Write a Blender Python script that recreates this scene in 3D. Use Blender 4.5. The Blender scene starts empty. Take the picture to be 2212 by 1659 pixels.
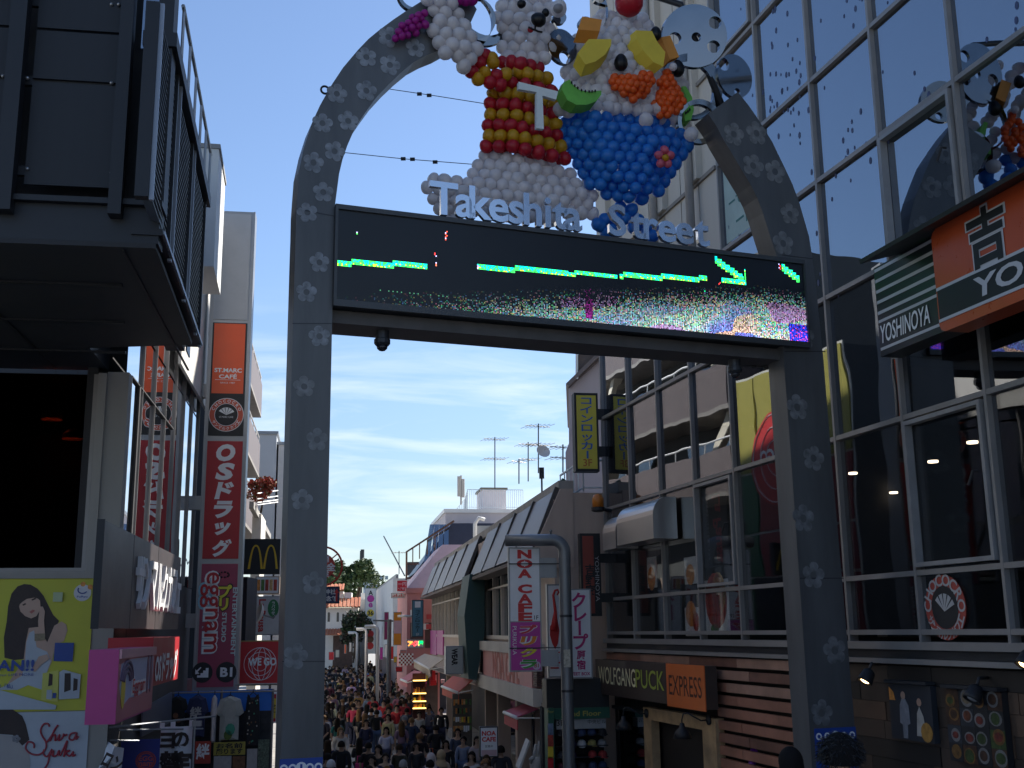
import bpy, math, random
from mathutils import Vector, Matrix
rnd = random.Random(7)
scene = bpy.context.scene
COL = scene.collection

# ------------------------------------------------------------------ camera
EYE = 4.65                       # camera height above the street (the photographer stands at the top of a slope)
FPX, CX, CY = 2450.0, 1106.0, 829.5
PITCH, ROLL = math.radians(12.25), math.radians(0.7)
_R0 = Vector((1, 0, 0)); _U0 = Vector((0, -math.sin(PITCH), math.cos(PITCH))); FW = Vector((0, math.cos(PITCH), math.sin(PITCH)))
RT = _R0 * math.cos(ROLL) - _U0 * math.sin(ROLL)
UP = _U0 * math.cos(ROLL) + _R0 * math.sin(ROLL)
camd = bpy.data.cameras.new('camera'); camd.sensor_width = 36; camd.lens = 36 * FPX / 2212
camd.clip_start = 0.1; camd.clip_end = 3000
cam = bpy.data.objects.new('camera', camd); COL.objects.link(cam)
cam.matrix_world = Matrix(((RT.x, UP.x, -FW.x, 0), (RT.y, UP.y, -FW.y, 0), (RT.z, UP.z, -FW.z, EYE), (0, 0, 0, 1)))
scene.camera = cam
CAM = Vector((0, 0, EYE))

# ------------------------------------------------------------------ sky, sun, exposure
SUN_AZ, SUN_EL = 40.0, 42.0      # degrees: clockwise from the camera heading, above the horizon
world = bpy.data.worlds.new('World'); scene.world = world; world.use_nodes = True
nt = world.node_tree; nt.nodes.clear()
def wn(t, **k):
    n = nt.nodes.new(t)
    for a, b in k.items(): setattr(n, a, b)
    return n
wl = nt.links.new
sky = wn('ShaderNodeTexSky', sky_type='NISHITA', sun_disc=False)
sky.sun_elevation = math.radians(SUN_EL); sky.sun_rotation = math.radians(SUN_AZ)
sky.altitude = 30; sky.air_density = 1.0; sky.dust_density = 0.2; sky.ozone_density = 2.2
tc = wn('ShaderNodeTexCoord'); sep = wn('ShaderNodeSeparateXYZ'); wl(tc.outputs['Generated'], sep.inputs[0])
mp = wn('ShaderNodeMapping'); mp.inputs['Scale'].default_value = (2.2, 2.2, 15.0); mp.inputs['Rotation'].default_value = (0.0, 0.10, 0.0)
mp.inputs['Location'].default_value = (0.37, 0.2, 0.15)
wl(tc.outputs['Generated'], mp.inputs[0])
n1 = wn('ShaderNodeTexNoise'); n1.inputs['Scale'].default_value = 2.6; n1.inputs['Detail'].default_value = 9; n1.inputs['Roughness'].default_value = 0.58
n1.inputs['Distortion'].default_value = 0.5
wl(mp.outputs[0], n1.inputs['Vector'])
rp = wn('ShaderNodeMapRange'); rp.inputs[1].default_value = 0.44; rp.inputs[2].default_value = 0.72
wl(n1.outputs['Fac'], rp.inputs[0])
el = wn('ShaderNodeMapRange', interpolation_type='SMOOTHSTEP'); el.inputs[1].default_value = 0.31; el.inputs[2].default_value = 0.17
wl(sep.outputs['Z'], el.inputs[0])
ml = wn('ShaderNodeMath', operation='MULTIPLY'); wl(rp.outputs[0], ml.inputs[0]); wl(el.outputs[0], ml.inputs[1])
ml2 = wn('ShaderNodeMath', operation='MULTIPLY'); wl(ml.outputs[0], ml2.inputs[0]); ml2.inputs[1].default_value = 0.62
tint = wn('ShaderNodeMix', data_type='RGBA', blend_type='MULTIPLY'); tint.inputs[0].default_value = 1.0
wl(sky.outputs[0], tint.inputs[6]); tint.inputs[7].default_value = (.74, .75, .79, 1)
hz = wn('ShaderNodeMapRange', interpolation_type='SMOOTHSTEP'); hz.inputs[1].default_value = 0.0; hz.inputs[2].default_value = 0.34; hz.inputs[3].default_value = 0.70; hz.inputs[4].default_value = 1.0; wl(sep.outputs['Z'], hz.inputs[0])
hm_ = wn('ShaderNodeMix', data_type='RGBA', blend_type='MULTIPLY'); hm_.inputs[0].default_value = 1.0; wl(tint.outputs[2], hm_.inputs[6]); wl(hz.outputs[0], hm_.inputs[7])
mx = wn('ShaderNodeMix', data_type='RGBA'); wl(ml2.outputs[0], mx.inputs[0]); wl(hm_.outputs[2], mx.inputs[6])
mx.inputs[7].default_value = (4.9, 5.35, 5.9, 1)
bg = wn('ShaderNodeBackground'); bg.inputs['Strength'].default_value = 0.10
wl(mx.outputs[2], bg.inputs['Color'])
wo = wn('ShaderNodeOutputWorld'); wl(bg.outputs[0], wo.inputs['Surface'])

sund = bpy.data.lights.new('sun', 'SUN'); sund.energy = 4.6; sund.angle = math.radians(0.5); sund.color = (1, 0.95, 0.87)
sun = bpy.data.objects.new('sun', sund); COL.objects.link(sun)
_a, _e = math.radians(SUN_AZ), math.radians(SUN_EL)
sun.rotation_euler = Vector((math.sin(_a) * math.cos(_e), math.cos(_a) * math.cos(_e), math.sin(_e))).to_track_quat('Z', 'Y').to_euler()
sun.location = (40, 40, 60)
vs = scene.view_settings; vs.view_transform = 'Standard'; vs.look = 'None'; vs.gamma = 1; vs.exposure = 1.15; vs.use_curve_mapping = False
scene.cycles.max_bounces = 8; scene.cycles.transparent_max_bounces = 12

# ------------------------------------------------------------------ materials (all node based)
def lin(h):
    h = h.lstrip('#'); r = []
    for i in (0, 2, 4):
        c = int(h[i:i + 2], 16) / 255; r.append(c / 12.92 if c <= .04045 else ((c + .055) / 1.055) ** 2.4)
    return tuple(r)
MATS = {}
def M(name, color=(.5, .5, .5), rough=.6, metal=0.0, var=.12, scale=3.0, streak=False, emit=0.0, spec=.5, grain=0.0):
    if name in MATS: return MATS[name]
    if isinstance(color, str): color = lin(color)
    m = bpy.data.materials.new(name); m.use_nodes = True; MATS[name] = m
    t = m.node_tree; b = t.nodes['Principled BSDF']
    b.inputs['Roughness'].default_value = rough; b.inputs['Metallic'].default_value = metal; b.inputs['Specular IOR Level'].default_value = spec
    col = (*color, 1)
    if var > 0:
        g = t.nodes.new('ShaderNodeNewGeometry'); mp = t.nodes.new('ShaderNodeMapping')
        mp.inputs['Scale'].default_value = (1, 1, .16 if streak else 1)
        t.links.new(g.outputs['Position'], mp.inputs[0])
        nz = t.nodes.new('ShaderNodeTexNoise'); nz.inputs['Scale'].default_value = scale; nz.inputs['Detail'].default_value = 6; nz.inputs['Roughness'].default_value = .62
        t.links.new(mp.outputs[0], nz.inputs['Vector'])
        r = t.nodes.new('ShaderNodeMapRange'); r.inputs[1].default_value = .3; r.inputs[2].default_value = .7
        r.inputs[3].default_value = 1 - var; r.inputs[4].default_value = 1 + var
        t.links.new(nz.outputs['Fac'], r.inputs[0])
        mx = t.nodes.new('ShaderNodeMix'); mx.data_type = 'RGBA'; mx.blend_type = 'MULTIPLY'; mx.inputs[0].default_value = 1
        mx.inputs[6].default_value = col; t.links.new(r.outputs[0], mx.inputs[7]); t.links.new(mx.outputs[2], b.inputs['Base Color'])
        rr = t.nodes.new('ShaderNodeMapRange'); rr.inputs[3].default_value = max(0, rough - .1); rr.inputs[4].default_value = min(1, rough + .1)
        t.links.new(nz.outputs['Fac'], rr.inputs[0]); t.links.new(rr.outputs[0], b.inputs['Roughness'])
        if grain:
            bp = t.nodes.new('ShaderNodeBump'); bp.inputs['Strength'].default_value = grain; bp.inputs['Distance'].default_value = .02
            t.links.new(nz.outputs['Fac'], bp.inputs['Height']); t.links.new(bp.outputs[0], b.inputs['Normal'])
    else: b.inputs['Base Color'].default_value = col
    if emit:
        b.inputs['Emission Color'].default_value = col; b.inputs['Emission Strength'].default_value = emit
    return m
def glass(name, refl=.4, tint=(.3, .33, .36), rough=.0, gcol=(.9, .93, .97), fk=.8):
    if name in MATS: return MATS[name]
    m = bpy.data.materials.new(name); m.use_nodes = True; MATS[name] = m; t = m.node_tree; t.nodes.clear()
    o = t.nodes.new('ShaderNodeOutputMaterial'); mix = t.nodes.new('ShaderNodeMixShader')
    tr = t.nodes.new('ShaderNodeBsdfTransparent'); tr.inputs[0].default_value = (*tint, 1)
    gl = t.nodes.new('ShaderNodeBsdfGlossy'); gl.inputs['Roughness'].default_value = rough; gl.inputs['Color'].default_value = (*gcol, 1)
    g = t.nodes.new('ShaderNodeNewGeometry'); nz = t.nodes.new('ShaderNodeTexNoise'); nz.inputs['Scale'].default_value = 0.8; nz.inputs['Detail'].default_value = 1
    t.links.new(g.outputs['Position'], nz.inputs['Vector'])
    bp = t.nodes.new('ShaderNodeBump'); bp.inputs['Strength'].default_value = .012; bp.inputs['Distance'].default_value = .4
    t.links.new(nz.outputs['Fac'], bp.inputs['Height']); t.links.new(bp.outputs[0], gl.inputs['Normal'])
    lw0 = t.nodes.new('ShaderNodeLayerWeight'); lw0.inputs[0].default_value = .5
    lw = t.nodes.new('ShaderNodeMath'); lw.operation = 'POWER'; lw.inputs[1].default_value = 4.0; t.links.new(lw0.outputs['Facing'], lw.inputs[0])
    ad = t.nodes.new('ShaderNodeMath'); ad.operation = 'MULTIPLY_ADD'; ad.use_clamp = True; ad.inputs[1].default_value = fk; ad.inputs[2].default_value = refl
    t.links.new(lw.outputs[0], ad.inputs[0]); t.links.new(ad.outputs[0], mix.inputs[0])
    t.links.new(tr.outputs[0], mix.inputs[1]); t.links.new(gl.outputs[0], mix.inputs[2]); t.links.new(mix.outputs[0], o.inputs[0])
    return m
def vcol_emit(name, strength):
    m = bpy.data.materials.new(name); m.use_nodes = True; t = m.node_tree; b = t.nodes['Principled BSDF']
    a = t.nodes.new('ShaderNodeAttribute'); a.attribute_name = 'led'
    b.inputs['Base Color'].default_value = (.01, .01, .01, 1)
    t.links.new(a.outputs['Color'], b.inputs['Emission Color']); b.inputs['Emission Strength'].default_value = strength
    return m
def objcol(name, rough=.8, var=.25):
    """cloth whose colour is the object's own colour, with a fine weave-like variation"""
    m = bpy.data.materials.new(name); m.use_nodes = True; t = m.node_tree; b = t.nodes['Principled BSDF']; b.inputs['Roughness'].default_value = rough
    i = t.nodes.new('ShaderNodeObjectInfo'); g = t.nodes.new('ShaderNodeTexCoord'); nz = t.nodes.new('ShaderNodeTexNoise'); nz.inputs['Scale'].default_value = 9
    t.links.new(g.outputs['Object'], nz.inputs['Vector'])
    r = t.nodes.new('ShaderNodeMapRange'); r.inputs[3].default_value = 1 - var; r.inputs[4].default_value = 1 + var; t.links.new(nz.outputs['Fac'], r.inputs[0])
    mx = t.nodes.new('ShaderNodeMix'); mx.data_type = 'RGBA'; mx.blend_type = 'MULTIPLY'; mx.inputs[0].default_value = 1
    t.links.new(i.outputs['Color'], mx.inputs[6]); t.links.new(r.outputs[0], mx.inputs[7]); t.links.new(mx.outputs[2], b.inputs['Base Color'])
    return m

# ------------------------------------------------------------------ geometry helpers
def ray(px, py):
    return (FW + RT * ((px - CX) / FPX) - UP * ((py - CY) / FPX)).normalized()
def at(px, py, Y):
    d = ray(px, py); return CAM + d * (Y / d.y)
def ground_z(y):
    return 2.55 if y < 5 else (2.55 * (26 - y) / 21 if y < 26 else 0.0)
def pix(p):
    v = Vector(p) - CAM; k = FPX / v.dot(FW); return CX + v.dot(RT) * k, CY - v.dot(UP) * k
class Pl:
    """A vertical plane: s runs along it, z is height, d stands off it towards the viewer's side."""
    def __init__(self, px, Y, az, X=None):
        x = X if X is not None else at(px, 1366, Y).x
        self.o = Vector((x, Y, 0)); a = math.radians(az); self.t = Vector((math.sin(a), math.cos(a), 0))
        n = Vector((-self.t.y, self.t.x, 0))
        if n.dot(Vector((0, 0, 0)) - self.o) < 0: n = -n
        self.n = n; right = (-n).cross(Vector((0, 0, 1))); self.rt = 1 if self.t.dot(right) > 0 else -1
        self.ang = math.atan2(self.t.y, self.t.x)
        self.sg = 1 if Vector((-self.t.y, self.t.x, 0)).dot(n) > 0 else -1
    def off(self, d, s=0.0):
        q = Pl.__new__(Pl); q.__dict__.update(self.__dict__); q.o = self.o + self.n * d + self.t * s; return q
    def uv(self, px, py, d=0.0):
        r = ray(px, py); o = self.o + self.n * d
        k = (o - CAM).dot(self.n) / r.dot(self.n); p = CAM + r * k
        return (p - self.o).dot(self.t), p.z
    def s(self, px, py=1366, d=0.0): return self.uv(px, py, d)[0]
    def z(self, px, py, d=0.0): return self.uv(px, py, d)[1]
    def pt(self, s, z, d=0.0): return self.o + self.t * s + self.n * d + Vector((0, 0, z))
ORI = {}
def rel(p): return Vector((0, 0, 0)) if p is None else ORI[p.name]
def tag(o, label=None, cat=None, group=None, kind=None):
    if label: o['label'] = label
    if cat: o['category'] = cat
    if group: o['group'] = group
    if kind: o['kind'] = kind
    return o
def thing(name, label, cat, loc, group=None):
    o = bpy.data.objects.new(name, None); COL.objects.link(o); o.location = loc; o.empty_display_size = .3
    ORI[o.name] = Vector(loc); return tag(o, label, cat, group)
def link(name, me, parent=None, origin=None):
    o = bpy.data.objects.new(name, me); COL.objects.link(o)
    if parent is not None: o.parent = parent; ORI[o.name] = ORI[parent.name]
    else:
        o.location = origin or (0, 0, 0); ORI[o.name] = Vector(o.location)
    return o
UNIT = {}
def unit_cube(mat):
    if mat.name in UNIT: return UNIT[mat.name]
    v = [(x, y, z) for x in (-.5, .5) for y in (-.5, .5) for z in (-.5, .5)]
    f = [(0, 1, 3, 2), (4, 6, 7, 5), (0, 4, 5, 1), (2, 3, 7, 6), (0, 2, 6, 4), (1, 5, 7, 3)]
    me = bpy.data.meshes.new('box_' + mat.name); me.from_pydata(v, [], f); me.materials.append(mat); UNIT[mat.name] = me; return me
def piece(name, P, s0, s1, z0, z1, d0, d1, mat, parent, label=None):
    """a box-shaped piece on plane P; alike pieces share one mesh"""
    c = P.pt((s0 + s1) / 2, (z0 + z1) / 2, (d0 + d1) / 2)
    o = bpy.data.objects.new(name, unit_cube(mat)); COL.objects.link(o)
    if parent is not None: o.parent = parent; ORI[o.name] = ORI[parent.name]; o.location = c - ORI[parent.name]
    else: o.location = c; ORI[o.name] = c
    o.rotation_euler = (0, 0, P.ang); o.scale = (abs(s1 - s0), abs(d1 - d0), abs(z1 - z0))
    # sub-parts of a scaled piece would inherit its scale, so ORI of a piece is never used as a parent
    if label: o['label'] = label
    return o
class MB:
    def __init__(s): s.v = []; s.f = []; s.mi = []; s.sm = []; s.cur = 0; s.smooth = False
    def add(s, vs, fs):
        b = len(s.v); s.v += [Vector(q) for q in vs]
        for f in fs: s.f.append(tuple(b + i for i in f)); s.mi.append(s.cur); s.sm.append(s.smooth)
    def box(s, P, s0, s1, z0, z1, d0, d1):
        s.add([P.pt(a, z, d) for a in (s0, s1) for d in (d0, d1) for z in (z0, z1)],
              [(0, 1, 3, 2), (4, 6, 7, 5), (0, 4, 5, 1), (2, 3, 7, 6), (0, 2, 6, 4), (1, 5, 7, 3)])
    def abox(s, c, h):
        c = Vector(c); s.add([c + Vector((x * h[0], y * h[1], z * h[2])) for x in (-1, 1) for y in (-1, 1) for z in (-1, 1)],
              [(0, 1, 3, 2), (4, 6, 7, 5), (0, 4, 5, 1), (2, 3, 7, 6), (0, 2, 6, 4), (1, 5, 7, 3)])
    def hexa(s, q):
        s.add(q, [(0, 1, 3, 2), (4, 6, 7, 5), (0, 4, 5, 1), (2, 3, 7, 6), (0, 2, 6, 4), (1, 5, 7, 3)])
    def prism(s, P, poly, d0, d1):
        n = len(poly)
        s.add([P.pt(a, z, d0) for a, z in poly] + [P.pt(a, z, d1) for a, z in poly],
              [tuple(range(n)), tuple(range(2 * n - 1, n - 1, -1))] + [(i, (i + 1) % n, n + (i + 1) % n, n + i) for i in range(n)])
    def quad(s, a, b, c, d): s.add([a, b, c, d], [(0, 1, 2, 3)])
    def slab(s, a, b, c, d, th):
        """four-cornered sheet with thickness"""
        a, b, c, d = map(Vector, (a, b, c, d)); n = (b - a).cross(d - a).normalized() * th
        s.add([a, b, c, d, a + n, b + n, c + n, d + n], [(0, 1, 2, 3), (7, 6, 5, 4), (0, 4, 5, 1), (1, 5, 6, 2), (2, 6, 7, 3), (3, 7, 4, 0)])
    def tube(s, pts, r, n=8, caps=True):
        pts = [Vector(p) for p in pts]; k = len(pts); rs = r if isinstance(r, (list, tuple)) else [r] * k
        vs = []; u = None
        for i, p in enumerate(pts):
            t = (pts[min(i + 1, k - 1)] - pts[max(i - 1, 0)]).normalized()
            if u is None:
                u = t.cross(Vector((0, 0, 1)))
                if u.length < .05: u = t.cross(Vector((1, 0, 0)))
            u = (u - t * u.dot(t)).normalized(); w = t.cross(u)
            vs += [p + (u * math.cos(2 * math.pi * j / n) + w * math.sin(2 * math.pi * j / n)) * rs[i] for j in range(n)]
        fs = [(i * n + j, i * n + (j + 1) % n, (i + 1) * n + (j + 1) % n, (i + 1) * n + j) for i in range(k - 1) for j in range(n)]
        if caps: fs += [tuple(range(n - 1, -1, -1)), tuple((k - 1) * n + j for j in range(n))]
        s.add(vs, fs)
    def lathe(s, c, prof, n=12, axis=Vector((0, 0, 1)), caps=True):
        """prof: (radius, distance along axis)"""
        c = Vector(c); axis = Vector(axis).normalized(); u = axis.cross(Vector((1, 0, 0)))
        if u.length < .1: u = axis.cross(Vector((0, 1, 0)))
        u.normalize(); w = axis.cross(u); k = len(prof)
        vs = [c + axis * h + (u * math.cos(2 * math.pi * j / n) + w * math.sin(2 * math.pi * j / n)) * max(r, 1e-4) for r, h in prof for j in range(n)]
        fs = [(i * n + j, i * n + (j + 1) % n, (i + 1) * n + (j + 1) % n, (i + 1) * n + j) for i in range(k - 1) for j in range(n)]
        if caps: fs += [tuple(range(n - 1, -1, -1)), tuple((k - 1) * n + j for j in range(n))]
        s.add(vs, fs)
    def ball(s, c, r, n=10, m=6, sq=(1, 1, 1)):
        c = Vector(c); vs = [c + Vector((0, 0, r * sq[2]))]
        for i in range(1, m):
            th = math.pi * i / m
            vs += [c + Vector((r * sq[0] * math.sin(th) * math.cos(2 * math.pi * j / n), r * sq[1] * math.sin(th) * math.sin(2 * math.pi * j / n), r * sq[2] * math.cos(th))) for j in range(n)]
        vs.append(c - Vector((0, 0, r * sq[2]))); L = len(vs) - 1
        fs = [(0, 1 + j, 1 + (j + 1) % n) for j in range(n)]
        for i in range(m - 2):
            a = 1 + i * n; fs += [(a + j, a + n + j, a + n + (j + 1) % n, a + (j + 1) % n) for j in range(n)]
        a = 1 + (m - 2) * n; fs += [(a + j, L, a + (j + 1) % n) for j in range(n)]
        s.add(vs, fs)
    def mesh(s, name, mats, origin=Vector((0, 0, 0))):
        me = bpy.data.meshes.new(name); me.from_pydata([v - origin for v in s.v], [], s.f)
        for m in (mats if isinstance(mats, (list, tuple)) else [mats]): me.materials.append(m)
        me.polygons.foreach_set('material_index', s.mi); me.polygons.foreach_set('use_smooth', s.sm)
        me.update(); return me
    def build(s, name, mats, parent=None, label=None, cat=None, group=None, kind=None):
        if parent is not None: org = ORI[parent.name]
        elif kind == 'structure': org = Vector((0, 0, 0))
        else:
            zs = min(v.z for v in s.v); org = Vector((sum(v.x for v in s.v) / len(s.v), sum(v.y for v in s.v) / len(s.v), zs))
        o = link(name, s.mesh(name, mats, org), parent, org); return tag(o, label, cat, group, kind)
def circ(s, z, r, n=20, sq=1.0): return [(s + r * math.cos(2 * math.pi * i / n), z + r * sq * math.sin(2 * math.pi * i / n)) for i in range(n)]
TXT = {}
def glyphs(body, bold, shear, ext=0.0):
    k = (body, bold, shear, ext)
    if k not in TXT:
        cu = bpy.data.curves.new('t', 'FONT'); cu.body = body; cu.offset = bold; cu.shear = shear; cu.resolution_u = 3; cu.extrude = ext
        o = bpy.data.objects.new('t', cu); COL.objects.link(o); bpy.context.view_layer.update()
        me = bpy.data.meshes.new_from_object(o.evaluated_get(bpy.context.evaluated_depsgraph_get()))
        TXT[k] = ([v.co.copy() for v in me.vertices], [tuple(p.vertices) for p in me.polygons])
        bpy.data.objects.remove(o); bpy.data.curves.remove(cu); bpy.data.meshes.remove(me)
    return TXT[k]
def txt_add(mb, P, s, z, body, h, w=None, d=.01, rot=0, bold=.0, shear=0.0, mirror=False, ext=0.0, em=False, wx=1.0):
    """lettering centred on (s, z): height h, width w (natural if None); em = keep the character's em square of size h"""
    v, f = glyphs(body, bold, shear, ext)
    if not v: return
    xs = [q.x for q in v]; ys = [q.y for q in v]
    if em: cx, cy, kx, ky = .5, .38, h, h
    else:
        cx, cy = (min(xs) + max(xs)) / 2, (min(ys) + max(ys)) / 2; ky = h / (max(ys) - min(ys)); kx = ky if w is None else w / (max(xs) - min(xs))
    a = math.radians(rot); ca, sa = math.cos(a), math.sin(a); out = []
    for q in v:
        x, y = (q.x - cx) * kx, (q.y - cy) * ky
        x, y = x * ca - y * sa, x * sa + y * ca
        x *= wx
        if mirror: x = -x
        out.append(P.pt(s + x * P.rt, z + y, d + q.z))
    mb.add(out, f)
def text(P, s, z, body, h, mat, parent, name='lettering', **k):
    mb = MB(); txt_add(mb, P, s, z, body, h, **k); return mb.build(name, mat, parent)
def vtext(P, s, z0, z1, body, mat, parent, d=.01, em=None, bold=.015, rot=0, mirror=False, name='lettering', shear=0.0, wx=1.0):
    mb = MB(); n = len(body); c = (z0 - z1) / n; e = em or c
    for i, ch in enumerate(body):
        txt_add(mb, P, s, z0 - (i + .5) * c, ch, e, d=d, em=True, bold=bold, rot=-90 if ch in 'ー－' else rot, mirror=mirror, shear=shear, wx=wx)
    return mb.build(name, mat, parent)
def ringtext(mb, P, s, z, r, body, h, a0, a1, d, flip=False):
    n = len(body)
    for i, ch in enumerate(body):
        if ch == ' ': continue
        a = math.radians(a0 + (a1 - a0) * (i + .5) / n)
        txt_add(mb, P, s + r * math.cos(a) * P.rt, z + r * math.sin(a), ch, h, d=d, bold=.02, rot=math.degrees(a) + (90 if flip else -90))
def flat(P, poly, mat, parent, name, d0=0.0, d1=.004, label=None):
    mb = MB(); mb.prism(P, poly, d0, d1); return mb.build(name, mat, parent, label)
def rect(s0, s1, z0, z1): return [(s0, z0), (s1, z0), (s1, z1), (s0, z1)]
# ------------------------------------------------------------------ main planes
P_RB = Pl(1790, 17.0, -15.1)          # glass building, right side of the street
P_NB = Pl(1075, 36.0, -9.0)           # low mansard building beyond it
P_LF = Pl(245, 16.5, -9.0)            # street fronts on the left
def facing(px, Y, az=81.0): return Pl(px, Y, az)

# materials of the setting
alu = M('aluminium', (.27, .255, .245), .5, .35, var=.12, scale=2)
alu_dk = M('dark_metal', (.045, .048, .055), .45, .5, var=.15)
steel = M('brushed_steel', (.27, .29, .32), .42, .85, var=.14, scale=1.6, streak=True)
chrome = M('mirror_steel', (.20, .22, .25), .07, 1.0, var=.06)
black = M('black_paint', (.013, .014, .017), .55, var=.1)
charcoal = M('charcoal_panel', (.028, .033, .042), .55, .1, var=.15, scale=1.3)
white = M('white_paint', (.78, .78, .76), .5, var=.05, scale=1.5)
offwhite = M('offwhite_wall', (.62, .60, .56), .75, var=.1, scale=.8, streak=True)
beige_clad = M('beige_cladding', (.52, .48, .42), .6, var=.08, scale=.7, streak=True)
concrete = M('weathered_concrete', (.36, .34, .31), .85, var=.2, scale=1.5, streak=True, grain=.2)
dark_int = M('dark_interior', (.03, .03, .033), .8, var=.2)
wood_a = M('slat_wood', (.30, .135, .09), .5, var=.35, scale=1.1)
wood_b = M('slat_wood_pale', (.35, .20, .145), .5, var=.3, scale=1.4)
wood_c = M('slat_wood_dark', (.18, .085, .06), .55, var=.35, scale=1.2)
wood_dk = M('dark_planks', (.05, .034, .025), .6, var=.35, scale=1.5)
wood_dk2 = M('darker_planks', (.018, .014, .012), .6, var=.35, scale=1.5)
wood_dk3 = M('brown_planks', (.085, .052, .034), .6, var=.35, scale=1.5)
pine = M('pine_frame', (.42, .28, .15), .6, var=.3, scale=3)
w_glass = glass('facade_glass', .38, gcol=(.82, .88, .96))
shop_glass = glass('lower_glass', .06, (.84, .85, .86), fk=.6); mid_glass = glass('middle_glass', .22, (.45, .46, .48), gcol=(.82, .86, .92), fk=.7)
red = M('sign_red', (.55, .02, .025), .4, var=.04)
orange = M('sign_orange', (.80, .13, .025), .4, var=.04)
yellow = M('sign_yellow', (.72, .52, .04), .45, var=.05)
magenta = M('sign_magenta', (.50, .04, .30), .4, var=.04)
green_sg = M('sign_green', (.02, .11, .07), .5, var=.08)
txt_white = M('lettering_white', (.80, .80, .80), .5, var=0)
txt_black = M('lettering_black', (.012, .012, .015), .5, var=0)
txt_red = M('lettering_red', (.60, .03, .03), .5, var=0)
txt_cream = M('lettering_cream', (.80, .74, .45), .5, var=0)
txt_olive = M('lettering_olive', (.35, .42, .06), .5, var=0)
txt_blue = M('lettering_blue', (.03, .12, .40), .5, var=0)
warm_lamp = M('warm_lamp', (1.0, .62, .28), .4, var=0, emit=5.0)
down_lamp = M('downlight', (1.0, .80, .55), .4, var=0, emit=2.2)

# ------------------------------------------------------------------ ground
g = MB()
ys = [-60, 5, 26, 70, 160, 400, 900]
for i in range(len(ys) - 1):
    a, b = ys[i], ys[i + 1]
    g.quad((-900, a, ground_z(a)), (900, a, ground_z(a)), (900, b, ground_z(b)), (-900, b, ground_z(b)))
gm = M('street_paving', (.27, .26, .245), .85, var=.3, scale=2.2, grain=.3)
g.build('street', gm, kind='structure')

# ------------------------------------------------------------------ glass building on the right
KX = [1313, 1369, 1433, 1510, 1600, 1703, 1832, 1983, 2182]
ks = [P_RB.s(x, 1368) for x in KX]
DS = (ks[0] - ks[8]) / 8; S0 = ks[0]
NB_BAY = 13
def SK(k): return S0 - k * DS
ZR = [P_RB.z(1790, y) for y in (1366, 1254, 952, 640, 373, 138)]
while ZR[-1] < 21.5: ZR.append(ZR[-1] + 1.95)
SE = SK(NB_BAY)                       # near end of the facade
rb = thing('glass_building', 'tall curtain wall building of reflecting panes over a wood clad ground floor', 'building', P_RB.pt(SK(3), 0))
TOPZ = ZR[-1]
mb = MB()
mb.box(P_RB, SE, S0, ZR[0] - .3, TOPZ + .6, -7.5, -7.0)            # rear wall
mb.box(P_RB, SE, SE + .2, 0, TOPZ + .6, -7.0, -.3)                 # near end wall
mb.box(P_RB, S0 - .2, S0, 0, TOPZ + .6, -7.0, -.12)               # far end wall
mb.build('end_wall', M('end_wall_grey', (.07, .07, .07), .8, var=.15), rb)
mb = MB()
for z in [ZR[0] - .3] + ZR[3::2]: mb.box(P_RB, SE + .2, S0 - .2, z - .12, z + .12, -7.0, -.25)
mb.box(P_RB, SE + .2, S0 - .2, TOPZ + .3, TOPZ + .6, -7.0, -.25)
mb.build('floor_slab', dark_int, rb)
for k in (4, 9):
    piece('partition', P_RB, SK(k) - .08, SK(k) + .08, ZR[0], ZR[3], -7, -2.2, dark_int, rb)
# curtain wall: panes, mullions, transoms
CL = 4                                # bays 0..3 above row 3 are clad in beige panels
for k in range(NB_BAY):
    for r in range(len(ZR) - 1):
        if k < CL and r >= 4:
            continue
        piece('pane', P_RB, SK(k) - .03, SK(k + 1) + .03, ZR[r] + .03, ZR[r + 1] - .03, -.075, -.055, w_glass if r > 2 else mid_glass if r == 2 else shop_glass, rb)
for k in range(NB_BAY + 1):
    top = ZR[4] if k < CL else TOPZ
    piece('mullion', P_RB, SK(k) - .026, SK(k) + .026, ZR[0] - .12, top, -.12, .016, alu, rb)
for r, z in enumerate(ZR):
    far = SK(CL) if r > 4 else S0
    piece('transom', P_RB, SE, far + .025, z - .034, z + .034, -.11, .010, alu, rb)
# opening lights with their own heavy frames and handles
def casement(k, r):
    a, b, c, d = SK(k + 1) + .06, SK(k) - .06, ZR[r] + .07, ZR[r + 1] - .07
    mb = MB(); w = .055
    mb.box(P_RB, a, b, c, c + w, -.05, .06); mb.box(P_RB, a, b, d - w, d, -.05, .06)
    mb.box(P_RB, a, a + w, c + w, d - w, -.05, .06); mb.box(P_RB, b - w, b, c + w, d - w, -.05, .06)
    mb.build('casement_frame', M('casement_grey', (.28, .275, .275), .45, .3), rb)
    mb = MB(); mb.tube([P_RB.pt(a + .12, (c + d) / 2 + .1, .07), P_RB.pt(a + .12, (c + d) / 2 + .1, .14), P_RB.pt(a + .2, (c + d) / 2 - .06, .16)], .018)
    mb.build('window_handle', black, rb)
for kr in ((3, 1), (7, 1), (7, 3), (4, 6), (10, 4)): casement(*kr)
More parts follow.
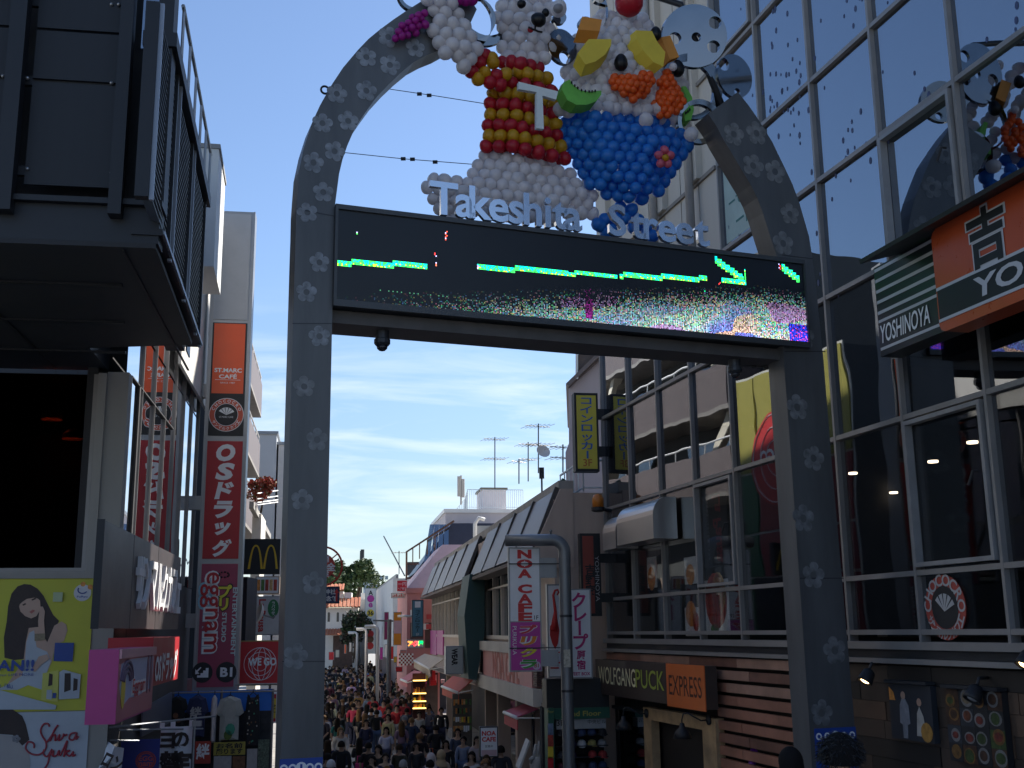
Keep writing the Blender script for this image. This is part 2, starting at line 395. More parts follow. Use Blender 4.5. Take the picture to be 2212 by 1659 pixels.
# beige cladding with upright joints and two downpipes
mb_rib = MB()
for r in range(4, len(ZR) - 1):
    for k in range(CL):
        for h in range(2):
            a = SK(k) - DS * h / 2 - .02; b = SK(k) - DS * (h + 1) / 2 + .02
            piece('cladding_panel', P_RB, b, a, ZR[r] + .02, ZR[r + 1] - .02, -.1, 0.0, beige_clad, rb)
    piece('cladding_ledge', P_RB, SK(CL) + .04, S0, ZR[r + 1] - .06, ZR[r + 1] + .015, -.1, .05, M('ledge_taupe', (.22, .2, .18), .7), rb)  # ledge strips darker than the cladding panels
for k in range(CL):
    piece('pilaster', P_RB, SK(k + .62), SK(k + .38), ZR[5], TOPZ, 0.0, .13, beige_clad, rb)
piece('cladding_backing', P_RB, SK(CL) + .03, S0 - .03, ZR[4], TOPZ, -.2, -.11, alu_dk, rb)
for px in (1412, 1492):
    s = P_RB.s(px, 480, .2); mb = MB(); mb.smooth = True
    mb.tube([P_RB.pt(s, ZR[4] - .3, .2), P_RB.pt(s, TOPZ, .2)], .085, 10); mb.build('downpipe', M('pipe_grey', (.4, .39, .39), .5, .2), rb)
# reflected signboard painted as mirrored lettering on one pane
wp = M('reflected_mint', (.35, .46, .43), .6); s0, s1 = SK(5) + .08, SK(4) - .12
flat(P_RB, rect(s0, s1, ZR[4] + .1, ZR[5] - .06), wp, rb, 'painted_reflection', -.053, -.050)
sc_ = (s0 + s1) / 2
for txt_, zf, hh, m_ in (('正社員', .78, .34, txt_red), ('ダンサー', .48, .27, M('reflected_teal', (.03, .16, .15), .6, var=0)), ('ロー', .22, .25, MATS['reflected_teal'])):
    text(P_RB, sc_, ZR[4] + zf * (ZR[5] - ZR[4]), txt_, hh, m_, rb, d=-.046, mirror=True, bold=.02, w=min(1.15, .33 * len(txt_)), name='reflected_lettering')
# dark petal stickers scattered over the upper panes
mb = MB(); rs = random.Random(3)
for cl in range(26):
    k = rs.uniform(4.2, 9); z0 = rs.uniform(ZR[3] + .3, ZR[6] + 1.5)
    for i in range(rs.randint(3, 11)):
        s = SK(k) + rs.gauss(0, .28); z = z0 + rs.gauss(0, .42); a = rs.uniform(.015, .035)
        if abs(((S0 - s) / DS + .5) % 1 - .5) < .06: continue
        mb.prism(P_RB, circ(s, z, a, 7, 1.7), -.052, -.050)
mb.build('petal_sticker', M('sticker_navy', (.05, .07, .16), .6, var=0), rb, kind='stuff')
# curved stainless hoods of the extract duct
hood = M('hood_steel', (.52, .52, .54), .30, .9, var=0)
for (xa, xb, yt, yb) in ((1311, 1341, 1118, 1190), (1342, 1424, 1105, 1186)):
    sa, sb = P_RB.s(xa, 1180, .4), P_RB.s(xb, 1180, .4); zt, zb = P_RB.z(1350, yt), P_RB.z(1350, yb)
    mb = MB(); prof = [(0.0, zb), (.5, zb)] + [(.18 + .32 * math.cos(a), zt - .35 + .35 * math.sin(a)) for a in [math.radians(x) for x in range(0, 91, 15)]] + [(0, zt)]
    n = len(prof)
    mb.smooth = False
    mb.add([P_RB.pt(sa - .02, z, d) for d, z in prof] + [P_RB.pt(sb + .02, z, d) for d, z in prof],
           [tuple(range(n)), tuple(range(2 * n - 1, n - 1, -1))] + [(i, (i + 1) % n, n + (i + 1) % n, n + i) for i in range(n)])
    mb.build('duct_hood', hood, rb)
# ceiling downlights and posters inside the first floor
for px, py, dd in ((1842, 1018, -1.6), (2015, 992, -1.4), (2100, 950, -1.2), (1560, 1120, -2), (1930, 1060, -3)):
    d_ = dd; s_, zc = P_RB.uv(px, py, d_)
    mb = MB(); mb.lathe(P_RB.pt(s_, zc - .05, d_), [(.075, 0), (.075, .03)], 12); mb.build('downlight', down_lamp, rb)
def poster(xa, ya, xb, yb, base, blobs, d=-.11):
    s0, z1 = P_RB.uv(xa, ya, d); s1, _ = P_RB.uv(xb, ya, d); z0 = P_RB.z((xa + xb) / 2, yb, d)
    lo, hi = min(s0, s1), max(s0, s1)
    p = flat(P_RB, rect(lo, hi, z0, z1), base, rb, 'window_poster', d, d + .01)
    for fx, fy, fr, m_, sq in blobs:
        flat(P_RB, circ(hi - fx * (hi - lo), z0 + fy * (z1 - z0), fr * (hi - lo), 14, sq), m_, rb, 'poster_print', d + .012, d + .014)
food_red = M('food_red', (.40, .05, .03), .5, var=.5, scale=14); food_tan = M('food_tan', (.60, .38, .16), .5, var=.4, scale=16)
food_grn = M('food_green', (.10, .20, .05), .5, var=.5, scale=14); food_or = M('food_orange', (.65, .25, .05), .5, var=.4, scale=14)
paper = M('poster_paper', (.66, .65, .62), .6, var=.03)
poster(1480, 1313, 1514, 1392 - 18, paper, [(.4, .78, .33, food_or, 1.0), (.7, .5, .2, food_red, 1.2)])
poster(1520, 1255, 1573, 1371, paper, [(.5, .62, .44, food_red, 1.1), (.62, .75, .28, food_tan, 1.3), (.4, .1, .16, food_grn, .6)])
poster(1398, 1205, 1418, 1270, paper, [(.45, .3, .4, food_or, 1.2)])
poster(1478, 1205, 1504, 1262, paper, [(.5, .35, .35, food_or, 1)])
# vertical café lettering sign hanging inside one casement
d_ = -.4; s1_, z1_ = P_RB.uv(1518, 1070, d_); s0_, _ = P_RB.uv(1572, 1070, d_); z0_ = P_RB.z(1545, 1225, d_)
flat(P_RB, rect(s0_, s1_, z0_, z1_), charcoal, rb, 'hanging_board', d_, d_ + .03)
text(P_RB, (s0_ + s1_) / 2 - .1, (z0_ + z1_) / 2, 'La Pausa', .36, M('lettering_maroon', (.22, .03, .04), .5, var=0), rb, d=d_ + .035, rot=-90, mirror=True, bold=.03, w=(z1_ - z0_) * .9)
text(P_RB, (s0_ + s1_) / 2 + .3, (z0_ + z1_) / 2, '自家製生パスタと石窯ピッツァ', .1, M('lettering_grey', (.3, .3, .3), .5, var=0), rb, d=d_ + .035, rot=-90, mirror=True, w=(z1_ - z0_) * .8)
# lamps inside behind the lower panes, and the round emblem poster
mb = MB(); d_ = -.05; sc, zc = P_RB.uv(2043, 1312, d_); r_ = .40
mb.prism(P_RB, [(sc + r_ * math.cos(a) * 1.0, zc + r_ * math.sin(a)) for a in [2 * math.pi * i / 28 for i in range(28)]], d_, d_ + .01)
mb.build('round_emblem', M('emblem_red', (.42, .06, .04), .5, var=.05), rb)
mb = MB(); mb.prism(P_RB, circ(sc, zc, r_ * .66, 24), d_ + .012, d_ + .016); mb.build('emblem_centre', black, rb)
mb = MB(); ringtext(mb, P_RB, sc, zc, r_ * .84, 'CHOCOCRO', .15, 190, -10, d_ + .02); ringtext(mb, P_RB, sc, zc, r_ * .84, 'サンマルクカフェ', .12, 200, 340, d_ + .02, True)
mb.build('emblem_lettering', M('emblem_print', (.45, .43, .42), .5, var=0), rb)
mb = MB()
for i in range(5):
    a = math.radians(40 + 25 * i); b = math.radians(40 + 25 * i + 18)
    mb.prism(P_RB, [(sc, zc - .05), (sc + .22 * math.cos(a), zc - .05 + .22 * math.sin(a)), (sc + .22 * math.cos(b), zc - .05 + .22 * math.sin(b))], d_ + .02, d_ + .024)
mb.build('emblem_fan', MATS['emblem_print'], rb)

# sill ledge and ground floor cladding
piece('sill_ledge', P_RB, SE, S0 + .05, ZR[0] - .22, ZR[0] - .12, -.1, .10, alu, rb)
piece('shadow_gap', P_RB, SE, S0 + .03, ZR[0] - .33, ZR[0] - .225, -.2, .02, alu_dk, rb)
piece('drip_ledge', P_RB, SE, S0 + .05, ZR[0] - .40, ZR[0] - .335, -.1, .13, alu, rb)
ZB = ZR[0] - .41
piece('backing_wall', P_RB, SE, S0, 0, ZB, -.35, -.12, wood_dk2, rb)
S_SL1 = P_RB.s(1716, 1480); S_SL0 = P_RB.s(1553, 1480)
rs = random.Random(11); pitch = .212
z = ZB - .02; i = 0
while z > 2.25:
    hi = S0 - .02 if i < 2 else S_SL0
    cuts = [S_SL1 + .02]
    while cuts[-1] < hi - .3: cuts.append(min(hi, cuts[-1] + rs.uniform(1.2, 2.6)))
    cuts[-1] = hi
    for a, b in zip(cuts, cuts[1:]):
        piece('slat', P_RB, a + .004, b - .004, z - .15, z, -.02, .05 + rs.uniform(0, .012), rs.choice([wood_a, wood_b, wood_a, wood_c]), rb)
    if i >= 0:
        piece('batten', P_RB, S_SL1 + .03, S_SL1 + .13, z - pitch, z - .15, -.1, .02, wood_dk2, rb)
    z -= pitch; i += 1
ZSL = z
# horizontal plank wall beyond the arch post
z = ZB - .02
while z > 1.6:
    s = SE + .2 + rs.uniform(0, .5)
    e_ = S_SL1 - .05
    while s < e_:
        n_ = min(e_, s + rs.uniform(.7, 1.9))
        piece('plank', P_RB, s + .005, n_ - .005, z - .235, z, -.1, rs.uniform(0, .02), rs.choice([wood_dk, wood_dk2, wood_dk3, wood_dk, wood_dk2]), rb); s = n_
    z -= .24
# pine door surround
def pxbox(P, xa, ya, xb, yb, d):
    s0, z1 = P.uv(xa, ya, d); s1, z0 = P.uv(xb, yb, d); return min(s0, s1), max(s0, s1), min(z0, z1), max(z0, z1)
d_ = .12
sl, zt = P_RB.uv(1389, 1527, d_); sr, _ = P_RB.uv(1545, 1560, d_)
jl = P_RB.s(1408, 1600, d_); jr = P_RB.s(1518, 1600, d_); zi = P_RB.z(1440, 1562, d_)
piece('door_jamb', P_RB, jl, sl, 0.0, zt, -.05, d_, pine, rb); piece('door_jamb', P_RB, sr, jr, 0.0, zt, -.05, d_, pine, rb)
piece('door_lintel', P_RB, jr, jl, zi, zt, -.05, d_ - .004, pine, rb)
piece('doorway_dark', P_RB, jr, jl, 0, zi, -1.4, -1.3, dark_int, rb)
piece('shop_glass', P_RB, jl + .42, S0 - .3, 1.2, zt - .15, -.1, -.08, w_glass, rb)
piece('shop_frame', P_RB, jl + .4, S0 - .28, zt - .15, zt - .08, -.1, .06, alu_dk, rb)

# shop sign over the door
sg = Pl(1400, 20, -15.1).off(0); sg = P_RB.off(.38)
s0, s1, z0, z1 = [None] * 4
s1, z1 = sg.uv(1286, 1424); s0, _ = sg.uv(1522, 1433); z0 = sg.z(1522, 1533)
so = sg.s(1442, 1480)
ws = thing('shop_sign', 'dark brown sign box with pale capitals and an orange end panel over the pine door', 'sign', sg.pt((s0 + s1) / 2, z0))
brown = M('sign_brown', (.062, .043, .035), .5, var=.06)
piece('sign_board', sg, s0, s1, z0, z1, -.22, 0, brown, ws); piece('orange_panel', sg, s0, so, z0 - .03, z1 + .01, .001, .02, M('express_orange', (.62, .14, .03), .45, var=.06), ws)
zc = z0 + .56 * (z1 - z0); a1, a2, a3 = sg.s(1293, 1470), sg.s(1374, 1470), sg.s(1436, 1470)
text(sg, (a1 + a2) / 2 - .01, zc, 'WOLFGANG', .36, txt_cream, ws, w=a1 - a2 - .05, bold=.005)
text(sg, (a2 + a3) / 2 + .01, zc, 'PUCK', .36, txt_olive, ws, w=a2 - a3 - .02, bold=.005)
text(sg, (so + s0) / 2, zc - .05, 'EXPRESS', .36, M('lettering_brown', (.09, .03, .02), .5, var=0), ws, d=.024, w=(so - s0) * .86, bold=.005)

# gooseneck wall lamps beside the door
def gooseneck(px, py, label):
    s, z = P_RB.uv(px, py, .16); t = thing('gooseneck_lamp', label, 'wall lamp', P_RB.pt(s, z, .13), 'gooseneck lamps by the pine door')
    mb = MB(); mb.smooth = True; mb.lathe(P_RB.pt(s, z, .124), [(.09, 0), (.09, .03), (.03, .05)], 12, P_RB.n); mb.build('wall_rose', black, t)
    mb = MB(); mb.smooth = True
    mb.tube([P_RB.pt(s + a, z + b, c) for a, b, c in ((0, 0, .15), (0, -.01, .28), (.05, .06, .40), (.12, .12, .48), (.18, .1, .54), (.2, 0, .56), (.2, -.06, .56))], .013, 8); mb.build('arm', black, t)
    mb = MB(); mb.smooth = True; mb.lathe(P_RB.pt(s + .2, z - .32, .56), [(.01, .27), (.04, .26), (.05, .2), (.13, .12), (.17, 0), (.16, 0), (.10, .1), (.02, .18)], 16, caps=False); mb.build('lamp_shade', black, t)
gooseneck(1528, 1555, 'black gooseneck lamp on the upper corner of the pine door frame nearer the arch post')
gooseneck(1394, 1541, 'smaller looking black gooseneck lamp on the far corner of the pine door frame')

# spot lamps and menu boards on the dark plank wall
for px, py, lb in ((1876, 1456, 'black spotlight with glowing lens above the menu board beside the arch post'),
                   (2108, 1492, 'black spotlight above the food photo board'),
                   (2222, 1418, 'black spotlight glowing at the edge of the plank wall')):
    s, z = P_RB.uv(px, py, .2); t = thing('spotlight', lb, 'spotlight', P_RB.pt(s, z, .02), 'spotlights on the plank wall')
    mb = MB(); mb.smooth = True; mb.tube([P_RB.pt(s, z + .14, .02), P_RB.pt(s, z + .14, .14), P_RB.pt(s, z + .02, .2)], .02); mb.build('bracket', black, t)
    ax = (P_RB.n * .55 + P_RB.t * .0 + Vector((0, 0, -.8))).normalized(); c = P_RB.pt(s, z + .06, .16)
    mb = MB(); mb.smooth = True; mb.lathe(c, [(.03, 0), (.08, .04), (.1, .16), (.105, .2), (.09, .2), (.085, .17)], 14, ax); mb.build('lamp_head', black, t)
    mb = MB(); mb.smooth = True; mb.lathe(c + ax * .165, [(.075, 0), (.05, .025), (.0, .03)], 12, ax); mb.build('lens', warm_lamp if px != 2108 else M('lens_off', (.4, .42, .45), .2, var=0), t)
def board(xa, ya, xb, yb, name, label, mat, d=.10):
    s1, z1 = P_RB.uv(xa, ya, d); s0, _ = P_RB.uv(xb, ya, d); z0 = P_RB.z(xa, yb, d)
    t = thing(name, label, 'menu board', P_RB.pt((s0 + s1) / 2, z0, d)); piece('board', P_RB, s0, s1, z0, z1, .02, d, mat, t)
    piece('board_rail', P_RB, s0, s1, z1 + .01, z1 + .05, .02, d + .06, alu_dk, t); return t, s0, s1, z0, z1
t, s0, s1, z0, z1 = board(1918, 1476, 2008, 1592, 'menu_board', 'dark menu board with a white uniformed cook, left of the food photo grid', charcoal)
W, H = s1 - s0, z1 - z0
def pp(fx, fy): return (s1 - fx * W, z0 + fy * H)
whitecoat = M('print_white', (.22, .22, .24), .6, var=.3, scale=9); skinp = M('print_skin', (.45, .27, .19), .6, var=.1)
flat(P_RB, [pp(*q) for q in ((.24, .3), (.26, .62), (.32, .74), (.40, .74), (.47, .62), (.48, .3), (.42, .27), (.40, .03), (.30, .03), (.30, .27))], whitecoat, t, 'printed_cook', .102, .106)
flat(P_RB, circ(*pp(.36, .80), .05, 12), skinp, t, 'printed_face', .107, .109)
flat(P_RB, [pp(*q) for q in ((.62, .1), (.66, .5), (.72, .62), (.8, .45), (.84, .1))], M('print_apron', (.42, .38, .33), .6, var=.3), t, 'printed_waiter', .102, .106)
flat(P_RB, circ(*pp(.73, .7), .05, 12), skinp, t, 'printed_face', .107, .109)
flat(P_RB, [pp(*q) for q in ((.02, .70), (.02, .94), (.12, .85), (.16, .7))], food_or, t, 'printed_dish', .102, .106)
flat(P_RB, circ(*pp(.86, .18), .12, 12), M('print_amber', (.4, .2, .04), .6, var=.4, scale=9), t, 'printed_dish', .110, .112)
t, s0, s1, z0, z1 = board(2040, 1487, 2162, 1640, 'food_board', 'food photo board of sixteen printed dishes on the plank wall', black)
W, H = s1 - s0, z1 - z0
fm = [food_red, food_or, food_tan, food_grn, M('food_brown', (.16, .07, .03), .5, var=.5, scale=14), M('food_pale', (.55, .45, .30), .5, var=.4, scale=16)]
pl_w = M('plate_dim', (.16, .155, .15), .5, var=.3, scale=9); dimf = [M('print_' + q, c, .5, var=.6, scale=13) for q, c in (('rust', (.13, .035, .015)), ('amber2', (.15, .075, .02)), ('leafy', (.035, .06, .015)), ('cocoa', (.05, .022, .012)), ('cream', (.16, .12, .07)), ('tomato', (.15, .025, .018)))]; rs = random.Random(5)
for i in range(4):
    for j in range(4):
        c = pp((i + .5) / 4, (j + .5) / 4); r_ = min(W, H) / 8.4
        flat(P_RB, rect(c[0] - W / 8.2, c[0] + W / 8.2, c[1] - H / 8.2, c[1] + H / 8.2), rs.choice([black, MATS['print_cocoa'], MATS['food_brown'] if False else black, MATS['print_leafy'], black, charcoal]), t, 'photo_tile', .102, .105)
        r_ *= rs.uniform(.85, 1.15); c = (c[0] + rs.uniform(-.03, .03), c[1] + rs.uniform(-.03, .03)); flat(P_RB, circ(c[0], c[1], r_, 14, rs.uniform(.7, .95)), pl_w if rs.random() < .6 else MATS['print_amber2'], t, 'printed_plate', .106, .108)
        flat(P_RB, circ(c[0], c[1], r_ * rs.uniform(.65, .85), 11, rs.uniform(.65, .95)), rs.choice(dimf), t, 'printed_food', .109, .111)

# mannequin in a purple blouse in the shop opening
mc = P_RB.pt(P_RB.s(1654, 1640, -.3), 0, -.3); yz = P_RB.z(1654, 1612, -.3)
mq = thing('mannequin', 'headless shop mannequin in a shiny purple blouse under the wood slats', 'mannequin', (mc.x, mc.y, 1.4))
mb = MB(); mb.smooth = True
prof = [(.15, -.62), (.17, -.35), (.16, -.2), (.19, -.1), (.2, 0), (.15, .06), (.06, .09)]
mb.lathe((mc.x, mc.y, yz - .06), prof, 14)
for sx in (-1, 1): mb.tube([(mc.x + sx * .17, mc.y, yz - .05), (mc.x + sx * .25, mc.y - .03, yz - .33), (mc.x + sx * .22, mc.y - .1, yz - .6)], [.075, .06, .05])
mb.build('blouse', M('purple_satin', (.20, .04, .42), .3, var=.2, scale=12), mq)
mb = MB(); mb.smooth = True; mb.lathe((mc.x, mc.y, yz), [(.065, 0), (.05, .05), (.05, .11), (.0, .12)], 10); mb.tube([(mc.x, mc.y, 1.0), (mc.x, mc.y, yz - .6)], .03); mb.build('neck_stand', M('mannequin_cream', (.6, .5, .42), .5), mq)

# striped beef bowl sign and the big orange sign, with the awning above
PY = P_RB.off(.55)
a1, zt1 = PY.uv(1887, 580); b1, zt2 = PY.uv(2030, 516); zb1 = PY.z(1901, 772)
ym = thing('striped_sign', 'dark green sign with white stripes and slanted white lettering beside the big orange sign', 'sign', PY.pt(a1, zb1, 0))
piece('sign_board', PY, b1 - .5, a1, zb1, zt1, -.3, 0, M('stripe_green', (.012, .017, .019), .4, var=.08), ym)
hh = zt1 - zb1
for i, (f, th) in enumerate(((.96, .035), (.84, .035), (.72, .035), (.60, .035), (.48, .035), (.385, .03), (.08, .03))):
    piece('stripe', PY, b1 - .5, a1 - .02, zb1 + f * hh - th * hh / 2, zb1 + f * hh + th * hh / 2, 0, .006, M('stripe_grey', (.5, .5, .52), .5, var=.05), ym)
text(PY, (a1 + b1) / 2 + .13, zb1 + .235 * hh, 'YOSHINOYA', .24, txt_white, ym, w=(a1 - b1) * .74, bold=.012, shear=.18, d=.012)
PO = P_RB.off(.80)
a2, zt = PO.uv(2010, 500); zb = PO.z(2029, 721); L_ = 5.4
od = thing('orange_sign', 'big orange sign with black brush characters and a black lettered band', 'sign', PO.pt(a2, zb, 0))
hh = zt - zb; q = .10
prof = [(a2, zb + q), (a2 - q * .3, zb + q * .3), (a2 - q, zb), (a2 - L_, zb), (a2 - L_, zt), (a2 - q, zt), (a2 - q * .3, zt - q * .3), (a2, zt - q)]
orange_sg = M('beef_orange', (.46, .075, .024), .30, var=.05)
mb = MB(); mb.prism(PO, prof, -.3, 0); mb.build('sign_box', orange_sg, od)
zk0, zk1 = zb + .125 * hh, zb + .40 * hh
piece('black_band', PO, a2 - L_ + .05, a2 - .03, zk0, zk1, 0, .01, txt_black, od)
piece('band_edge', PO, a2 - L_ + .05, a2 - .02, zk1, zk1 + .035, 0, .013, MATS['stripe_grey'], od); piece('band_edge', PO, a2 - L_ + .05, a2 - .02, zk0 - .035, zk0, 0, .013, MATS['stripe_grey'], od)
sy = PO.s(2105, 610)
mb = MB(); txt_add(mb, PO, sy - 1.60, (zk0 + zk1) / 2 + .0, 'YOSHINOYA', hh * .19, w=3.2, d=.016, bold=.025, shear=.08); mb.build('lettering', MATS['stripe_grey'], od)
sk = PO.s(2131, 500); zk = zb + .70 * hh
for i, ch in enumerate('吉野家'):
    for m_, b_, dd in ((MATS['stripe_grey'], .055, .008), (txt_black, .030, .014)):
        text(PO, sk - i * 1.25, zk - .01, ch, hh * .56 * (1.04 if b_ > .05 else .96), m_, od, w=hh * .52 * (1.05 if b_ > .05 else .96), d=dd, bold=b_, name='brush_character')
PA = P_RB.off(.0)
sa, za = PA.uv(1885, 560, .55); mb = MB()
sa0 = P_RB.s(1858, 570, 1.1); za0 = P_RB.z(1858, 570, 1.1)
mb.slab(P_RB.pt(sa0, za0, 1.1), P_RB.pt(SE, za0, 1.1), P_RB.pt(SE, za0 + .32, .04), P_RB.pt(sa0, za0 + .32, .04), .05)
mb.build('sign_canopy', black, None, 'thin black canopy sloping over the striped and orange signs', 'canopy')

# projecting signs on the far corner, with their arms
def proj_sign(xa, ya, xb, yb, Y, name, label, face, frame, th=.18):
    P = facing(xa, Y); s0, z1 = P.uv(xa, ya); s1, _ = P.uv(xb, ya); z0 = P.z((xa + xb) / 2, yb)
    t = thing(name, label, 'sign', P.pt((s0 + s1) / 2, z0, -th / 2))
    piece('sign_case', P, s0, s1, z0, z1, -th, -.01, frame, t); piece('sign_face', P, s0 + .05, s1 - .05, z0 + .06, z1 - .06, -.01, 0, face, t)
    return t, P, s0, s1, z0, z1
t, P, s0, s1, z0, z1 = proj_sign(1240, 848, 1291, 1018, 26.0, 'locker_sign', 'yellow vertical sign with blue characters in a black case on the glass building corner',
                                 M('locker_yellow', (.58, .49, .06), .5, var=.06), black, .3)
vtext(P, (s0 + s1) / 2, z1 - .08, z0 + .28, 'コインロッカー', txt_blue, t, d=.005, bold=.02, wx=1.6)
text(P, (s0 + s1) / 2, z0 + .2, '3F', .17, M('lettering_ochre', (.45, .12, .03), .5, var=0), t, d=.005, bold=.01)
for f in (.26, .74): piece('sign_arm', P, s1, s1 + .35, z0 + f * (z1 - z0) - .12, z0 + f * (z1 - z0) + .12, -.22, -.08, black, t)
t, P, s0, s1, z0, z1 = proj_sign(1253, 1152, 1296, 1331, 25.6, 'beef_bowl_sign', 'narrow dark red vertical sign in a black case beside the lamp post bend',
                                 M('brick_red_face', (.25, .045, .03), .5, var=.06), black, .25)
vtext(P, (s0 + s1) / 2 - .02, z0 + .62 * (z1 - z0), z0 + .25 * (z1 - z0), '吉野家', txt_black, t, d=.006, em=.24, bold=.03)
piece('name_strip', P, s1 - .16, s1 - .02, z0 + .06, z1 - .06, 0, .004, black, t)
text(P, s1 - .09, z0 + .45 * (z1 - z0), 'YOSHINOYA', .09, M('lettering_grey2', (.35, .35, .36), .5, var=0), t, d=.008, rot=-90, w=1.0)
for f in (.22, .70): piece('sign_arm', P, s1, s1 + .4, z0 + f * (z1 - z0) - .1, z0 + f * (z1 - z0) + .1, -.2, -.08, black, t)
# beacon lamp
c = at(1292, 1098, 25.4); t = thing('beacon_lamp', 'orange beacon lamp on the glass building corner', 'beacon', c)
mb = MB(); mb.smooth = True; mb.lathe(c + Vector((0, 0, .02)), [(.13, 0), (.13, .2), (.09, .28), (0, .31)], 12); mb.build('lens', M('beacon_orange', (.5, .16, .02), .3, var=.05), t)
mb = MB(); mb.lathe(c + Vector((0, 0, -.08)), [(.10, 0), (.15, .02), (.15, .1)], 12); mb.tube([c, c + Vector((.3, .1, -.05))], .04); mb.build('base', black, t)
# ------------------------------------------------------------------ the street arch
def _arch_plane():
    best = None
    for a in range(560, 880, 4):
        P = Pl(723, 13.0, a / 10)
        hl = P.z(723, 452) - P.z(715, 660); hr = P.z(1730, 572) - P.z(1730, 742)
        e = abs(hl - hr) * .6 + abs(P.z(723, 452) - P.z(1730, 572)) + abs(P.z(715, 660) - P.z(1730, 742))
        if best is None or e < best[0]: best = (e, P, a / 10)
    return best[1]
PAR = _arch_plane()
def U(px, py, d=0.0): return PAR.uv(px, py, d)
arch = thing('street_arch', 'tall steel arch printed with pale flowers, carrying an LED screen and the street name', 'arch', PAR.pt(U(660, 1600)[0], ground_z(13)))
DEP = .38
# left band: outer edge up from the foot and over, inner edge back down
outl = [(606, 1659), (631, 774), (637, 560), (639, 500), (640, 451), (646, 369), (657, 318), (672, 271), (691, 228), (714.5, 186), (741, 146), (773, 108), (796, 84), (819, 65), (850, 42), (881, 21), (905, 6), (945, -20), (990, -42)]
innl = [(697, 1659), (716, 774), (720, 560), (722, 500), (722.7, 451), (732.5, 376), (740, 344), (750.5, 314), (767, 276), (790, 242), (812, 212), (838.7, 183), (866, 157), (894, 134), (922, 119), (950, 108), (975, 94), (1007, 70), (1030, 20)]
outr = [(1858, 1700), (1847, 1575), (1797, 1002), (1779, 779), (1770, 690), (1763, 620), (1755, 557), (1747.7, 511), (1727, 439), (1712, 398), (1694, 360), (1668, 306), (1637.6, 257), (1616, 226), (1593.5, 198.5)]
innr = [(1757, 1700), (1749, 1575), (1710, 1007), (1694, 790), (1689, 690), (1684, 610), (1679, 557), (1666, 517), (1648, 460), (1636, 428), (1622, 400), (1592, 350), (1562, 300), (1548, 273), (1530, 246)]
zg = ground_z(13) - .2
def band(outer, inner, name, lo=False):
    """extruded strip between two traced edges, in the arch's own plane"""
    mb = MB(); o = [U(*p) for p in outer]; i_ = [U(*p) for p in inner]
    n = len(o); mb.v = []; vs = []
    for (a, b) in zip(o, i_):
        vs += [PAR.pt(*a, 0), PAR.pt(*b, 0), PAR.pt(*b, -DEP), PAR.pt(*a, -DEP)]
    fs = []
    for k in range(n - 1):
        for q in range(4): fs.append((4 * k + q, 4 * k + (q + 1) % 4, 4 * k + 4 + (q + 1) % 4, 4 * k + 4 + q))
    fs += [(3, 2, 1, 0), tuple(4 * (n - 1) + q for q in range(4))]
    mb.add(vs, fs); return mb.build(name, [steel], arch)
arch_steel = M('arch_steel', (.108, .111, .115), .42, .35, var=.26, scale=2.2, streak=True); steel = arch_steel
def foot(lst, dx):   # carry the post on down to the ground
    a, b = lst[0], lst[1]; s0, z0 = U(*a); s1, z1 = U(*b); k = (zg - z0) / (z1 - z0); return s0 + (s1 - s0) * k
band(outl[:5], innl[:5], 'post'); band(outl[4:], innl[4:], 'arch_band'); band(outr[:7], innr[:7], 'post'); band(outr[6:], innr[6:], 'arch_band')
for o, i_ in ((outl, innl), (outr, innr)):
    mb = MB(); so, zo = U(*o[0]); si, _ = U(*i_[0])
    mb.prism(PAR, [(foot(o, 0), zg), (foot(i_, 0), zg), (si, zo), (so, zo)], -DEP, 0); mb.build('post_foot', steel, arch)
# panel joints on the posts
for (xa, ya, xb, yb) in ((640, 452, 722, 468), (632, 700, 716, 700), (610, 1430, 702, 1430), (1756, 560, 1690, 552), (1783, 760, 1695, 760), (1822, 1250, 1728, 1250)):
    a = U(xa, ya); b = U(xb, yb); mb = MB()
    mb.prism(PAR, [(a[0], a[1]), (b[0], b[1]), (b[0], b[1] + .012), (a[0], a[1] + .012)], .0015, .003); mb.build('panel_joint', alu_dk, arch)
# flowers: one shared mesh, placed over the bands
def flower_mesh(name, mat, R_=1.0):
    mb = MB(); n = 60; vs = []
    for i in range(n):
        a = 2 * math.pi * i / n; ro = R_ * (.60 + .40 * abs(math.cos(2.5 * a)) ** .5); ri = .29
        for r_ in (ri, ro):
            for y in (0, .01): vs.append(Vector((r_ * math.sin(a), y, r_ * math.cos(a))))
    fs = []
    for i in range(n):
        a, b = 4 * i, 4 * ((i + 1) % n)
        fs += [(a, b, b + 2, a + 2), (a + 2, b + 2, b + 3, a + 3), (a + 3, b + 3, b + 1, a + 1)]
    mb.add(vs, fs); return mb.mesh(name, mat)
fl_mat = M('flower_print', (.21, .225, .245), .45, .2, var=.45, scale=9); fl_dim = M('worn_flower_print', (.18, .185, .19), .5, .2, var=.4, scale=9)
fm_ = flower_mesh('flower', fl_mat); fm2 = flower_mesh('worn_flower', fl_dim); rs = random.Random(2)
fl = [(700, 245), (555, 378), (710, 430), (360, 620), (555, 600), (265, 815), (435, 800), (205, 1075), (345, 1000), (270, 1270), (165, 1405)]
FL = [(609.9 + x * .3269, y * .3269, 23) for x, y in fl] + [(897, 104, 21)]
FL += [(690, 567, 22), (662, 631, 23), (690, 726.5, 24), (657, 835, 24), (685, 950, 24), (652, 1080, 24), (638, 1418, 27), (676, 1260, 24),
       (1585, 290, 22), (1634, 288, 22), (1626.6, 358, 23), (1674, 371, 22), (1706, 462, 20), (1691.5, 526, 22), (1737, 728, 22), (1722, 880, 23), (1757, 990, 23), (1735, 1120, 24), (1757, 1243, 24), (1803, 1405, 25), (1775, 1540, 24)]
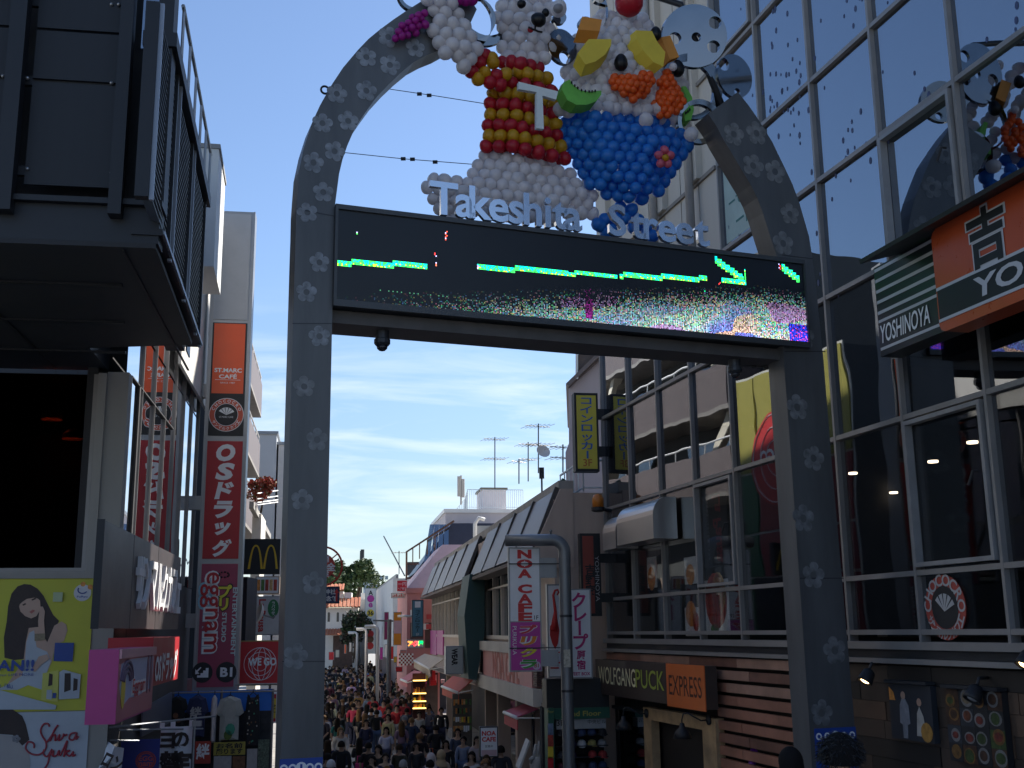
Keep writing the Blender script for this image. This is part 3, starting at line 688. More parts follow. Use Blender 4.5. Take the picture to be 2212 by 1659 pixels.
for x, y, r_ in FL:
    s, z = U(x, y); s2, _ = U(x + r_, y)
    o = bpy.data.objects.new('flower', fm2 if x > 1500 or y > 780 else fm_); COL.objects.link(o); o.parent = arch
    o.location = PAR.pt(s, z, .001) - ORI[arch.name]; o.rotation_euler = (0, rs.uniform(-.3, .3), PAR.ang); sc_ = abs(s2 - s); o.scale = (sc_, .35 * PAR.sg, sc_ * rs.uniform(.98, 1.08))
# blue notice bands at the foot of each post
blue_b = M('notice_blue', (.015, .06, .30), .45, var=.06)
for (xa, xb, yt) in ((604, 697, 1640), (1758, 1848, 1574)):
    s0, z1 = U(xa, yt); s1, _ = U(xb, yt); flat(PAR, rect(min(s0, s1), max(s0, s1), z1 - .55, z1), blue_b, arch, 'notice_band', .002, .006)
    for i in range(5):
        cs = s0 + (s1 - s0) * (i + .5) / 5; r_ = .045 if i != 2 else .062; zz = z1 - .10
        mb = MB(); mb.prism(PAR, circ(cs, zz, r_, 14), .007, .009); mb.build('notice_emblem', txt_white, arch)
        mb = MB(); mb.prism(PAR, circ(cs, zz, r_ * .55, 8) if i != 2 else rect(cs - .012, cs + .012, zz - .04, zz + .04), .010, .011); mb.build('emblem_mark', blue_b, arch)
# eye bolt
s, z = U(709, 179); mb = MB(); mb.smooth = True
mb.tube([PAR.pt(s + .05 * math.cos(a), z + .05 * math.sin(a), -.2) for a in [2 * math.pi * i / 16 for i in range(17)]], .014, 6); mb.build('eye_bolt', black, arch)

# LED screen box
sL, zT = U(722, 452); sR, _ = U(1731, 572); _, zBt = U(716, 661); zT2 = PAR.z(1730, 571); zB2 = PAR.z(1730, 743)
zT = (zT + zT2) / 2; zBt = (zBt + zB2) / 2; fw = .05
FD = .06                              # the screen front stands a little proud of the posts
frame_m = M('screen_frame', (.075, .08, .085), .45, .4, var=.1)
piece('screen_case', PAR, sL, sR, zBt - .02, zT + .02, -.55, FD - .03, frame_m, arch)
piece('screen_frame', PAR, sL, sR, zT - fw * .4, zT + .04, FD - .03, FD + .03, frame_m, arch); piece('screen_frame', PAR, sL, sR, zBt - .04, zBt + fw * .8, FD - .03, FD + .03, frame_m, arch)
piece('screen_frame', PAR, sL, sL + .035, zBt + fw * .8, zT - fw * .4, FD - .03, FD + .03, frame_m, arch); piece('screen_frame', PAR, sR - .02, sR, zBt + fw * .8, zT - fw * .4, FD - .03, FD + .03, frame_m, arch)
piece('screen_cap', PAR, sL + .3, sR - .1, zT + .04, zT + .07, -.5, -.16, frame_m, arch)
piece('screen_soffit', PAR, sL - .02, sR + .1, zBt - .20, zBt - .045, -.62, -.1, M('soffit_brown', (.09, .085, .085), .6, .2, var=.2), arch)
led_black = M('led_black', (.008, .010, .014), .35, var=.1)
e0, e1, q0, q1 = sL + .035, sR - .02, zBt + fw * .8, zT - fw * .4
piece('led_panel', PAR, e0, e1, q0, q1, FD - .03, FD, led_black, arch)
# lit pixels of the display (one small square each)
px_v, px_f, px_c = [], [], []; PIT = .0175
ncol = int((e1 - e0) / PIT); nrow = int((q1 - q0) / PIT); rs = random.Random(4)
def lit(i, j, c, w=.8):
    if i < 0 or j < 0 or i >= ncol or j >= nrow: return
    s = e0 + (i + .1) * PIT; z = q0 + (j + .1) * PIT; b = len(px_v)
    px_v.extend([PAR.pt(s, z, FD + .003), PAR.pt(s + PIT * w, z, FD + .003), PAR.pt(s + PIT * w, z + PIT * w, FD + .003), PAR.pt(s, z + PIT * w, FD + .003)])
    px_f.append((b, b + 1, b + 2, b + 3)); px_c.append(c)
def ij(x, y):
    s, z = PAR.uv(x, y, FD); return (s - e0) / PIT, (z - q0) / PIT
def greenline(x0, y0, x1, y1, th):
    a, b = ij(x0, y0), ij(x1, y1); n = int(max(abs(b[0] - a[0]), abs(b[1] - a[1])))
    done = set()
    for k in range(n * 2 + 1):
        f = k / (n * 2); x = a[0] + (b[0] - a[0]) * f; yy = round((a[1] + (b[1] - a[1]) * f) / 2) * 2 if abs(b[0] - a[0]) > 12 else a[1] + (b[1] - a[1]) * f
        for t_ in range(th):
            p = (int(x), int(yy - th / 2 + t_))
            if p in done: continue
            done.add(p); q = rs.random() + (t_ / th - .5) * .6
            lit(*p, (.0, .85, .75) if q > .62 else (.05, .9, .12) if q > .0 else (.55, .85, .05) if q > -.2 else (.02, .45, .08))
greenline(726, 567, 922, 574, 4); greenline(1033, 577, 1226, 588, 4); greenline(1226, 589, 1332, 594, 3); greenline(1340, 595, 1527, 603, 4)
greenline(1545, 561, 1606, 604, 6); greenline(1560, 607, 1610, 609, 4); greenline(1608, 585, 1610, 608, 3); greenline(1690, 578, 1726, 604, 6)
for (x, y, c, n) in ((963, 508, (.9, .1, .05), 7), (940, 550, (.9, .05, .05), 3), (938, 569, (.9, .2, .1), 3), (1683, 576, (.9, .03, .05), 5), (1030, 577, (.5, .05, .7), 3), (772, 503, (.1, .9, .1), 2), (1552, 612, (.8, .05, .05), 2), (1520, 628, (.0, .6, .2), 2)):
    i, j = ij(x, y)
    for k in range(n): lit(int(i) + rs.randint(0, 1), int(j) + k - n // 2, c if rs.random() < .7 else (.5, .5, .9))
for i in range(10, 60, 3):
    if rs.random() < .5: lit(int(ij(790, 600)[0]) + i, int(ij(800, 626)[1]), (.03, .12, .06))
from mathutils import noise as mnoise
for i in range(ncol):
    f = i / ncol; top = 3 + 37 * min(1, max(0, (f + .02) * 1.1)) ** 1.1
    for j in range(0, min(nrow, int(top) + 8)):
        g_ = max(0, 1 - j / (top + 5)); lev = min(1, .03 + f ** 1.4 * 1.3) * g_ ** 1.3
        if lev < .02 or rs.random() > .06 + lev * 2.6: continue
        hue = mnoise.noise(Vector((i * .018, j * .05, 3.1))); h2 = mnoise.noise(Vector((i * .024 + 20, j * .05, 1)))
        c = Vector(rs.choice([(.1, .9, .25), (.15, .4, 1), (.9, .3, .5), (.2, .85, .9), (.9, .8, .3), (.7, .7, .75), (.1, .7, .6)]))
        w_ = min(1, max(0, (f - .25) * 1.1 + h2 * .7)) * g_; c = c.lerp(Vector((.62, .88, .80)), w_ * .7)
        k_ = min(1, max(0, (hue + .02) * 4)) * min(1, max(0, f * 2.2 - .8)) * g_; c = c.lerp(Vector((.12, .10, .95)) if h2 > -.05 else Vector((.95, .50, .35)), k_ * .8)
        if hue < -.30 and f > .3: c = c.lerp(Vector((.65, .15, .75)), .6)
        if abs(f - .495) < .008 and j > 2: c = Vector((.5, .03, .45)); lev = max(lev, .12)
        if f > .955 and j < 14: c = Vector((.03, .06, 1.0)) if rs.random() < .8 else Vector((.8, .1, .7))
        br = lev * rs.choice([.2, .5, .8, 1.0]) * (.7 if i % 2 else 1.0) * .95
        lit(i, j, tuple(q * br for q in c))
me = bpy.data.meshes.new('lit_pixels'); me.from_pydata([v - ORI[arch.name] for v in px_v], [], px_f)
ca = me.color_attributes.new('led', 'FLOAT_COLOR', 'CORNER')
ca.data.foreach_set('color', [q for c in px_c for _ in range(4) for q in (*c, 1.0)])
me.materials.append(vcol_emit('led_glow', 1.5)); o = link('lit_pixels', me, arch); o['kind'] = 'stuff'
# street name standing on the screen: raised metal letters
letter_m = M('letter_steel', (.78, .80, .84), .14, .95, var=0)
lb = [('T', 951, 403, 471), ('a', 996, 433, 476), ('k', 1030, 417, 481), ('e', 1069, 442, 487), ('s', 1107, 446, 491), ('h', 1142, 431, 498), ('i', 1175, 436, 500), ('t', 1201, 447, 505), ('a', 1229, 461, 507),
      ('S', 1325, 452, 518), ('t', 1369, 462, 524), ('r', 1397, 482, 526), ('e', 1432, 484, 530), ('e', 1470, 486, 533), ('t', 1507, 478, 538)]
zl = zT + .085; LS = .42
for ch, x, y0, y1 in lb:
    s, _ = PAR.uv(x + 6 if ch != 'T' else 957, (y0 + y1) / 2, .02); mb = MB()
    v, f = glyphs(ch, .022, 0, .11); xs = [q.x for q in v]; cx = (min(xs) + max(xs)) / 2; k = LS / .70
    mb.add([PAR.pt(s + (q.x - cx) * k, zl + q.y * k, .04 + q.z * .28) for q in v], f); mb.build('letter', letter_m, arch)
# mirror discs with round holes crowning the arch
def disc(cx, cy, r, holes, d, name='mirror_disc', tilt=0.0):
    """round steel plate with circular holes: ring of quads between outline and holes made by a boolean-free polar grid"""
    s0, z0 = PAR.uv(cx, cy, d); s1, _ = PAR.uv(cx + r, cy, d); R_ = abs(s1 - s0); hs = []
    for hx, hy, hr in holes:
        a, b = PAR.uv(hx, hy, d); c, _ = PAR.uv(hx + hr, hy, d); hs.append((a, b, abs(c - a)))
    from mathutils.geometry import tessellate_polygon
    loops = [[(s0 + R_ * math.cos(2 * math.pi * i / 48), z0 + R_ * math.sin(2 * math.pi * i / 48)) for i in range(48)]] + [[(a + c * math.cos(-2 * math.pi * i / 24), b + c * math.sin(-2 * math.pi * i / 24)) for i in range(24)] for a, b, c in hs]
    tris = tessellate_polygon([[Vector((a, b, 0)) for a, b in L] for L in loops]); fl_ = [q for L in loops for q in L]; n_ = len(fl_)
    def place(s, z, q): return PAR.pt(s, z, d + q + (s - s0) * tilt + (z - z0) * .14)
    mb = MB(); fs = [tuple(t_) for t_ in tris] + [tuple(n_ + q for q in reversed(t_)) for t_ in tris]; o_ = 0
    for L in loops:
        m_ = len(L); fs += [(o_ + i, o_ + (i + 1) % m_, n_ + o_ + (i + 1) % m_, n_ + o_ + i) for i in range(m_)]; o_ += m_
    mb.add([place(a, b, 0) for a, b in fl_] + [place(a, b, -.07) for a, b in fl_], fs); return mb.build(name, chrome, arch)
disc(1501, 77, 60, [(1537, 56, 12), (1538, 104, 12), (1464, 77, 12), (1504, 80, 9)], -.18, tilt=.25)
disc(1588, 164, 40, [(1560, 142, 12), (1596, 196, 7)], -.22, tilt=-.15)
disc(1495, 186, 62, [(1489, 190, 51)], -.30, 'mirror_ring', tilt=.1)
disc(1512, 262, 42, [(1510, 262, 33)], -.34, 'mirror_ring', tilt=.2)
disc(1252, 22, 56, [(1266, 50, 14), (1214, 92 - 60, 13), (1290, 0, 12)], -.42, tilt=.2)
disc(1215, 100, 34, [(1222, 122, 13)], -.45, tilt=-.2)
disc(1000, 44, 62, [(1024, 40, 44)], -.46, 'mirror_ring', tilt=.1)
disc(893, -12, 34, [(893, -12, 27)], -.30, 'mirror_ring')
disc(1042, 28, 66, [(1050, 24, 50)], -.5, 'mirror_ring')
# struts holding the crown between the two band ends
mb = MB(); mb.smooth = True
mb.tube([PAR.pt(*U(1000, -10, -.4), -.4), PAR.pt(*U(1250, -60, -.4), -.4), PAR.pt(*U(1470, 10, -.4), -.4), PAR.pt(*U(1560, 230, -.25), -.25)], .05, 8); mb.build('crown_strut', alu_dk, arch)

# dome cameras under the screen
for (x, y, lb_) in ((826, 705, 'dark dome camera hanging under the left end of the LED screen'), (1586, 770, 'dark dome camera hanging under the right end of the LED screen')):
    s, _ = PAR.uv(x, y, -.3); zt_ = zBt - .20; c = PAR.pt(s, zt_, -.3)
    t = thing('security_camera', lb_, 'camera', c, 'dome cameras under the arch screen')
    mb = MB(); mb.lathe(c, [(.085, 0), (.085, -.10), (.10, -.11), (.10, -.16), (.075, -.19)], 14); mb.build('housing', alu_dk, t)
    mb = MB(); mb.smooth = True; mb.lathe(c, [(.072, -.19), (.062, -.225), (.035, -.25), (0, -.258)], 14); mb.build('dome', M('smoked_dome', (.02, .02, .025), .08, var=0), t)
# thin overhead wires behind the arch
def wire(pts, Y, r, name, label, clips=()):
    P3 = [at(x, y, Y) for x, y in pts]; t = thing(name, label, 'wire', P3[0], 'wires strung behind the arch'); mb = MB()
    N = 12; path = []
    for a, b in zip(P3, P3[1:]): path += [a.lerp(b, i / N) for i in range(N)]
    mb.tube(path + [P3[-1]], r, 5); mb.build('strand', black, t)
    for x, y in clips:
        mb = MB(); mb.abox(at(x, y, Y), (.035, .02, .02)); mb.build('clip', black, t)
wire([(770, 182), (940, 207), (1060, 226), (1400, 290)], 15.6, .006, 'overhead_wire', 'thin wire with clips crossing the arch opening above the striped balloons', [(906, 203), (927, 206)])
wire([(690, 324), (870, 343), (1060, 358), (1400, 390)], 15.6, .006, 'overhead_wire', 'thin wire with clips crossing the arch opening beside the white balloons', [(871, 343), (891, 344), (940, 350)])
wire([(640, 716), (826, 730), (1255, 765), (1500, 782), (1640, 791), (1705, 796)], 15.6, .007, 'overhead_wire', 'thin wire running just below the LED screen', [(1628, 791), (1655, 794)])

# ------------------------------------------------------------------ balloon figures
BMESH = {}
def balloon_mesh(mat):
    if mat.name not in BMESH:
        mb = MB(); mb.smooth = True; mb.ball((0, 0, 0), 1.0, 12, 7, (.97, .97, 1.06)); mb.v = [Vector((v.x * (1 - .12 * v.z), v.y * (1 - .12 * v.z), v.z)) for v in mb.v]; BMESH[mat.name] = mb.mesh('balloon_' + mat.name, mat)
    return BMESH[mat.name]
def latex(name, c):
    m = M(name, c, .34, var=.12, scale=5); t = m.node_tree; b = t.nodes['Principled BSDF']
    o = [n for n in t.nodes if n.type == 'OUTPUT_MATERIAL'][0]; tr = t.nodes.new('ShaderNodeBsdfTranslucent'); tr.inputs[0].default_value = (*[min(1, q * 1.15) for q in c], 1)
    mx = t.nodes.new('ShaderNodeMixShader'); mx.inputs[0].default_value = .42; t.links.new(b.outputs[0], mx.inputs[1]); t.links.new(tr.outputs[0], mx.inputs[2]); t.links.new(mx.outputs[0], o.inputs[0])
    return m
b_white = latex('balloon_white', (.74, .72, .74)); b_red = latex('balloon_red', (.52, .02, .04)); b_yel = latex('balloon_yellow', (.62, .36, .02)); b_blue = latex('balloon_blue', (.03, .23, .66))
b_org = latex('balloon_orange', (.85, .15, .02)); b_pur = latex('balloon_purple', (.42, .02, .30)); b_pink = latex('balloon_pink', (.70, .17, .25)); b_blk = latex('balloon_black', (.012, .012, .015)); b_grn = latex('balloon_green', (.10, .42, .05)); b_grey = latex('balloon_grey', (.35, .34, .36))
def balloon(x, y, rpx, d, mat, root, name='balloon', sq=(1, 1, 1)):
    s, z = PAR.uv(x, y, d); s1, _ = PAR.uv(x + rpx, y, d); r_ = abs(s1 - s)
    o = bpy.data.objects.new(name, balloon_mesh(mat)); COL.objects.link(o); o.parent = root
    o.location = PAR.pt(s, z, d) - ORI[root.name]; o.scale = (r_ * sq[0], r_ * sq[1], r_ * sq[2])
    o.rotation_euler = (brnd.uniform(-1.2, 1.2), brnd.uniform(-1.2, 1.2), brnd.uniform(0, 6)) if sq == (1, 1, 1) else (0, 0, 0); return o
brnd = random.Random(21)
def inside(x, y, poly):
    c = False; j = len(poly) - 1
    for i in range(len(poly)):
        if (poly[i][1] > y) != (poly[j][1] > y) and x < (poly[j][0] - poly[i][0]) * (y - poly[i][1]) / (poly[j][1] - poly[i][1]) + poly[i][0]: c = not c
        j = i
    return c
def fill(poly, step, rpx, mat, root, d0, bulge, slope=0.0, jit=1.5, row=None, skip=0.0):
    xs = [p[0] for p in poly]; ys = [p[1] for p in poly]; y = min(ys) + rpx * .9; k = 0; n = 0
    row = row or step * .84
    while y < max(ys) + 20:
        x = min(xs) + rpx * .6 + (step / 2 if k % 2 else 0)
        while x < max(xs):
            yy = y + slope * (x - (min(xs) + max(xs)) / 2)
            if inside(x, yy, poly) and brnd.random() >= skip:
                # how deep inside the outline: nearer the middle stands further out
                ins = 0
                for q in (1, 2, 3):
                    if inside(x - rpx * q * 1.6, yy, poly) and inside(x + rpx * q * 1.6, yy, poly): ins += 1
                balloon(x + brnd.uniform(-jit, jit), yy + brnd.uniform(-jit, jit), rpx * brnd.uniform(.90, 1.08), d0 + bulge * ins / 3 + brnd.uniform(-.03, .03), mat if not isinstance(mat, list) else brnd.choice(mat), root); n += 1
            x += step
        y += row; k += 1
    return n
def c2(*pts): return [(881 + x * .28595, y * .28595) for x, y in pts]
def c3(*pts): return [(1186 + x * .3269, y * .3269) for x, y in pts]
D0 = -.42
bear = thing('balloon_bear', 'white balloon bear in a red and yellow striped balloon shirt raising one arm', 'balloon figure', PAR.pt(U(1130, 470)[0], zT + .09, D0))
balls = fill(c2((560, 1170), (1010, 1150), (1130, 1230), (1290, 1310), (1390, 1420), (1420, 1500), (1420, 1660), (250, 1660), (160, 1560), (120, 1400), (140, 1330), (230, 1290), (340, 1310), (440, 1330), (520, 1270)), 24.5, 14.2, b_white, bear, D0 - .1, .26, .10)
rows = [(470, 690, 1000), (545, 740, 1060), (625, 660, 1100), (705, 620, 1120), (785, 600, 1110), (865, 600, 1130), (945, 580, 1140), (1025, 590, 1170), (1105, 565, 1200)]
for i, (y, xa, xb) in enumerate(rows):
    n = max(4, int((xb - xa) / 92)); sl = .22
    for k in range(n + 1):
        f = k / n; x = xa + 25 + (xb - xa - 40) * f; yy = y + max(0, (f - .35)) * (xb - xa) * sl
        (px_, py_), = c2((x, yy)); balloon(px_, py_, 14.2 * brnd.uniform(.96, 1.05), D0 + .02 + .30 * math.sin(math.pi * (f * .9 + .05)), b_yel if i % 2 else b_red, bear)
    for k in range(n):
        f = (k + .5) / n; x = xa + 25 + (xb - xa - 40) * f; yy = y + max(0, (f - .35)) * (xb - xa) * sl + 20
        (px_, py_), = c2((x, yy)); balloon(px_, py_, 13.0, D0 - .10 + .24 * math.sin(math.pi * f), b_yel if i % 2 else b_red, bear)
fill(c2((650, 0), (760, -60), (1020, -60), (1120, 90), (1110, 200), (1120, 350), (1105, 470), (690, 470), (650, 350), (700, 230), (640, 150)), 25.5, 14.5, b_white, bear, D0 - .06, .32, .04)
fill(c2((120, -20), (330, -20), (520, 250), (560, 370), (490, 490), (400, 530), (330, 440), (225, 350), (190, 210)), 26, 15.5, b_white, bear, .10, .14, .2)
for x, y, m_ in ((480, 540, b_red), (540, 470, b_red), (580, 415, b_red), (530, 595, b_yel), (580, 550, b_yel), (640, 470, b_yel), (630, 440, b_yel), (620, 625, b_red), (670, 570, b_red), (700, 640, b_red), (740, 560, b_yel)):
    (px_, py_), = c2((x, y)); balloon(px_, py_, 14.5, D0 + .36, m_, bear)
fill(c2((-115, 290), (-70, 200), (90, 60), (140, 80), (150, 180), (20, 280), (-60, 330)), 14.5, 8.6, b_pur, bear, .12, .06, -.3)
for x, y in ((380, -10), (430, -5), (480, -10)):
    (px_, py_), = c2((x, y)); balloon(px_, py_, 14, .14, b_pur, bear)
for x, y, r_, m_, d, nm in ((860, 30, 9, b_blk, .46, 'eye'), (1040, 95, 8, b_blk, .42, 'eye'), (985, 148, 15, b_blk, .52, 'nose'), (1140, 62, 17, b_white, .12, 'ear'), (1137, 62, 10, b_grey, .26, 'ear_inner'), (925, 225, 6, b_red, .46, 'tongue')):
    (px_, py_), = c2((x, y)); balloon(px_, py_, r_, D0 + d, m_, bear, nm)
mb = MB(); mb.smooth = True
mb.tube([PAR.pt(*PAR.uv(*c2(p)[0], D0 + .5), D0 + .5) for p in ((910, 205), (940, 220), (960, 225), (985, 238), (1015, 243))], .014, 6); mb.tube([PAR.pt(*PAR.uv(*c2(p)[0], D0 + .5), D0 + .5) for p in ((965, 180), (960, 225))], .012, 6); mb.build('mouth', b_blk, bear)
dT = D0 + .62; tp = [PAR.uv(*p, dT) for p in c2((838, 617), (1135, 690), (1120, 752), (1018, 722), (1028, 975), (972, 968), (972, 695), (836, 672))]
flat(PAR, tp, M('foam_white', (.60, .66, .66), .7, var=.05), bear, 'chest_letter', dT - .06, dT)

bowl = thing('balloon_dessert', 'balloon fruit ice dessert with fruit slices in a blue balloon bowl, beside the balloon bear', 'balloon figure', PAR.pt(U(1345, 500)[0], zT + .09, D0))
DB = D0 + .03
fill(c3((65, 780), (170, 750), (540, 765), (620, 800), (770, 800), (900, 860), (915, 960), (905, 1020), (840, 1150), (790, 1260), (710, 1310), (610, 1290), (610, 1360), (520, 1360), (415, 1340), (300, 1230), (190, 1170), (130, 1040), (55, 880)), 24.6, 13.9, b_blue, bowl, DB - .05, .34, .10, jit=.8)
for x, y in ((470, 1370), (545, 1385), (370, 1450), (440, 1450), (590, 1455), (340, 1490), (410, 1520), (500, 1440), (560, 1500), (680, 1560), (640, 1500), (320, 1480), (380, 1540)):
    (px_, py_), = c3((x, y)); balloon(px_, py_, 13.5, DB - .1, b_blue, bowl)
fill(c3((60, 740), (110, 540), (110, 430), (160, 260), (310, 110), (430, 70), (590, 80), (670, 170), (720, 300), (830, 440), (890, 600), (930, 800), (900, 880), (700, 810), (560, 770)), 21.5, 13.4, b_white, bowl, DB - .22, .40, .05, jit=3.0, row=18)
for x, y in ((70, 720), (130, 735), (640, 790), (940, 885), (820, 440)):
    (px_, py_), = c3((x, y)); balloon(px_, py_, 14.5 if x != 820 else 8, DB + .32 if 200 < x < 900 else DB + .14, b_white, bowl)
(px_, py_), = c3((525, 10)); balloon(px_, py_, 28, DB + .2, b_red, bowl, 'cherry')
for x, y, r_, d in ((475, 412, 14.5, .36), (705, 222, 12, .22), (850, 452, 14, .12)):
    (px_, py_), = c3((x, y)); balloon(px_, py_, r_, DB + d, b_blk, bowl, 'eye', (.95, .95, 1.15))
fill(c3((400, 500), (450, 470), (510, 510), (600, 510), (640, 460), (700, 490), (710, 560), (660, 620), (570, 665), (490, 640), (420, 580)), 13.5, 8.4, b_org, bowl, DB + .34, .14, .1)
fill(c3((735, 480), (770, 460), (830, 510), (850, 550), (895, 620), (880, 700), (810, 760), (710, 770), (680, 690), (730, 620)), 13.5, 8.4, b_org, bowl, DB + .22, .14, .1)
def fruit(poly, d, th, mats, name):
    pl = [PAR.uv(*p, DB + d) for p in c3(*poly)]; mb = MB(); n = len(pl)
    mb.prism(PAR, pl, DB + d - th, DB + d); return mb.build(name, mats, bowl)
yel_f = M('foam_yellow', (.66, .50, .05), .65, var=.08); org_f = M('foam_orange', (.62, .25, .04), .65, var=.08); grn_f = M('foam_green', (.13, .42, .06), .6, var=.15, scale=6)
def fruit3(poly, off, d, th, mat, name):
    """foam slice: a face and a shifted back edge that shows its thickness"""
    a = [PAR.uv(*p, DB + d) for p in c3(*poly)]; b = [PAR.uv(x + off[0], y + off[1], DB + d) for x, y in c3(*poly)]; n = len(a); mb = MB()
    mb.add([PAR.pt(*q, DB + d) for q in a] + [PAR.pt(*q, DB + d - th) for q in b], [tuple(range(n)), tuple(range(2 * n - 1, n - 1, -1))] + [(i, (i + 1) % n, n + (i + 1) % n, n + i) for i in range(n)])
    return mb.build(name, mat, bowl)
fruit3(((188, 352), (262, 258), (412, 258), (410, 300), (370, 360), (310, 405), (240, 425)), (1, 15), .46, .17, yel_f, 'pineapple_slice')
fruit3(((575, 200), (680, 205), (715, 275), (768, 345), (755, 440), (690, 410), (620, 330), (580, 255)), (-9, 5), .40, .17, yel_f, 'pineapple_slice')
fruit3(((220, 108), (350, 130), (335, 205), (190, 195)), (0, 17), .40, .15, org_f, 'mango_cube')
fruit3(((740, 245), (800, 235), (860, 375), (800, 395)), (-5, 6), .18, .15, org_f, 'mango_cube')
def kiwi(pts, seeds, d):
    fruit3(pts, (0, 5), d, .2, grn_f, 'kiwi_slice')
    for x, y in seeds:
        (px_, py_), = c3((x, y)); balloon(px_, py_, 1.9, DB + d + .02, b_blk, bowl, 'kiwi_seed', (1, 1, 1.5))
kiwi(((85, 590), (95, 545), (135, 525), (160, 560), (205, 595), (260, 605), (345, 598), (345, 625), (310, 670), (250, 692), (180, 692), (120, 660)), ((150, 545), (170, 565), (190, 580), (215, 595), (240, 602), (265, 604), (285, 603), (305, 600)), .50)
kiwi(((880, 570), (905, 570), (945, 640), (958, 720), (940, 790), (900, 800), (890, 740), (925, 700), (900, 620)), ((905, 745), (918, 735), (930, 722)), .05)
for i in range(5):
    a = 2 * math.pi * i / 5; balloon(1186 + (762 + 40 * math.sin(a)) * .3269, (1040 - 50 * math.cos(a)) * .3269, 8.6, DB + .42, b_pink, bowl, 'flower_petal')
balloon(1186 + 768 * .3269, 1042 * .3269, 7, DB + .47, b_yel, bowl, 'flower_centre')
print('bear', len(bear.children), 'bowl', len(bowl.children))
# ------------------------------------------------------------------ dark overhanging building, left
E0_ = EYE; P_BF = Pl(300, 11.0, 81.0); P_BS = Pl(300, 11.0, -10.5)
zso = P_BF.z(250, 532)                 # soffit height
zpb = P_BF.z(250, 432)                 # foot of the perforated panels
ZTL = P_BS.z(352, 0) + 1.2
db = thing('overhanging_building', 'dark steel building overhanging the street with perforated and louvred screens', 'building', P_BF.pt(-3, 0))
perf = bpy.data.materials.new('perforated_sheet'); perf.use_nodes = True
_t = perf.node_tree; _b = _t.nodes['Principled BSDF']; _b.inputs['Roughness'].default_value = .55; _b.inputs['Metallic'].default_value = .2
_g = _t.nodes.new('ShaderNodeNewGeometry'); _m = _t.nodes.new('ShaderNodeMapping'); _m.inputs['Scale'].default_value = (44, 44, 44); _t.links.new(_g.outputs['Position'], _m.inputs[0])
_v = _t.nodes.new('ShaderNodeTexVoronoi'); _v.inputs['Randomness'].default_value = 0; _v.inputs['Scale'].default_value = 1.0; _t.links.new(_m.outputs[0], _v.inputs['Vector'])
_r = _t.nodes.new('ShaderNodeMapRange'); _r.inputs[1].default_value = .28; _r.inputs[2].default_value = .36; _t.links.new(_v.outputs['Distance'], _r.inputs[0])
_x = _t.nodes.new('ShaderNodeMix'); _x.data_type = 'RGBA'; _x.inputs[6].default_value = (.013, .016, .021, 1); _x.inputs[7].default_value = (.016, .019, .025, 1); _t.links.new(_r.outputs[0], _x.inputs[0]); _t.links.new(_x.outputs[2], _b.inputs['Base Color'])
steel_dk = M('painted_steel', (.017, .020, .026), .5, .2, var=.15, scale=1.2)
def bs(px, py, d=0): return P_BS.uv(px, py, d)
sE = bs(420, 800)[0]                   # far end of the overhang
mb = MB(); mb.box(P_BF, -9, -.25, zso + .06, ZTL, -.9, -.5); mb.build('screen_backing', black, db)
mb = MB(); mb.hexa([P_BF.pt(-9, zso, -.02), P_BF.pt(-9, zso + .05, -.02), P_BF.pt(-9, zso, -6.2), P_BF.pt(-9, zso + .05, -6.2),
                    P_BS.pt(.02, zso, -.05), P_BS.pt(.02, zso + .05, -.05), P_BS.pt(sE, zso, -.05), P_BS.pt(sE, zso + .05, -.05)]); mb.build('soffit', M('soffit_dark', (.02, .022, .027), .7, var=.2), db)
piece('fascia_beam', P_BF, -9, -.03, zso + .051, zpb - .05, -.3, -.02, steel_dk, db)
piece('fascia_flange', P_BF, -9, .0, zpb - .06, zpb, -.3, .06, steel_dk, db)
for i in range(5): piece('soffit_joint', P_BF, -8 + i * 1.9, -7.97 + i * 1.9, zso - .012, zso - .001, -5.6, -.1, black, db)
for i in range(3): piece('soffit_rail', P_BF, -8.9, -.6 - i * .25, zso - .03, zso - .002, -1.35 - i * 1.6, -1.29 - i * 1.6, steel_dk, db)
# upright posts, perforated panels and bolts on the front
def fs(px, py): return P_BF.uv(px, py)[0]
cols = [fs(-150, 250), fs(25, 250), fs(62, 250), fs(250, 250), fs(283, 250), -.02]
for a, w in ((cols[0], .16), (cols[1] + .02, .16), (cols[4] - .08, .13)): piece('upright_post', P_BF, a - w / 2, a + w / 2, zso + .3, ZTL, -.02, .14, steel_dk, db)
piece('corner_post', P_BF, -.16, 0.0, zpb, ZTL, -.3, -.02, steel_dk, db)
zr = [zpb + .12, P_BF.z(150, 370), P_BF.z(150, 175), P_BF.z(150, 62), ZTL]
for (a, b) in ((cols[2], cols[3]), (fs(-130, 250), fs(10, 250))):
    for z0, z1 in ((zpb + .14, P_BF.z(150, 178)), (P_BF.z(150, 170), P_BF.z(150, 66)), (P_BF.z(150, 60), ZTL)):
        piece('perforated_panel', P_BF, a, b, z0, z1, -.06, -.03, perf, db)
for y in (372, 178, 8, -60):
    z = P_BF.z(250, y); piece('cross_rail', P_BF, -9, cols[4] - .16, z - .05, z + .05, -.12, -.065, steel_dk, db)
    for px in (4, 57, 240, 256):
        mb = MB(); mb.smooth = True; mb.lathe(P_BF.pt(fs(px, y), z, -.02 if px not in (240, 57) else -.03), [(.02, 0), (.018, .02), (.0, .028)], 8, P_BF.n); mb.build('bolt', M('bolt_zinc', (.45, .46, .48), .35, .8, var=0), db)
# window in the corner
piece('corner_window', P_BF, fs(303, 60), -.17, P_BF.z(315, 95), ZTL, -.12, -.1, w_glass, db)
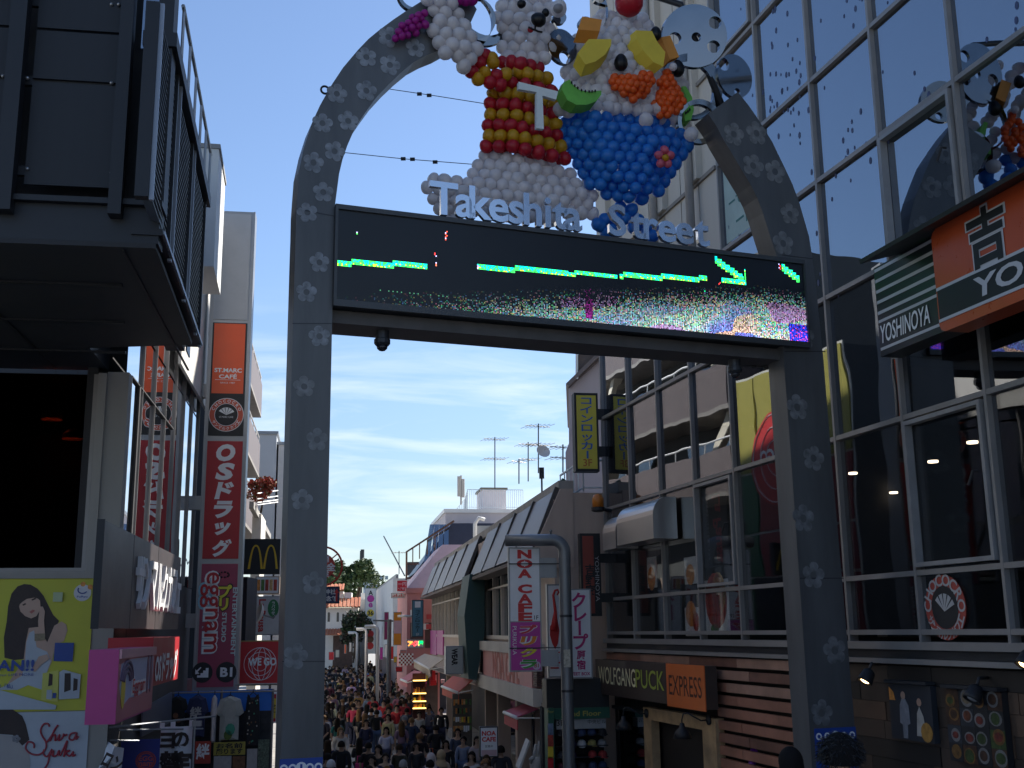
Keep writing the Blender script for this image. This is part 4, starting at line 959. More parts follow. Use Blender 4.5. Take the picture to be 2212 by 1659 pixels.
# street side: frames, posts and louvre blades
zlo = lambda s: zso + (bs(345, 503)[1] - zso)
def sy(px, py): return bs(px, py)
zt_side = bs(400, 230)[1]; zb_side = (bs(368, 554)[1] + bs(401, 641)[1]) / 2
zt_side = (zt_side + bs(352, 3)[1] + bs(439, 419)[1]) / 3
s_pan = [(bs(325, 457)[0], bs(364, 545)[0]), (bs(370, 565)[0], bs(400, 641)[0]), (bs(404, 652)[0], bs(430, 730)[0])]
louv = M('louvre_blade', (.10, .12, .16), .4, .4, var=.08); edge = M('edge_trim', (.26, .29, .34), .4, .4, var=.05)
sEnd = s_pan[-1][1] + .25
piece('side_backing', P_BS, .1, sEnd, zb_side, zt_side, -.3, -.16, black, db)
for a, b in s_pan:
    mb = MB(); z = zb_side + .06; n = 0
    while z < zt_side - .05:
        mb.slab(P_BS.pt(a + .05, z, -.02), P_BS.pt(b - .05, z, -.02), P_BS.pt(b - .05, z + .045, -.13), P_BS.pt(a + .05, z + .045, -.13), .008); z += .075
    mb.build('louvre_screen', louv, db, kind='stuff')
    piece('louvre_post', P_BS, a - .05, a + .06, zb_side, zt_side, -.15, -.021, steel_dk, db); piece('louvre_edge', P_BS, a - .02, a + .02, zb_side - .02, zt_side, -.02, .02, edge, db); piece('louvre_edge', P_BS, b - .03, b + .03, zb_side - .02, zt_side, -.14, .012, steel_dk, db)
piece('side_rail', P_BS, -.02, sEnd, zt_side, zt_side + .16, -.3, .05, steel_dk, db); piece('side_rail', P_BS, 0, sEnd, zb_side - .07, zb_side, -.3, .01, steel_dk, db); piece('rail_trim', P_BS, .02, sEnd, zb_side - .05, zb_side - .01, .011, .03, edge, db)
piece('side_beam', P_BS, .1, sEnd - .1, zso + .35, zb_side - .16, -.45, -.2, steel_dk, db)
for s in (.75, 2.3, 3.9, sEnd - .15):
    piece('hanger_plate', P_BS, s - .03, s + .03, zso + .1, zb_side - .08, -.02, .02, edge, db)
    flat(P_BS, [(s + .05, zso + .06), (s + .5, zso + .06), (s + .5, zso + .34), (s + .22, zso + .42), (s + .05, zso + .34)], edge, db, 'gusset_plate', -.19, -.17)
# roof handrail over the street side
mb = MB(); zz = zt_side + .16
mb.tube([P_BS.pt(.5, zz + .62, .03), P_BS.pt(sEnd - .1, zz + .62, .03)], .022, 6)
for i in range(6): mb.tube([P_BS.pt(.6 + i * (sEnd - .8) / 5, zz, .03), P_BS.pt(.6 + i * (sEnd - .8) / 5, zz + .62, .03)], .018, 6)
mb.build('handrail', M('galvanised', (.42, .44, .46), .45, .6, var=.05), db)
# main body behind and above
mb = MB(); mb.box(P_BF, -9, -1.6, zso + .05, ZTL, -6.0, -1.0); mb.build('upper_body', charcoal, db)

piece('white_parapet', P_BS, 6.3, 7.85, E0_ + 5.7, E0_ + 7.7, -1.5, 0, white, db); piece('parapet_cap', P_BS, 6.28, 7.87, E0_ + 7.702, E0_ + 7.78, -.32, .02, M('cap_grey', (.3, .3, .3), .6), db)
# set-back wall below: window, posters
P_LW = Pl(245, 16.5, 81.0)
wl_ = thing('set_back_wall', 'beige wall with a large dark café window under the overhanging building', 'building', P_LW.pt(-3, 0))
wall_g = M('wall_taupe', (.30, .285, .26), .7, var=.12, scale=1.2, streak=True)
def ls(px, py, d=0): return P_LW.uv(px, py, d)
wx0, wx1, wz0, wz1 = -8, ls(186, 1235)[0], ls(90, 1236)[1], zso - .08
piece('wall_strip', P_LW, wx1 + .12, 0.0, ls(225, 1240)[1], zso - .02, -.3, 0, wall_g, wl_)
piece('wall_below', P_LW, -9, 0.0, 0, ls(90, 1247)[1] - .01, -.3, -.01, wall_g, wl_)
piece('window_frame', P_LW, -9, wx1 + .12, wz0 - .09, wz0, -.2, .05, wall_g, wl_); piece('window_frame', P_LW, wx1, wx1 + .12, wz0, zso - .05, -.2, .05, wall_g, wl_)
piece('window_frame', P_LW, wx1 - .07, wx1 - .01, wz0 + .06, zso - .06, -.16, .0, alu, wl_); piece('window_frame', P_LW, -9, wx1 - .01, wz0, wz0 + .06, -.16, .0, alu, wl_)
piece('window_pane', P_LW, -9, wx1 - .06, wz0 + .05, zso - .05, -.12, -.10, glass('cafe_glass', .0, (.25, .27, .3), fk=.12), wl_)
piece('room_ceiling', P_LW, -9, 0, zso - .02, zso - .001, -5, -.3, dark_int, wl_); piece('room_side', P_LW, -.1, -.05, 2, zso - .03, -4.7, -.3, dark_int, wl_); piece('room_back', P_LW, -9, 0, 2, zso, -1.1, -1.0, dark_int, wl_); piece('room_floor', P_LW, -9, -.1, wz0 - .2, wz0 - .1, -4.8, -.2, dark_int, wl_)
for px, py, lb_ in ((112, 895, 'glass pendant lamp glowing red inside the dark café window, nearer the wall'), (158, 937, 'lower glass pendant lamp glowing red inside the dark café window')):
    d_ = -.6; s, z = ls(px, py, d_); c = P_LW.pt(s, z, d_); t = thing('pendant_lamp', lb_, 'lamp', c, 'pendant lamps in the café window')
    mb = MB(); mb.smooth = True; mb.lathe(c, [(.16, -.08), (.15, 0), (.08, .06), (.03, .08)], 14, caps=False); mb.build('lamp_shade', M('amber_shade', (.30, .14, .07), .3, var=.1), t)
    mb = MB(); mb.smooth = True; mb.ball(c + Vector((0, 0, .035)), .04); mb.build('bulb', M('red_bulb', (1, .16, .04), .4, var=0, emit=14.0), t)
    mb = MB(); mb.tube([c + Vector((0, 0, .07)), c + Vector((0, 0, 1.6))], .006, 4); mb.build('cord', black, t)
# big advertising posters
skin_t = M('poster_skin', (.50, .34, .26), .6, var=.08); hair_t = M('poster_hair', (.035, .022, .02), .6, var=.3, scale=5); pale = M('poster_pale', (.42, .47, .52), .6, var=.06)
def bez(pts): return pts
def lp(pts): return [ls(*p) for p in pts]
yelp = M('poster_yellow', (.50, .50, .05), .6, var=.04)
t = thing('advert_poster', 'large yellow poster of a long haired woman resting her cheek on her hand', 'poster', P_LW.pt(-2.5, ls(100, 1535)[1], .0))
a = ls(205, 1250); z0 = ls(100, 1536)[1]
flat(P_LW, rect(-9, a[0], z0, ls(100, 1247)[1] - .015), yelp, t, 'sheet', .0, .012)
def zq(pts): return [(0 + x * .2566, 1233.4 + y * .2566) for x, y in pts]     # crop of the lower left corner
lay = [0.014]
def art(pts, m_, nm, d=None):
    lay[0] += .0015; flat(P_LW, lp(zq(pts)), m_, t, nm, lay[0], lay[0] + .001)
art([(205, 110), (260, 115), (320, 150), (370, 210), (410, 290), (450, 370), (500, 420), (470, 480), (430, 600), (390, 640), (330, 560), (250, 560), (210, 740), (120, 750), (40, 730), (35, 560), (60, 420), (70, 300), (100, 190), (150, 130)], hair_t, 'printed_hair')
art([(245, 480), (330, 470), (400, 600), (460, 460), (520, 425), (560, 450), (570, 500), (540, 590), (470, 620), (440, 760), (400, 850), (330, 900), (240, 900), (180, 950), (60, 960), (100, 900), (200, 760), (220, 600)], skin_t, 'printed_body')
art([(250, 520), (290, 500), (310, 640), (400, 680), (430, 760), (390, 870), (360, 1000), (240, 960), (150, 1000), (-30, 1000), (60, 960), (190, 880), (215, 740), (225, 600)], pale, 'printed_top')
art([(165, 300), (180, 240), (230, 205), (300, 210), (340, 250), (345, 320), (310, 380), (265, 400), (215, 380), (175, 340)], skin_t, 'printed_face')
art([(150, 300), (165, 225), (220, 180), (300, 190), (330, 235), (290, 225), (230, 235), (190, 262)], hair_t, 'printed_fringe')
art([(190, 285), (215, 270), (225, 280), (200, 293)], hair_t, 'printed_eye'); art([(268, 240), (300, 225), (308, 236), (275, 250)], hair_t, 'printed_eye')
art([(250, 345), (280, 325), (300, 335), (270, 360)], M('poster_lip', (.40, .12, .10), .5, var=0), 'printed_lips')
art([(325, 420), (340, 300), (365, 300), (382, 340), (375, 420), (385, 560), (330, 560)], skin_t, 'printed_hand')
art([(295, 530), (380, 525), (385, 580), (295, 590)], M('poster_bracelet', (.25, .2, .12), .5, var=.3, scale=20), 'printed_bracelet')
art([(330, 720), (400, 700), (420, 740), (350, 790), (300, 850), (270, 830)], skin_t, 'printed_hand')
art([(0, 1000), (480, 1130), (470, 1165), (0, 1165)], pale, 'printed_foot')
art([(468, 604), (628, 604), (615, 762), (455, 758)], M('poster_blue', (.02, .06, .28), .5, var=.03), 'blue_square')
for q in ([(365, 860), (500, 835), (490, 1100), (350, 1085)],): art(q, M('magazine_yellow', (.55, .55, .12), .6, var=.1), 'printed_magazine')
art([(505, 850), (540, 830), (685, 870), (670, 1070), (500, 1080)], pale, 'printed_magazine')
for q in ([(420, 860), (450, 870), (445, 960), (410, 970)], [(550, 860), (600, 860), (600, 1000), (545, 1020)], [(625, 900), (660, 910), (655, 1000), (620, 1010)]): art(q, hair_t, 'printed_figure')
art([(400, 1000), (445, 1000), (440, 1080), (395, 1075)], pale, 'printed_label'); art([(450, 1025), (480, 1025), (476, 1070), (446, 1068)], MATS['poster_blue'], 'printed_label')
art([(455, 180), (535, 180), (530, 260), (450, 260)], M('poster_lime', (.42, .5, .3), .6, var=.05), 'printed_seal')
s_, z_ = ls(*zq([(697, 183)])[0]); r_ = abs(ls(*zq([(770, 183)])[0])[0] - s_)
flat(P_LW, circ(s_, z_, r_, 24), M('badge_white', (.62, .62, .65), .6, var=.03), t, 'badge', .016, .02)
mb = MB()
txt_add(mb, P_LW, s_, z_ - r_ * .5, 'FuRyu', r_ * .28, w=r_ * 1.2, d=.023, bold=.02)
mb.tube([P_LW.pt(s_ + r_ * .55 * math.cos(a), z_ + .04 + r_ * .42 * math.sin(a), .024) for a in [math.radians(q) for q in range(150, 345, 15)]], .008, 4); mb.build('badge_mark', MATS['poster_blue'], t)
for ox, oy in ((0, .10), (.10, .03)): flat(P_LW, circ(s_ + ox, z_ + .06 + oy * .6, .035, 10), food_or, t, 'badge_dot', .021, .023)
def ltxt(px, py, body, hpx, wpx, m_, rot=0, bold=.02, shear=0, par=None, d=None):
    x, y = zq([(px, py)])[0]; s, z = ls(x, y); s2, _ = ls(x + wpx * .2566, y); z2 = ls(x, y - hpx * .2566)[1]
    text(P_LW, s, z, body, abs(z2 - z), m_, par or t, w=abs(s2 - s), d=d or lay[0] + .006, bold=bold, rot=rot, shear=shear)
ltxt(140, 795, '!NAAN!!'[3:], 95, 310, MATS['poster_blue'], bold=.03); ltxt(135, 875, 'your LIFE MORE', 28, 310, MATS['poster_blue'], bold=.0); ltxt(50, 968, 'の「私」', 40, 130, MATS['poster_blue'], bold=.01)
t2 = thing('white_poster', 'pale poster with thin red handwriting and a dark haired head, below the yellow poster', 'poster', P_LW.pt(-2.5, ls(100, 1700)[1], 0))
flat(P_LW, rect(-9, ls(190, 1600)[0], ls(100, 1720)[1], z0 - .01), pale, t2, 'sheet', .0, .012)
t = t2; lay[0] = .014
art([(-40, 1168), (110, 1165), (190, 1220), (220, 1290), (250, 1420), (190, 1470), (110, 1380), (-40, 1370)], hair_t, 'printed_hair')
art([(-40, 1372), (110, 1385), (190, 1470), (250, 1530), (260, 1720), (-40, 1720)], M('poster_dress', (.36, .34, .33), .6, var=.06), 'printed_dress')
for i in range(5):
    a = 2 * math.pi * i / 5; x, y = 140 + 22 * math.cos(a), 1412 + 20 * math.sin(a); art([(x + 16 * math.cos(b), y + 16 * math.sin(b)) for b in [k * .785 for k in range(8)]], whitecoat, 'printed_petal')
def script(pts, r_=.013):
    """handwriting as a pen line"""
    P3 = [P_LW.pt(*ls(*q), .026) for q in zq(pts)]; out = []
    n = len(P3)
    for i in range(n - 1):
        p0, p1, p2, p3 = P3[max(i - 1, 0)], P3[i], P3[i + 1], P3[min(i + 2, n - 1)]
        for k in range(5):
            u = k / 5; out.append(.5 * ((2 * p1) + (-p0 + p2) * u + (2 * p0 - 5 * p1 + 4 * p2 - p3) * u * u + (-p0 + 3 * p1 - 3 * p2 + p3) * u ** 3))
    mb = MB(); mb.tube(out + [P3[-1]], r_, 5); mb.build('handwriting', M('ink_red', (.33, .03, .05), .5, var=0), t2)
script([(420, 1310), (405, 1285), (370, 1290), (345, 1340), (360, 1390), (390, 1440), (385, 1500), (330, 1545), (260, 1535), (220, 1490), (240, 1440), (285, 1450), (290, 1490)])
script([(400, 1440), (440, 1380), (480, 1310), (490, 1300), (460, 1340), (425, 1430), (445, 1390), (470, 1380), (468, 1425), (490, 1410)])
script([(490, 1410), (505, 1375), (500, 1425), (530, 1400), (540, 1370), (545, 1385), (570, 1375)]); script([(640, 1360), (600, 1370), (585, 1410), (620, 1420), (650, 1360), (640, 1415), (665, 1390)])
script([(375, 1500), (370, 1540), (400, 1560), (440, 1500), (420, 1560), (400, 1630), (350, 1700)]); script([(440, 1550), (455, 1510), (450, 1555), (480, 1550), (500, 1510), (500, 1555)])
script([(510, 1555), (545, 1480), (570, 1430), (540, 1560), (560, 1520), (590, 1510), (560, 1530), (590, 1555), (620, 1520), (615, 1555), (640, 1545)])

# ------------------------------------------------------------------ glazed street front and the tall sign column
gl = thing('glazed_front', 'narrow street front of tall mirror glass panes between the café wall and the sign column', 'building', P_LF.pt(2, 0))
mir = glass('mirror_glass', .62, (.1, .11, .12), gcol=(.86, .88, .92))
zg0, zg1 = ls(225, 1130)[1] - .6, zso + 5.5
sg0, sg1 = .02, 9.0
n = 7
for i in range(n):
    a, b = sg0 + (sg1 - sg0) * i / n, sg0 + (sg1 - sg0) * (i + 1) / n
    for z0, z1 in ((zg0, zso + .9), (zso + .95, zg1)): piece('glass_pane', P_LF, a + .01, b - .01, z0, z1, -.06, -.04, mir, gl)
    piece('glazing_bar', P_LF, b - .009, b + .009, zg0, zg1, -.05, .003, alu, gl)
piece('front_backing', P_LF, sg0, sg1, 0, zg1, -.6, -.45, dark_int, gl)
piece('base_wall', P_LF, sg0, sg1, 0, zg0 - .02, -.44, .0, M('wall_shade_dark', (.09, .082, .075), .75, var=.2, scale=1.2), gl)  # wall taupe darkened in colour to stand in for shade
piece('upper_wall', P_LF, 4.6, 9.6, zso + 1.2, zg1, .06, .12, offwhite, gl)
# sans serif café sign box along the street front
PSM = P_LF.off(.35)
a0, zt0 = PSM.uv(226, 1122); a1, _ = PSM.uv(391, 1210); zb0 = PSM.z(226, 1357)
zt0 = (zt0 + PSM.z(391, 1206)) / 2
cs = thing('cafe_sign', 'dark taupe sign box with raised white katakana along the left street front', 'sign', PSM.pt((a0 + a1) / 2, zb0))
def reach(P, s, z, px):
    k = .02
    while pix(P.pt(s, z, -k))[0] > px and k < 3: k += .01
    return k
k_ = reach(PSM, a0, (zb0 + zt0) / 2, 208)
tau = M('sign_taupe', (.060, .048, .048), .45, .2, var=.12, scale=2)
piece('sign_box', PSM, a0, a1, zb0, zt0, -k_, 0, tau, cs); piece('box_end', PSM, a0 - .02, a0 - .001, zb0 - .01, zt0 + .01, -k_ - .02, .01, black, cs)
for k in (.3, .62): piece('panel_joint', PSM, a0 + k * (a1 - a0) - .006, a0 + k * (a1 - a0) + .006, zb0, zt0, 0, .003, black, cs)
c0 = PSM.s(291, 1250); zk1, zk0 = PSM.z(291, 1187), PSM.z(291, 1323)
katakana = 'サンマルクカフェ'; cw = (a1 - .15 - c0) / 8
mb = MB()
for i, ch in enumerate(katakana):
    v, f = glyphs(ch, .02, 0, .10); xs = [q.x for q in v]; ys = [q.y for q in v]; H_ = (zk1 - zk0) * (.86 if ch != 'ェ' else .62); sc_ = H_ / (max(ys) - min(ys)); wx = cw * .86 / (max(xs) - min(xs))
    cx, cy = (min(xs) + max(xs)) / 2, min(ys)
    mb = MB(); mb.add([PSM.pt(c0 + cw * (i + .5) + (q.x - cx) * wx, zk0 + .05 + (q.y - cy) * sc_, .03 + q.z * .28) for q in v], f); mb.build('raised_character', txt_white, cs)
# tall double sided sign column
PSC = facing(424, 21.5)
def cz(py): return PSC.z(480, py)
W0, W1 = 0.0, PSC.s(529, 970)
sc = thing('sign_column', 'tall lit sign column with grey, orange, red and pink shop panels stacked on it', 'sign', PSC.pt(W1 / 2, cz(1492), -.2))
silver = M('column_silver', (.30, .31, .325), .4, .5, var=.06)
piece('column_case', PSC, W0, W1, cz(1492), cz(455), -.42, -.02, silver, sc)
def panel(y0, y1, m_, nm, mx=.045): piece(nm, PSC, W0 + mx, W1 - mx, cz(y1), cz(y0), -.02, 0, m_, sc)
panel(461, 690, M('panel_grey', (.36, .38, .41), .5, var=.05), 'blank_panel'); panel(697, 941, black, 'cafe_panel'); panel(953, 1207, M('os_red', (.42, .012, .02), .45, var=.05), 'drug_store_panel'); panel(1218, 1484, M('studio_pink', (.34, .05, .10), .5, var=.08), 'studio_panel')
piece('column_trim', PSC, W1, W1 + .03, cz(1492), cz(455), -.44, .0, silver, sc); piece('column_trim', PSC, W0 - .03, W0, cz(1492), cz(455), -.44, .0, silver, sc)
wc = (W0 + W1) / 2
piece('orange_panel', PSC, wc - .30, wc + .30, cz(850), cz(699), 0, .004, M('cafe_orange', (.78, .09, .015), .45, var=.04), sc)
text(PSC, wc, cz(800), 'ST.MARC', .085, txt_white, sc, d=.008, w=.52, bold=.03); text(PSC, wc, cz(812.5), 'CAFÉ', .10, txt_white, sc, d=.008, w=.34, bold=.03); text(PSC, wc, cz(827), 'SINCE 1987', .03, txt_white, sc, d=.008, w=.28)
piece('thin_rule', PSC, wc - .24, wc + .24, cz(821), cz(820.3), .004, .007, txt_white, sc)
def emblem(P, s, z, R_, par):
    flat(P, circ(s, z, R_, 32), txt_white, par, 'emblem_rim', 0, .004); flat(P, circ(s, z, R_ * .96, 32), M('emblem_red2', (.60, .09, .04), .5, var=.04), par, 'emblem_ring', .0045, .007); flat(P, circ(s, z, R_ * .68, 28), txt_white, par, 'emblem_rim', .0075, .009); flat(P, circ(s, z, R_ * .65, 28), black, par, 'emblem_centre', .0095, .011)
    mb = MB(); ringtext(mb, P, s, z, R_ * .82, 'CHOCOCRO', R_ * .18, 165, 15, .0125); ringtext(mb, P, s, z, R_ * .82, 'サンマルクカフェ', R_ * .18, 205, 335, .0125, True)
    for i in range(5):
        a = math.radians(25 + 26 * i); b = math.radians(25 + 26 * i + 21); z_ = z - R_ * .02
        mb.prism(P, [(s, z_), (s + R_ * .5 * math.cos(a), z_ + R_ * .46 * math.sin(a)), (s + R_ * .5 * math.cos(b), z_ + R_ * .46 * math.sin(b))], .0115, .0125)
    txt_add(mb, P, s, z - R_ * .14, 'ST.MARC CAFE', R_ * .10, w=R_ * .8, d=.0125); mb.build('emblem_print', txt_white, par)
emblem(PSC, wc, cz(896), .33, sc)
ch = (cz(957) - cz(1204)) / 6.0
for i, c in enumerate('OSドラッグ'):
    e = .40
    text(PSC, wc + .02, cz(957) - (i + .52) * ch, c, .335 if c not in 'ッ' else .25, txt_white, sc, d=.006, bold=.055, shear=.16, w=.36 if c != 'ッ' else .30)
# studio panel: rotated outlined lettering, side lines, round signs
zc0, zc1 = cz(1228), cz(1412)
for m_, bo, dd in ((M('outline_blue', (.25, .50, .62), .5, var=0), .10, .006), (txt_white, .085, .009), (M('logo_red', (.48, .02, .03), .5, var=0), .012, .012)):
    text(PSC, wc - .17, (zc0 + zc1) / 2 - .02, 'eggnam', .33 + bo * .8, m_, sc, d=dd, rot=-90, bold=bo, w=(zc0 - zc1) * (.93 + bo * .5), name='outlined_logo')
vtext(PSC, wc + .10, cz(1265), cz(1318), 'プリ', M('lettering_yellow', (.70, .62, .05), .5, var=0), sc, d=.012, em=.26, bold=.045); vtext(PSC, wc + .10, cz(1265), cz(1318), 'プリ', txt_black, sc, d=.009, em=.28, bold=.09)
text(PSC, wc + .12, (cz(1322) + cz(1388)) / 2, 'STUDIO', .085, M('lettering_mint', (.55, .66, .66), .5, var=0), sc, d=.009, rot=-90, bold=.03, w=cz(1322) - cz(1386)); text(PSC, wc + .30, (cz(1268) + cz(1418)) / 2, 'ENTERTAINMENT', .085, MATS['lettering_mint'], sc, d=.009, rot=-90, bold=.03, w=cz(1268) - cz(1416))
for dx in (-.215, .215): flat(PSC, circ(wc + dx - .02, cz(1452), .185, 24), black, sc, 'round_sign', .003, .007)
text(PSC, wc + .195, cz(1452), 'B1', .17, txt_white, sc, d=.010, bold=.04, w=.22)
x0, z0 = wc - .235, cz(1452); st = [(-.09, -.09), (.11, -.09), (.11, .08), (.06, .08), (.06, .035), (.015, .035), (.015, -.01), (-.03, -.01), (-.03, -.05), (-.09, -.05)]
flat(PSC, [(x0 + a, z0 + b) for a, b in st], txt_white, sc, 'stairs_mark', .008, .011); flat(PSC, [(x0 - .12, z0 + .02), (x0 - .10, z0 - .005), (x0 - .02, z0 + .085), (x0 - .035, z0 + .1)], txt_white, sc, 'arrow_mark', .008, .011); flat(PSC, [(x0 - .125, z0 - .03), (x0 - .05, z0 - .02), (x0 - .125, z0 + .06)], txt_white, sc, 'arrow_mark', .008, .0105)
mb = MB(); s_, z_ = PSC.uv(484, 1244)
for i in range(9): mb.smooth = True; mb.ball(PSC.pt(s_ + .09 * math.cos(i * .7), z_ + .05 * math.sin(i * .7) + .02, .012), .018, 6, 4)
mb.build('crown_mark', txt_black, sc)
for y in (1085, 842, 1340): piece('column_arm', PSC, -.6, W0 - .03, cz(y) - .13, cz(y) + .13, -.3, -.1, silver, sc)

sc.scale = (1.14,) * 3; sc.location = facing(424, 24.5).pt(W1 * .57, facing(424, 24.5).z(480, 1492), -.23)
# pink shop awning box below the café sign
PPK = P_LF.off(.75)
a0, zt_ = PPK.uv(258, 1403); zb_ = PPK.z(245, 1566); a1 = PPK.s(331, 1450); a2 = PPK.s(384, 1440)
pk = thing('pink_sign_box', 'pink sign box with round cartoon lettering on its street side and a plain magenta end', 'sign', PPK.pt((a0 + a1) / 2, zb_))
k2 = reach(PPK, a0, (zb_ + zt_) / 2, 189)
pink_m = M('awning_pink', (.46, .05, .20), .5, var=.06); pink_l = M('print_salmon', (.52, .17, .19), .5, var=.05); lilac = M('print_lilac', (.42, .44, .58), .5, var=.05)
piece('sign_box', PPK, a0, a1, zb_, zt_, -k2, 0, pink_m, pk); H_ = zt_ - zb_; L_ = a1 - a0
piece('print_panel', PPK, a0 + .02, a1, zb_ + .02, zt_ - .02, 0, .004, pink_l, pk); piece('top_rail', PPK, a0, a1, zt_ - .10, zt_ - .0, .005, .03, M('rail_pink', (.58, .28, .30), .5, var=.03), pk)
flat(PPK, [(a0 + .06 * L_, zb_ + .8 * H_), (a0 + .04 * L_, zb_ + .5 * H_), (a0 + .12 * L_, zb_ + .2 * H_), (a0 + .3 * L_, zb_ + .3 * H_), (a0 + .5 * L_, zb_ + .28 * H_), (a0 + .72 * L_, zb_ + .32 * H_), (a0 + .92 * L_, zb_ + .35 * H_), (a0 + .97 * L_, zb_ + .6 * H_), (a0 + .97 * L_, zb_ + .85 * H_), (a0 + .3 * L_, zb_ + .85 * H_)], lilac, pk, 'print_cloud', .0045, .006)
mb = MB()
for r_ in (.34, .26, .18): mb.tube([PPK.pt(a0 + .2 * L_ + r_ * L_ * .45 * math.cos(q), zb_ + .52 * H_ + r_ * H_ * .9 * math.sin(q), .012) for q in [math.radians(x) for x in range(10, 171, 20)]], .02, 5)
mb.build('print_rainbow', M('print_ink', (.12, .07, .12), .5, var=0), pk)
flat(PPK, circ(a0 + .13 * L_, zb_ + .45 * H_, .13, 12, 1.7), yellow, pk, 'print_wing', .008, .012)
for m_, bo, dd in ((txt_white, .09, .010), (txt_red, .01, .014)): text(PPK, a0 + .55 * L_, zb_ + .42 * H_, 'Eggnam', H_ * (.26 + bo), m_, pk, d=dd, bold=bo, w=L_ * (.36 + bo * .6))
for i in range(2): flat(PPK, circ(a0 + (.80 + .1 * i) * L_, zb_ + .60 * H_, L_ * .035, 12, 2.8), M('print_plum', (.20, .07, .12), .5, var=0), pk, 'print_eye', .008, .012)
ob = thing('drug_store_board', 'red shop board with slanted white characters after the pink sign box', 'sign', PPK.pt((a1 + a2) / 2, zb_ + .3))
piece('board', PPK, a1 + .02, a2 + .2, zb_ + .28, zt_ + .12, -.6, -.02, MATS['os_red'], ob)
text(PPK, (a1 + a2) / 2 + .12, (zb_ + zt_) / 2 + .12, 'OSドラッグ', H_ * .55, txt_white, ob, d=-.01, bold=.04, w=(a2 - a1) * .9)
piece('shop_wall', P_LF, .2, 10, 0, zb_ - .02, -.2, -.01, M('shop_wall_red', (.16, .045, .05), .7, var=.3, scale=1.0), None); tag(bpy.data.objects['shop_wall'], 'dull red ground floor wall behind the hanging flags and banners', 'wall')
# ------------------------------------------------------------------ low mansard building on the right
def nbs(px, py=1366, d=0): return P_NB.uv(px, py, d)
E0 = EYE
sN, sF = (26.7 - P_NB.o.y) / P_NB.t.y, 24.0           # near and far ends along the street
nb = thing('mansard_building', 'low brown café building with slanting metal roof panels and long upper windows', 'building', P_NB.pt((sN + sF) / 2, 0))
taupe = M('wall_brown', (.47, .37, .31), .8, var=.14, scale=.9, streak=True, grain=.15)
zwb, zwt = E0 - .2, E0 + 1.93
piece('upper_wall', P_NB, sN, sF, zwt, E0 + 3.0, -.4, 0, taupe, nb); piece('upper_wall', P_NB, sN, sF, E0 - 1.9, zwb, -.4, 0, taupe, nb)
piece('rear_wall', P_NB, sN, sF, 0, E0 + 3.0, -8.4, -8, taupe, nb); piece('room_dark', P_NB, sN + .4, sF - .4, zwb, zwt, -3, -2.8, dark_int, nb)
piece('flat_roof', P_NB, sN, sF, E0 + 2.9, E0 + 3.05, -8, -.3, concrete, nb)
mb = MB(); mb.hexa([P_NB.pt(sN - .12, 0, 0), P_NB.pt(sN - .12, E0 + 3.15, -.45), P_NB.pt(sN - .12, 0, -8.3), P_NB.pt(sN - .12, E0 + 3.15, -8.3),
                    P_NB.pt(sN + .25, 0, 0), P_NB.pt(sN + .25, E0 + 3.15, -.45), P_NB.pt(sN + .25, 0, -8.3), P_NB.pt(sN + .25, E0 + 3.15, -8.3)]); mb.build('gable_wall', taupe, nb)
mb = MB(); q = [(0.0, E0 + 1.4), (.52, E0 + 1.76), (-.16, E0 + 3.24), (-.45, E0 + 3.24), (-.45, E0 + 1.4)]
mb.add([P_NB.pt(sN - .14, z, d) for d, z in q] + [P_NB.pt(sN + .1, z, d) for d, z in q], [(0, 1, 2, 3, 4), (9, 8, 7, 6, 5)] + [(i, (i + 1) % 5, 5 + (i + 1) % 5, 5 + i) for i in range(5)]); mb.build('gable_cheek', taupe, nb)
roof_m = M('roof_sheet', (.24, .22, .22), .45, .25, var=.12, scale=.9, streak=True); rib_m = M('roof_rib', (.06, .055, .055), .5, .2, var=.1)
def mansard(a, b, n, z0=E0 + 1.80, z1=E0 + 3.25):
    for i in range(n):
        u, v = a + (b - a) * i / n, a + (b - a) * (i + 1) / n
        mb = MB(); mb.slab(P_NB.pt(u + .05, z0, .52), P_NB.pt(v - .05, z0, .52), P_NB.pt(v - .05, z1, -.1), P_NB.pt(u + .05, z1, -.1), .05); mb.build('roof_panel', roof_m, nb)
        mb = MB(); mb.slab(P_NB.pt(u - .05, z0 - .05, .56), P_NB.pt(u + .05, z0 - .05, .56), P_NB.pt(u + .05, z1 + .06, -.06), P_NB.pt(u - .05, z1 + .06, -.06), .12); mb.build('roof_rib', rib_m, nb)
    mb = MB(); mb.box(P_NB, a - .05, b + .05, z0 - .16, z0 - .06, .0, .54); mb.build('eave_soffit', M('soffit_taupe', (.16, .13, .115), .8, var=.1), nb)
sG = nbs(1005, 1250, .5)[0]
mansard(sN + .05, nbs(1016, 1238, .5)[0], 4); mansard(sG + .3, sF + .6, 5)
piece('roof_coping', P_NB, sN, sF, E0 + 3.2, E0 + 3.45, -.5, -.14, concrete, nb)
for s in [sN + .3 + i * 2.3 for i in range(9)]:
    mb = MB(); mb.slab(P_NB.pt(s, E0 + 3.2, -.1), P_NB.pt(s + .1, E0 + 3.2, -.1), P_NB.pt(s + .1, E0 + 3.55, -.3), P_NB.pt(s, E0 + 3.55, -.3), .1); mb.build('roof_cleat', M('cleat_green', (.03, .09, .06), .6), nb)
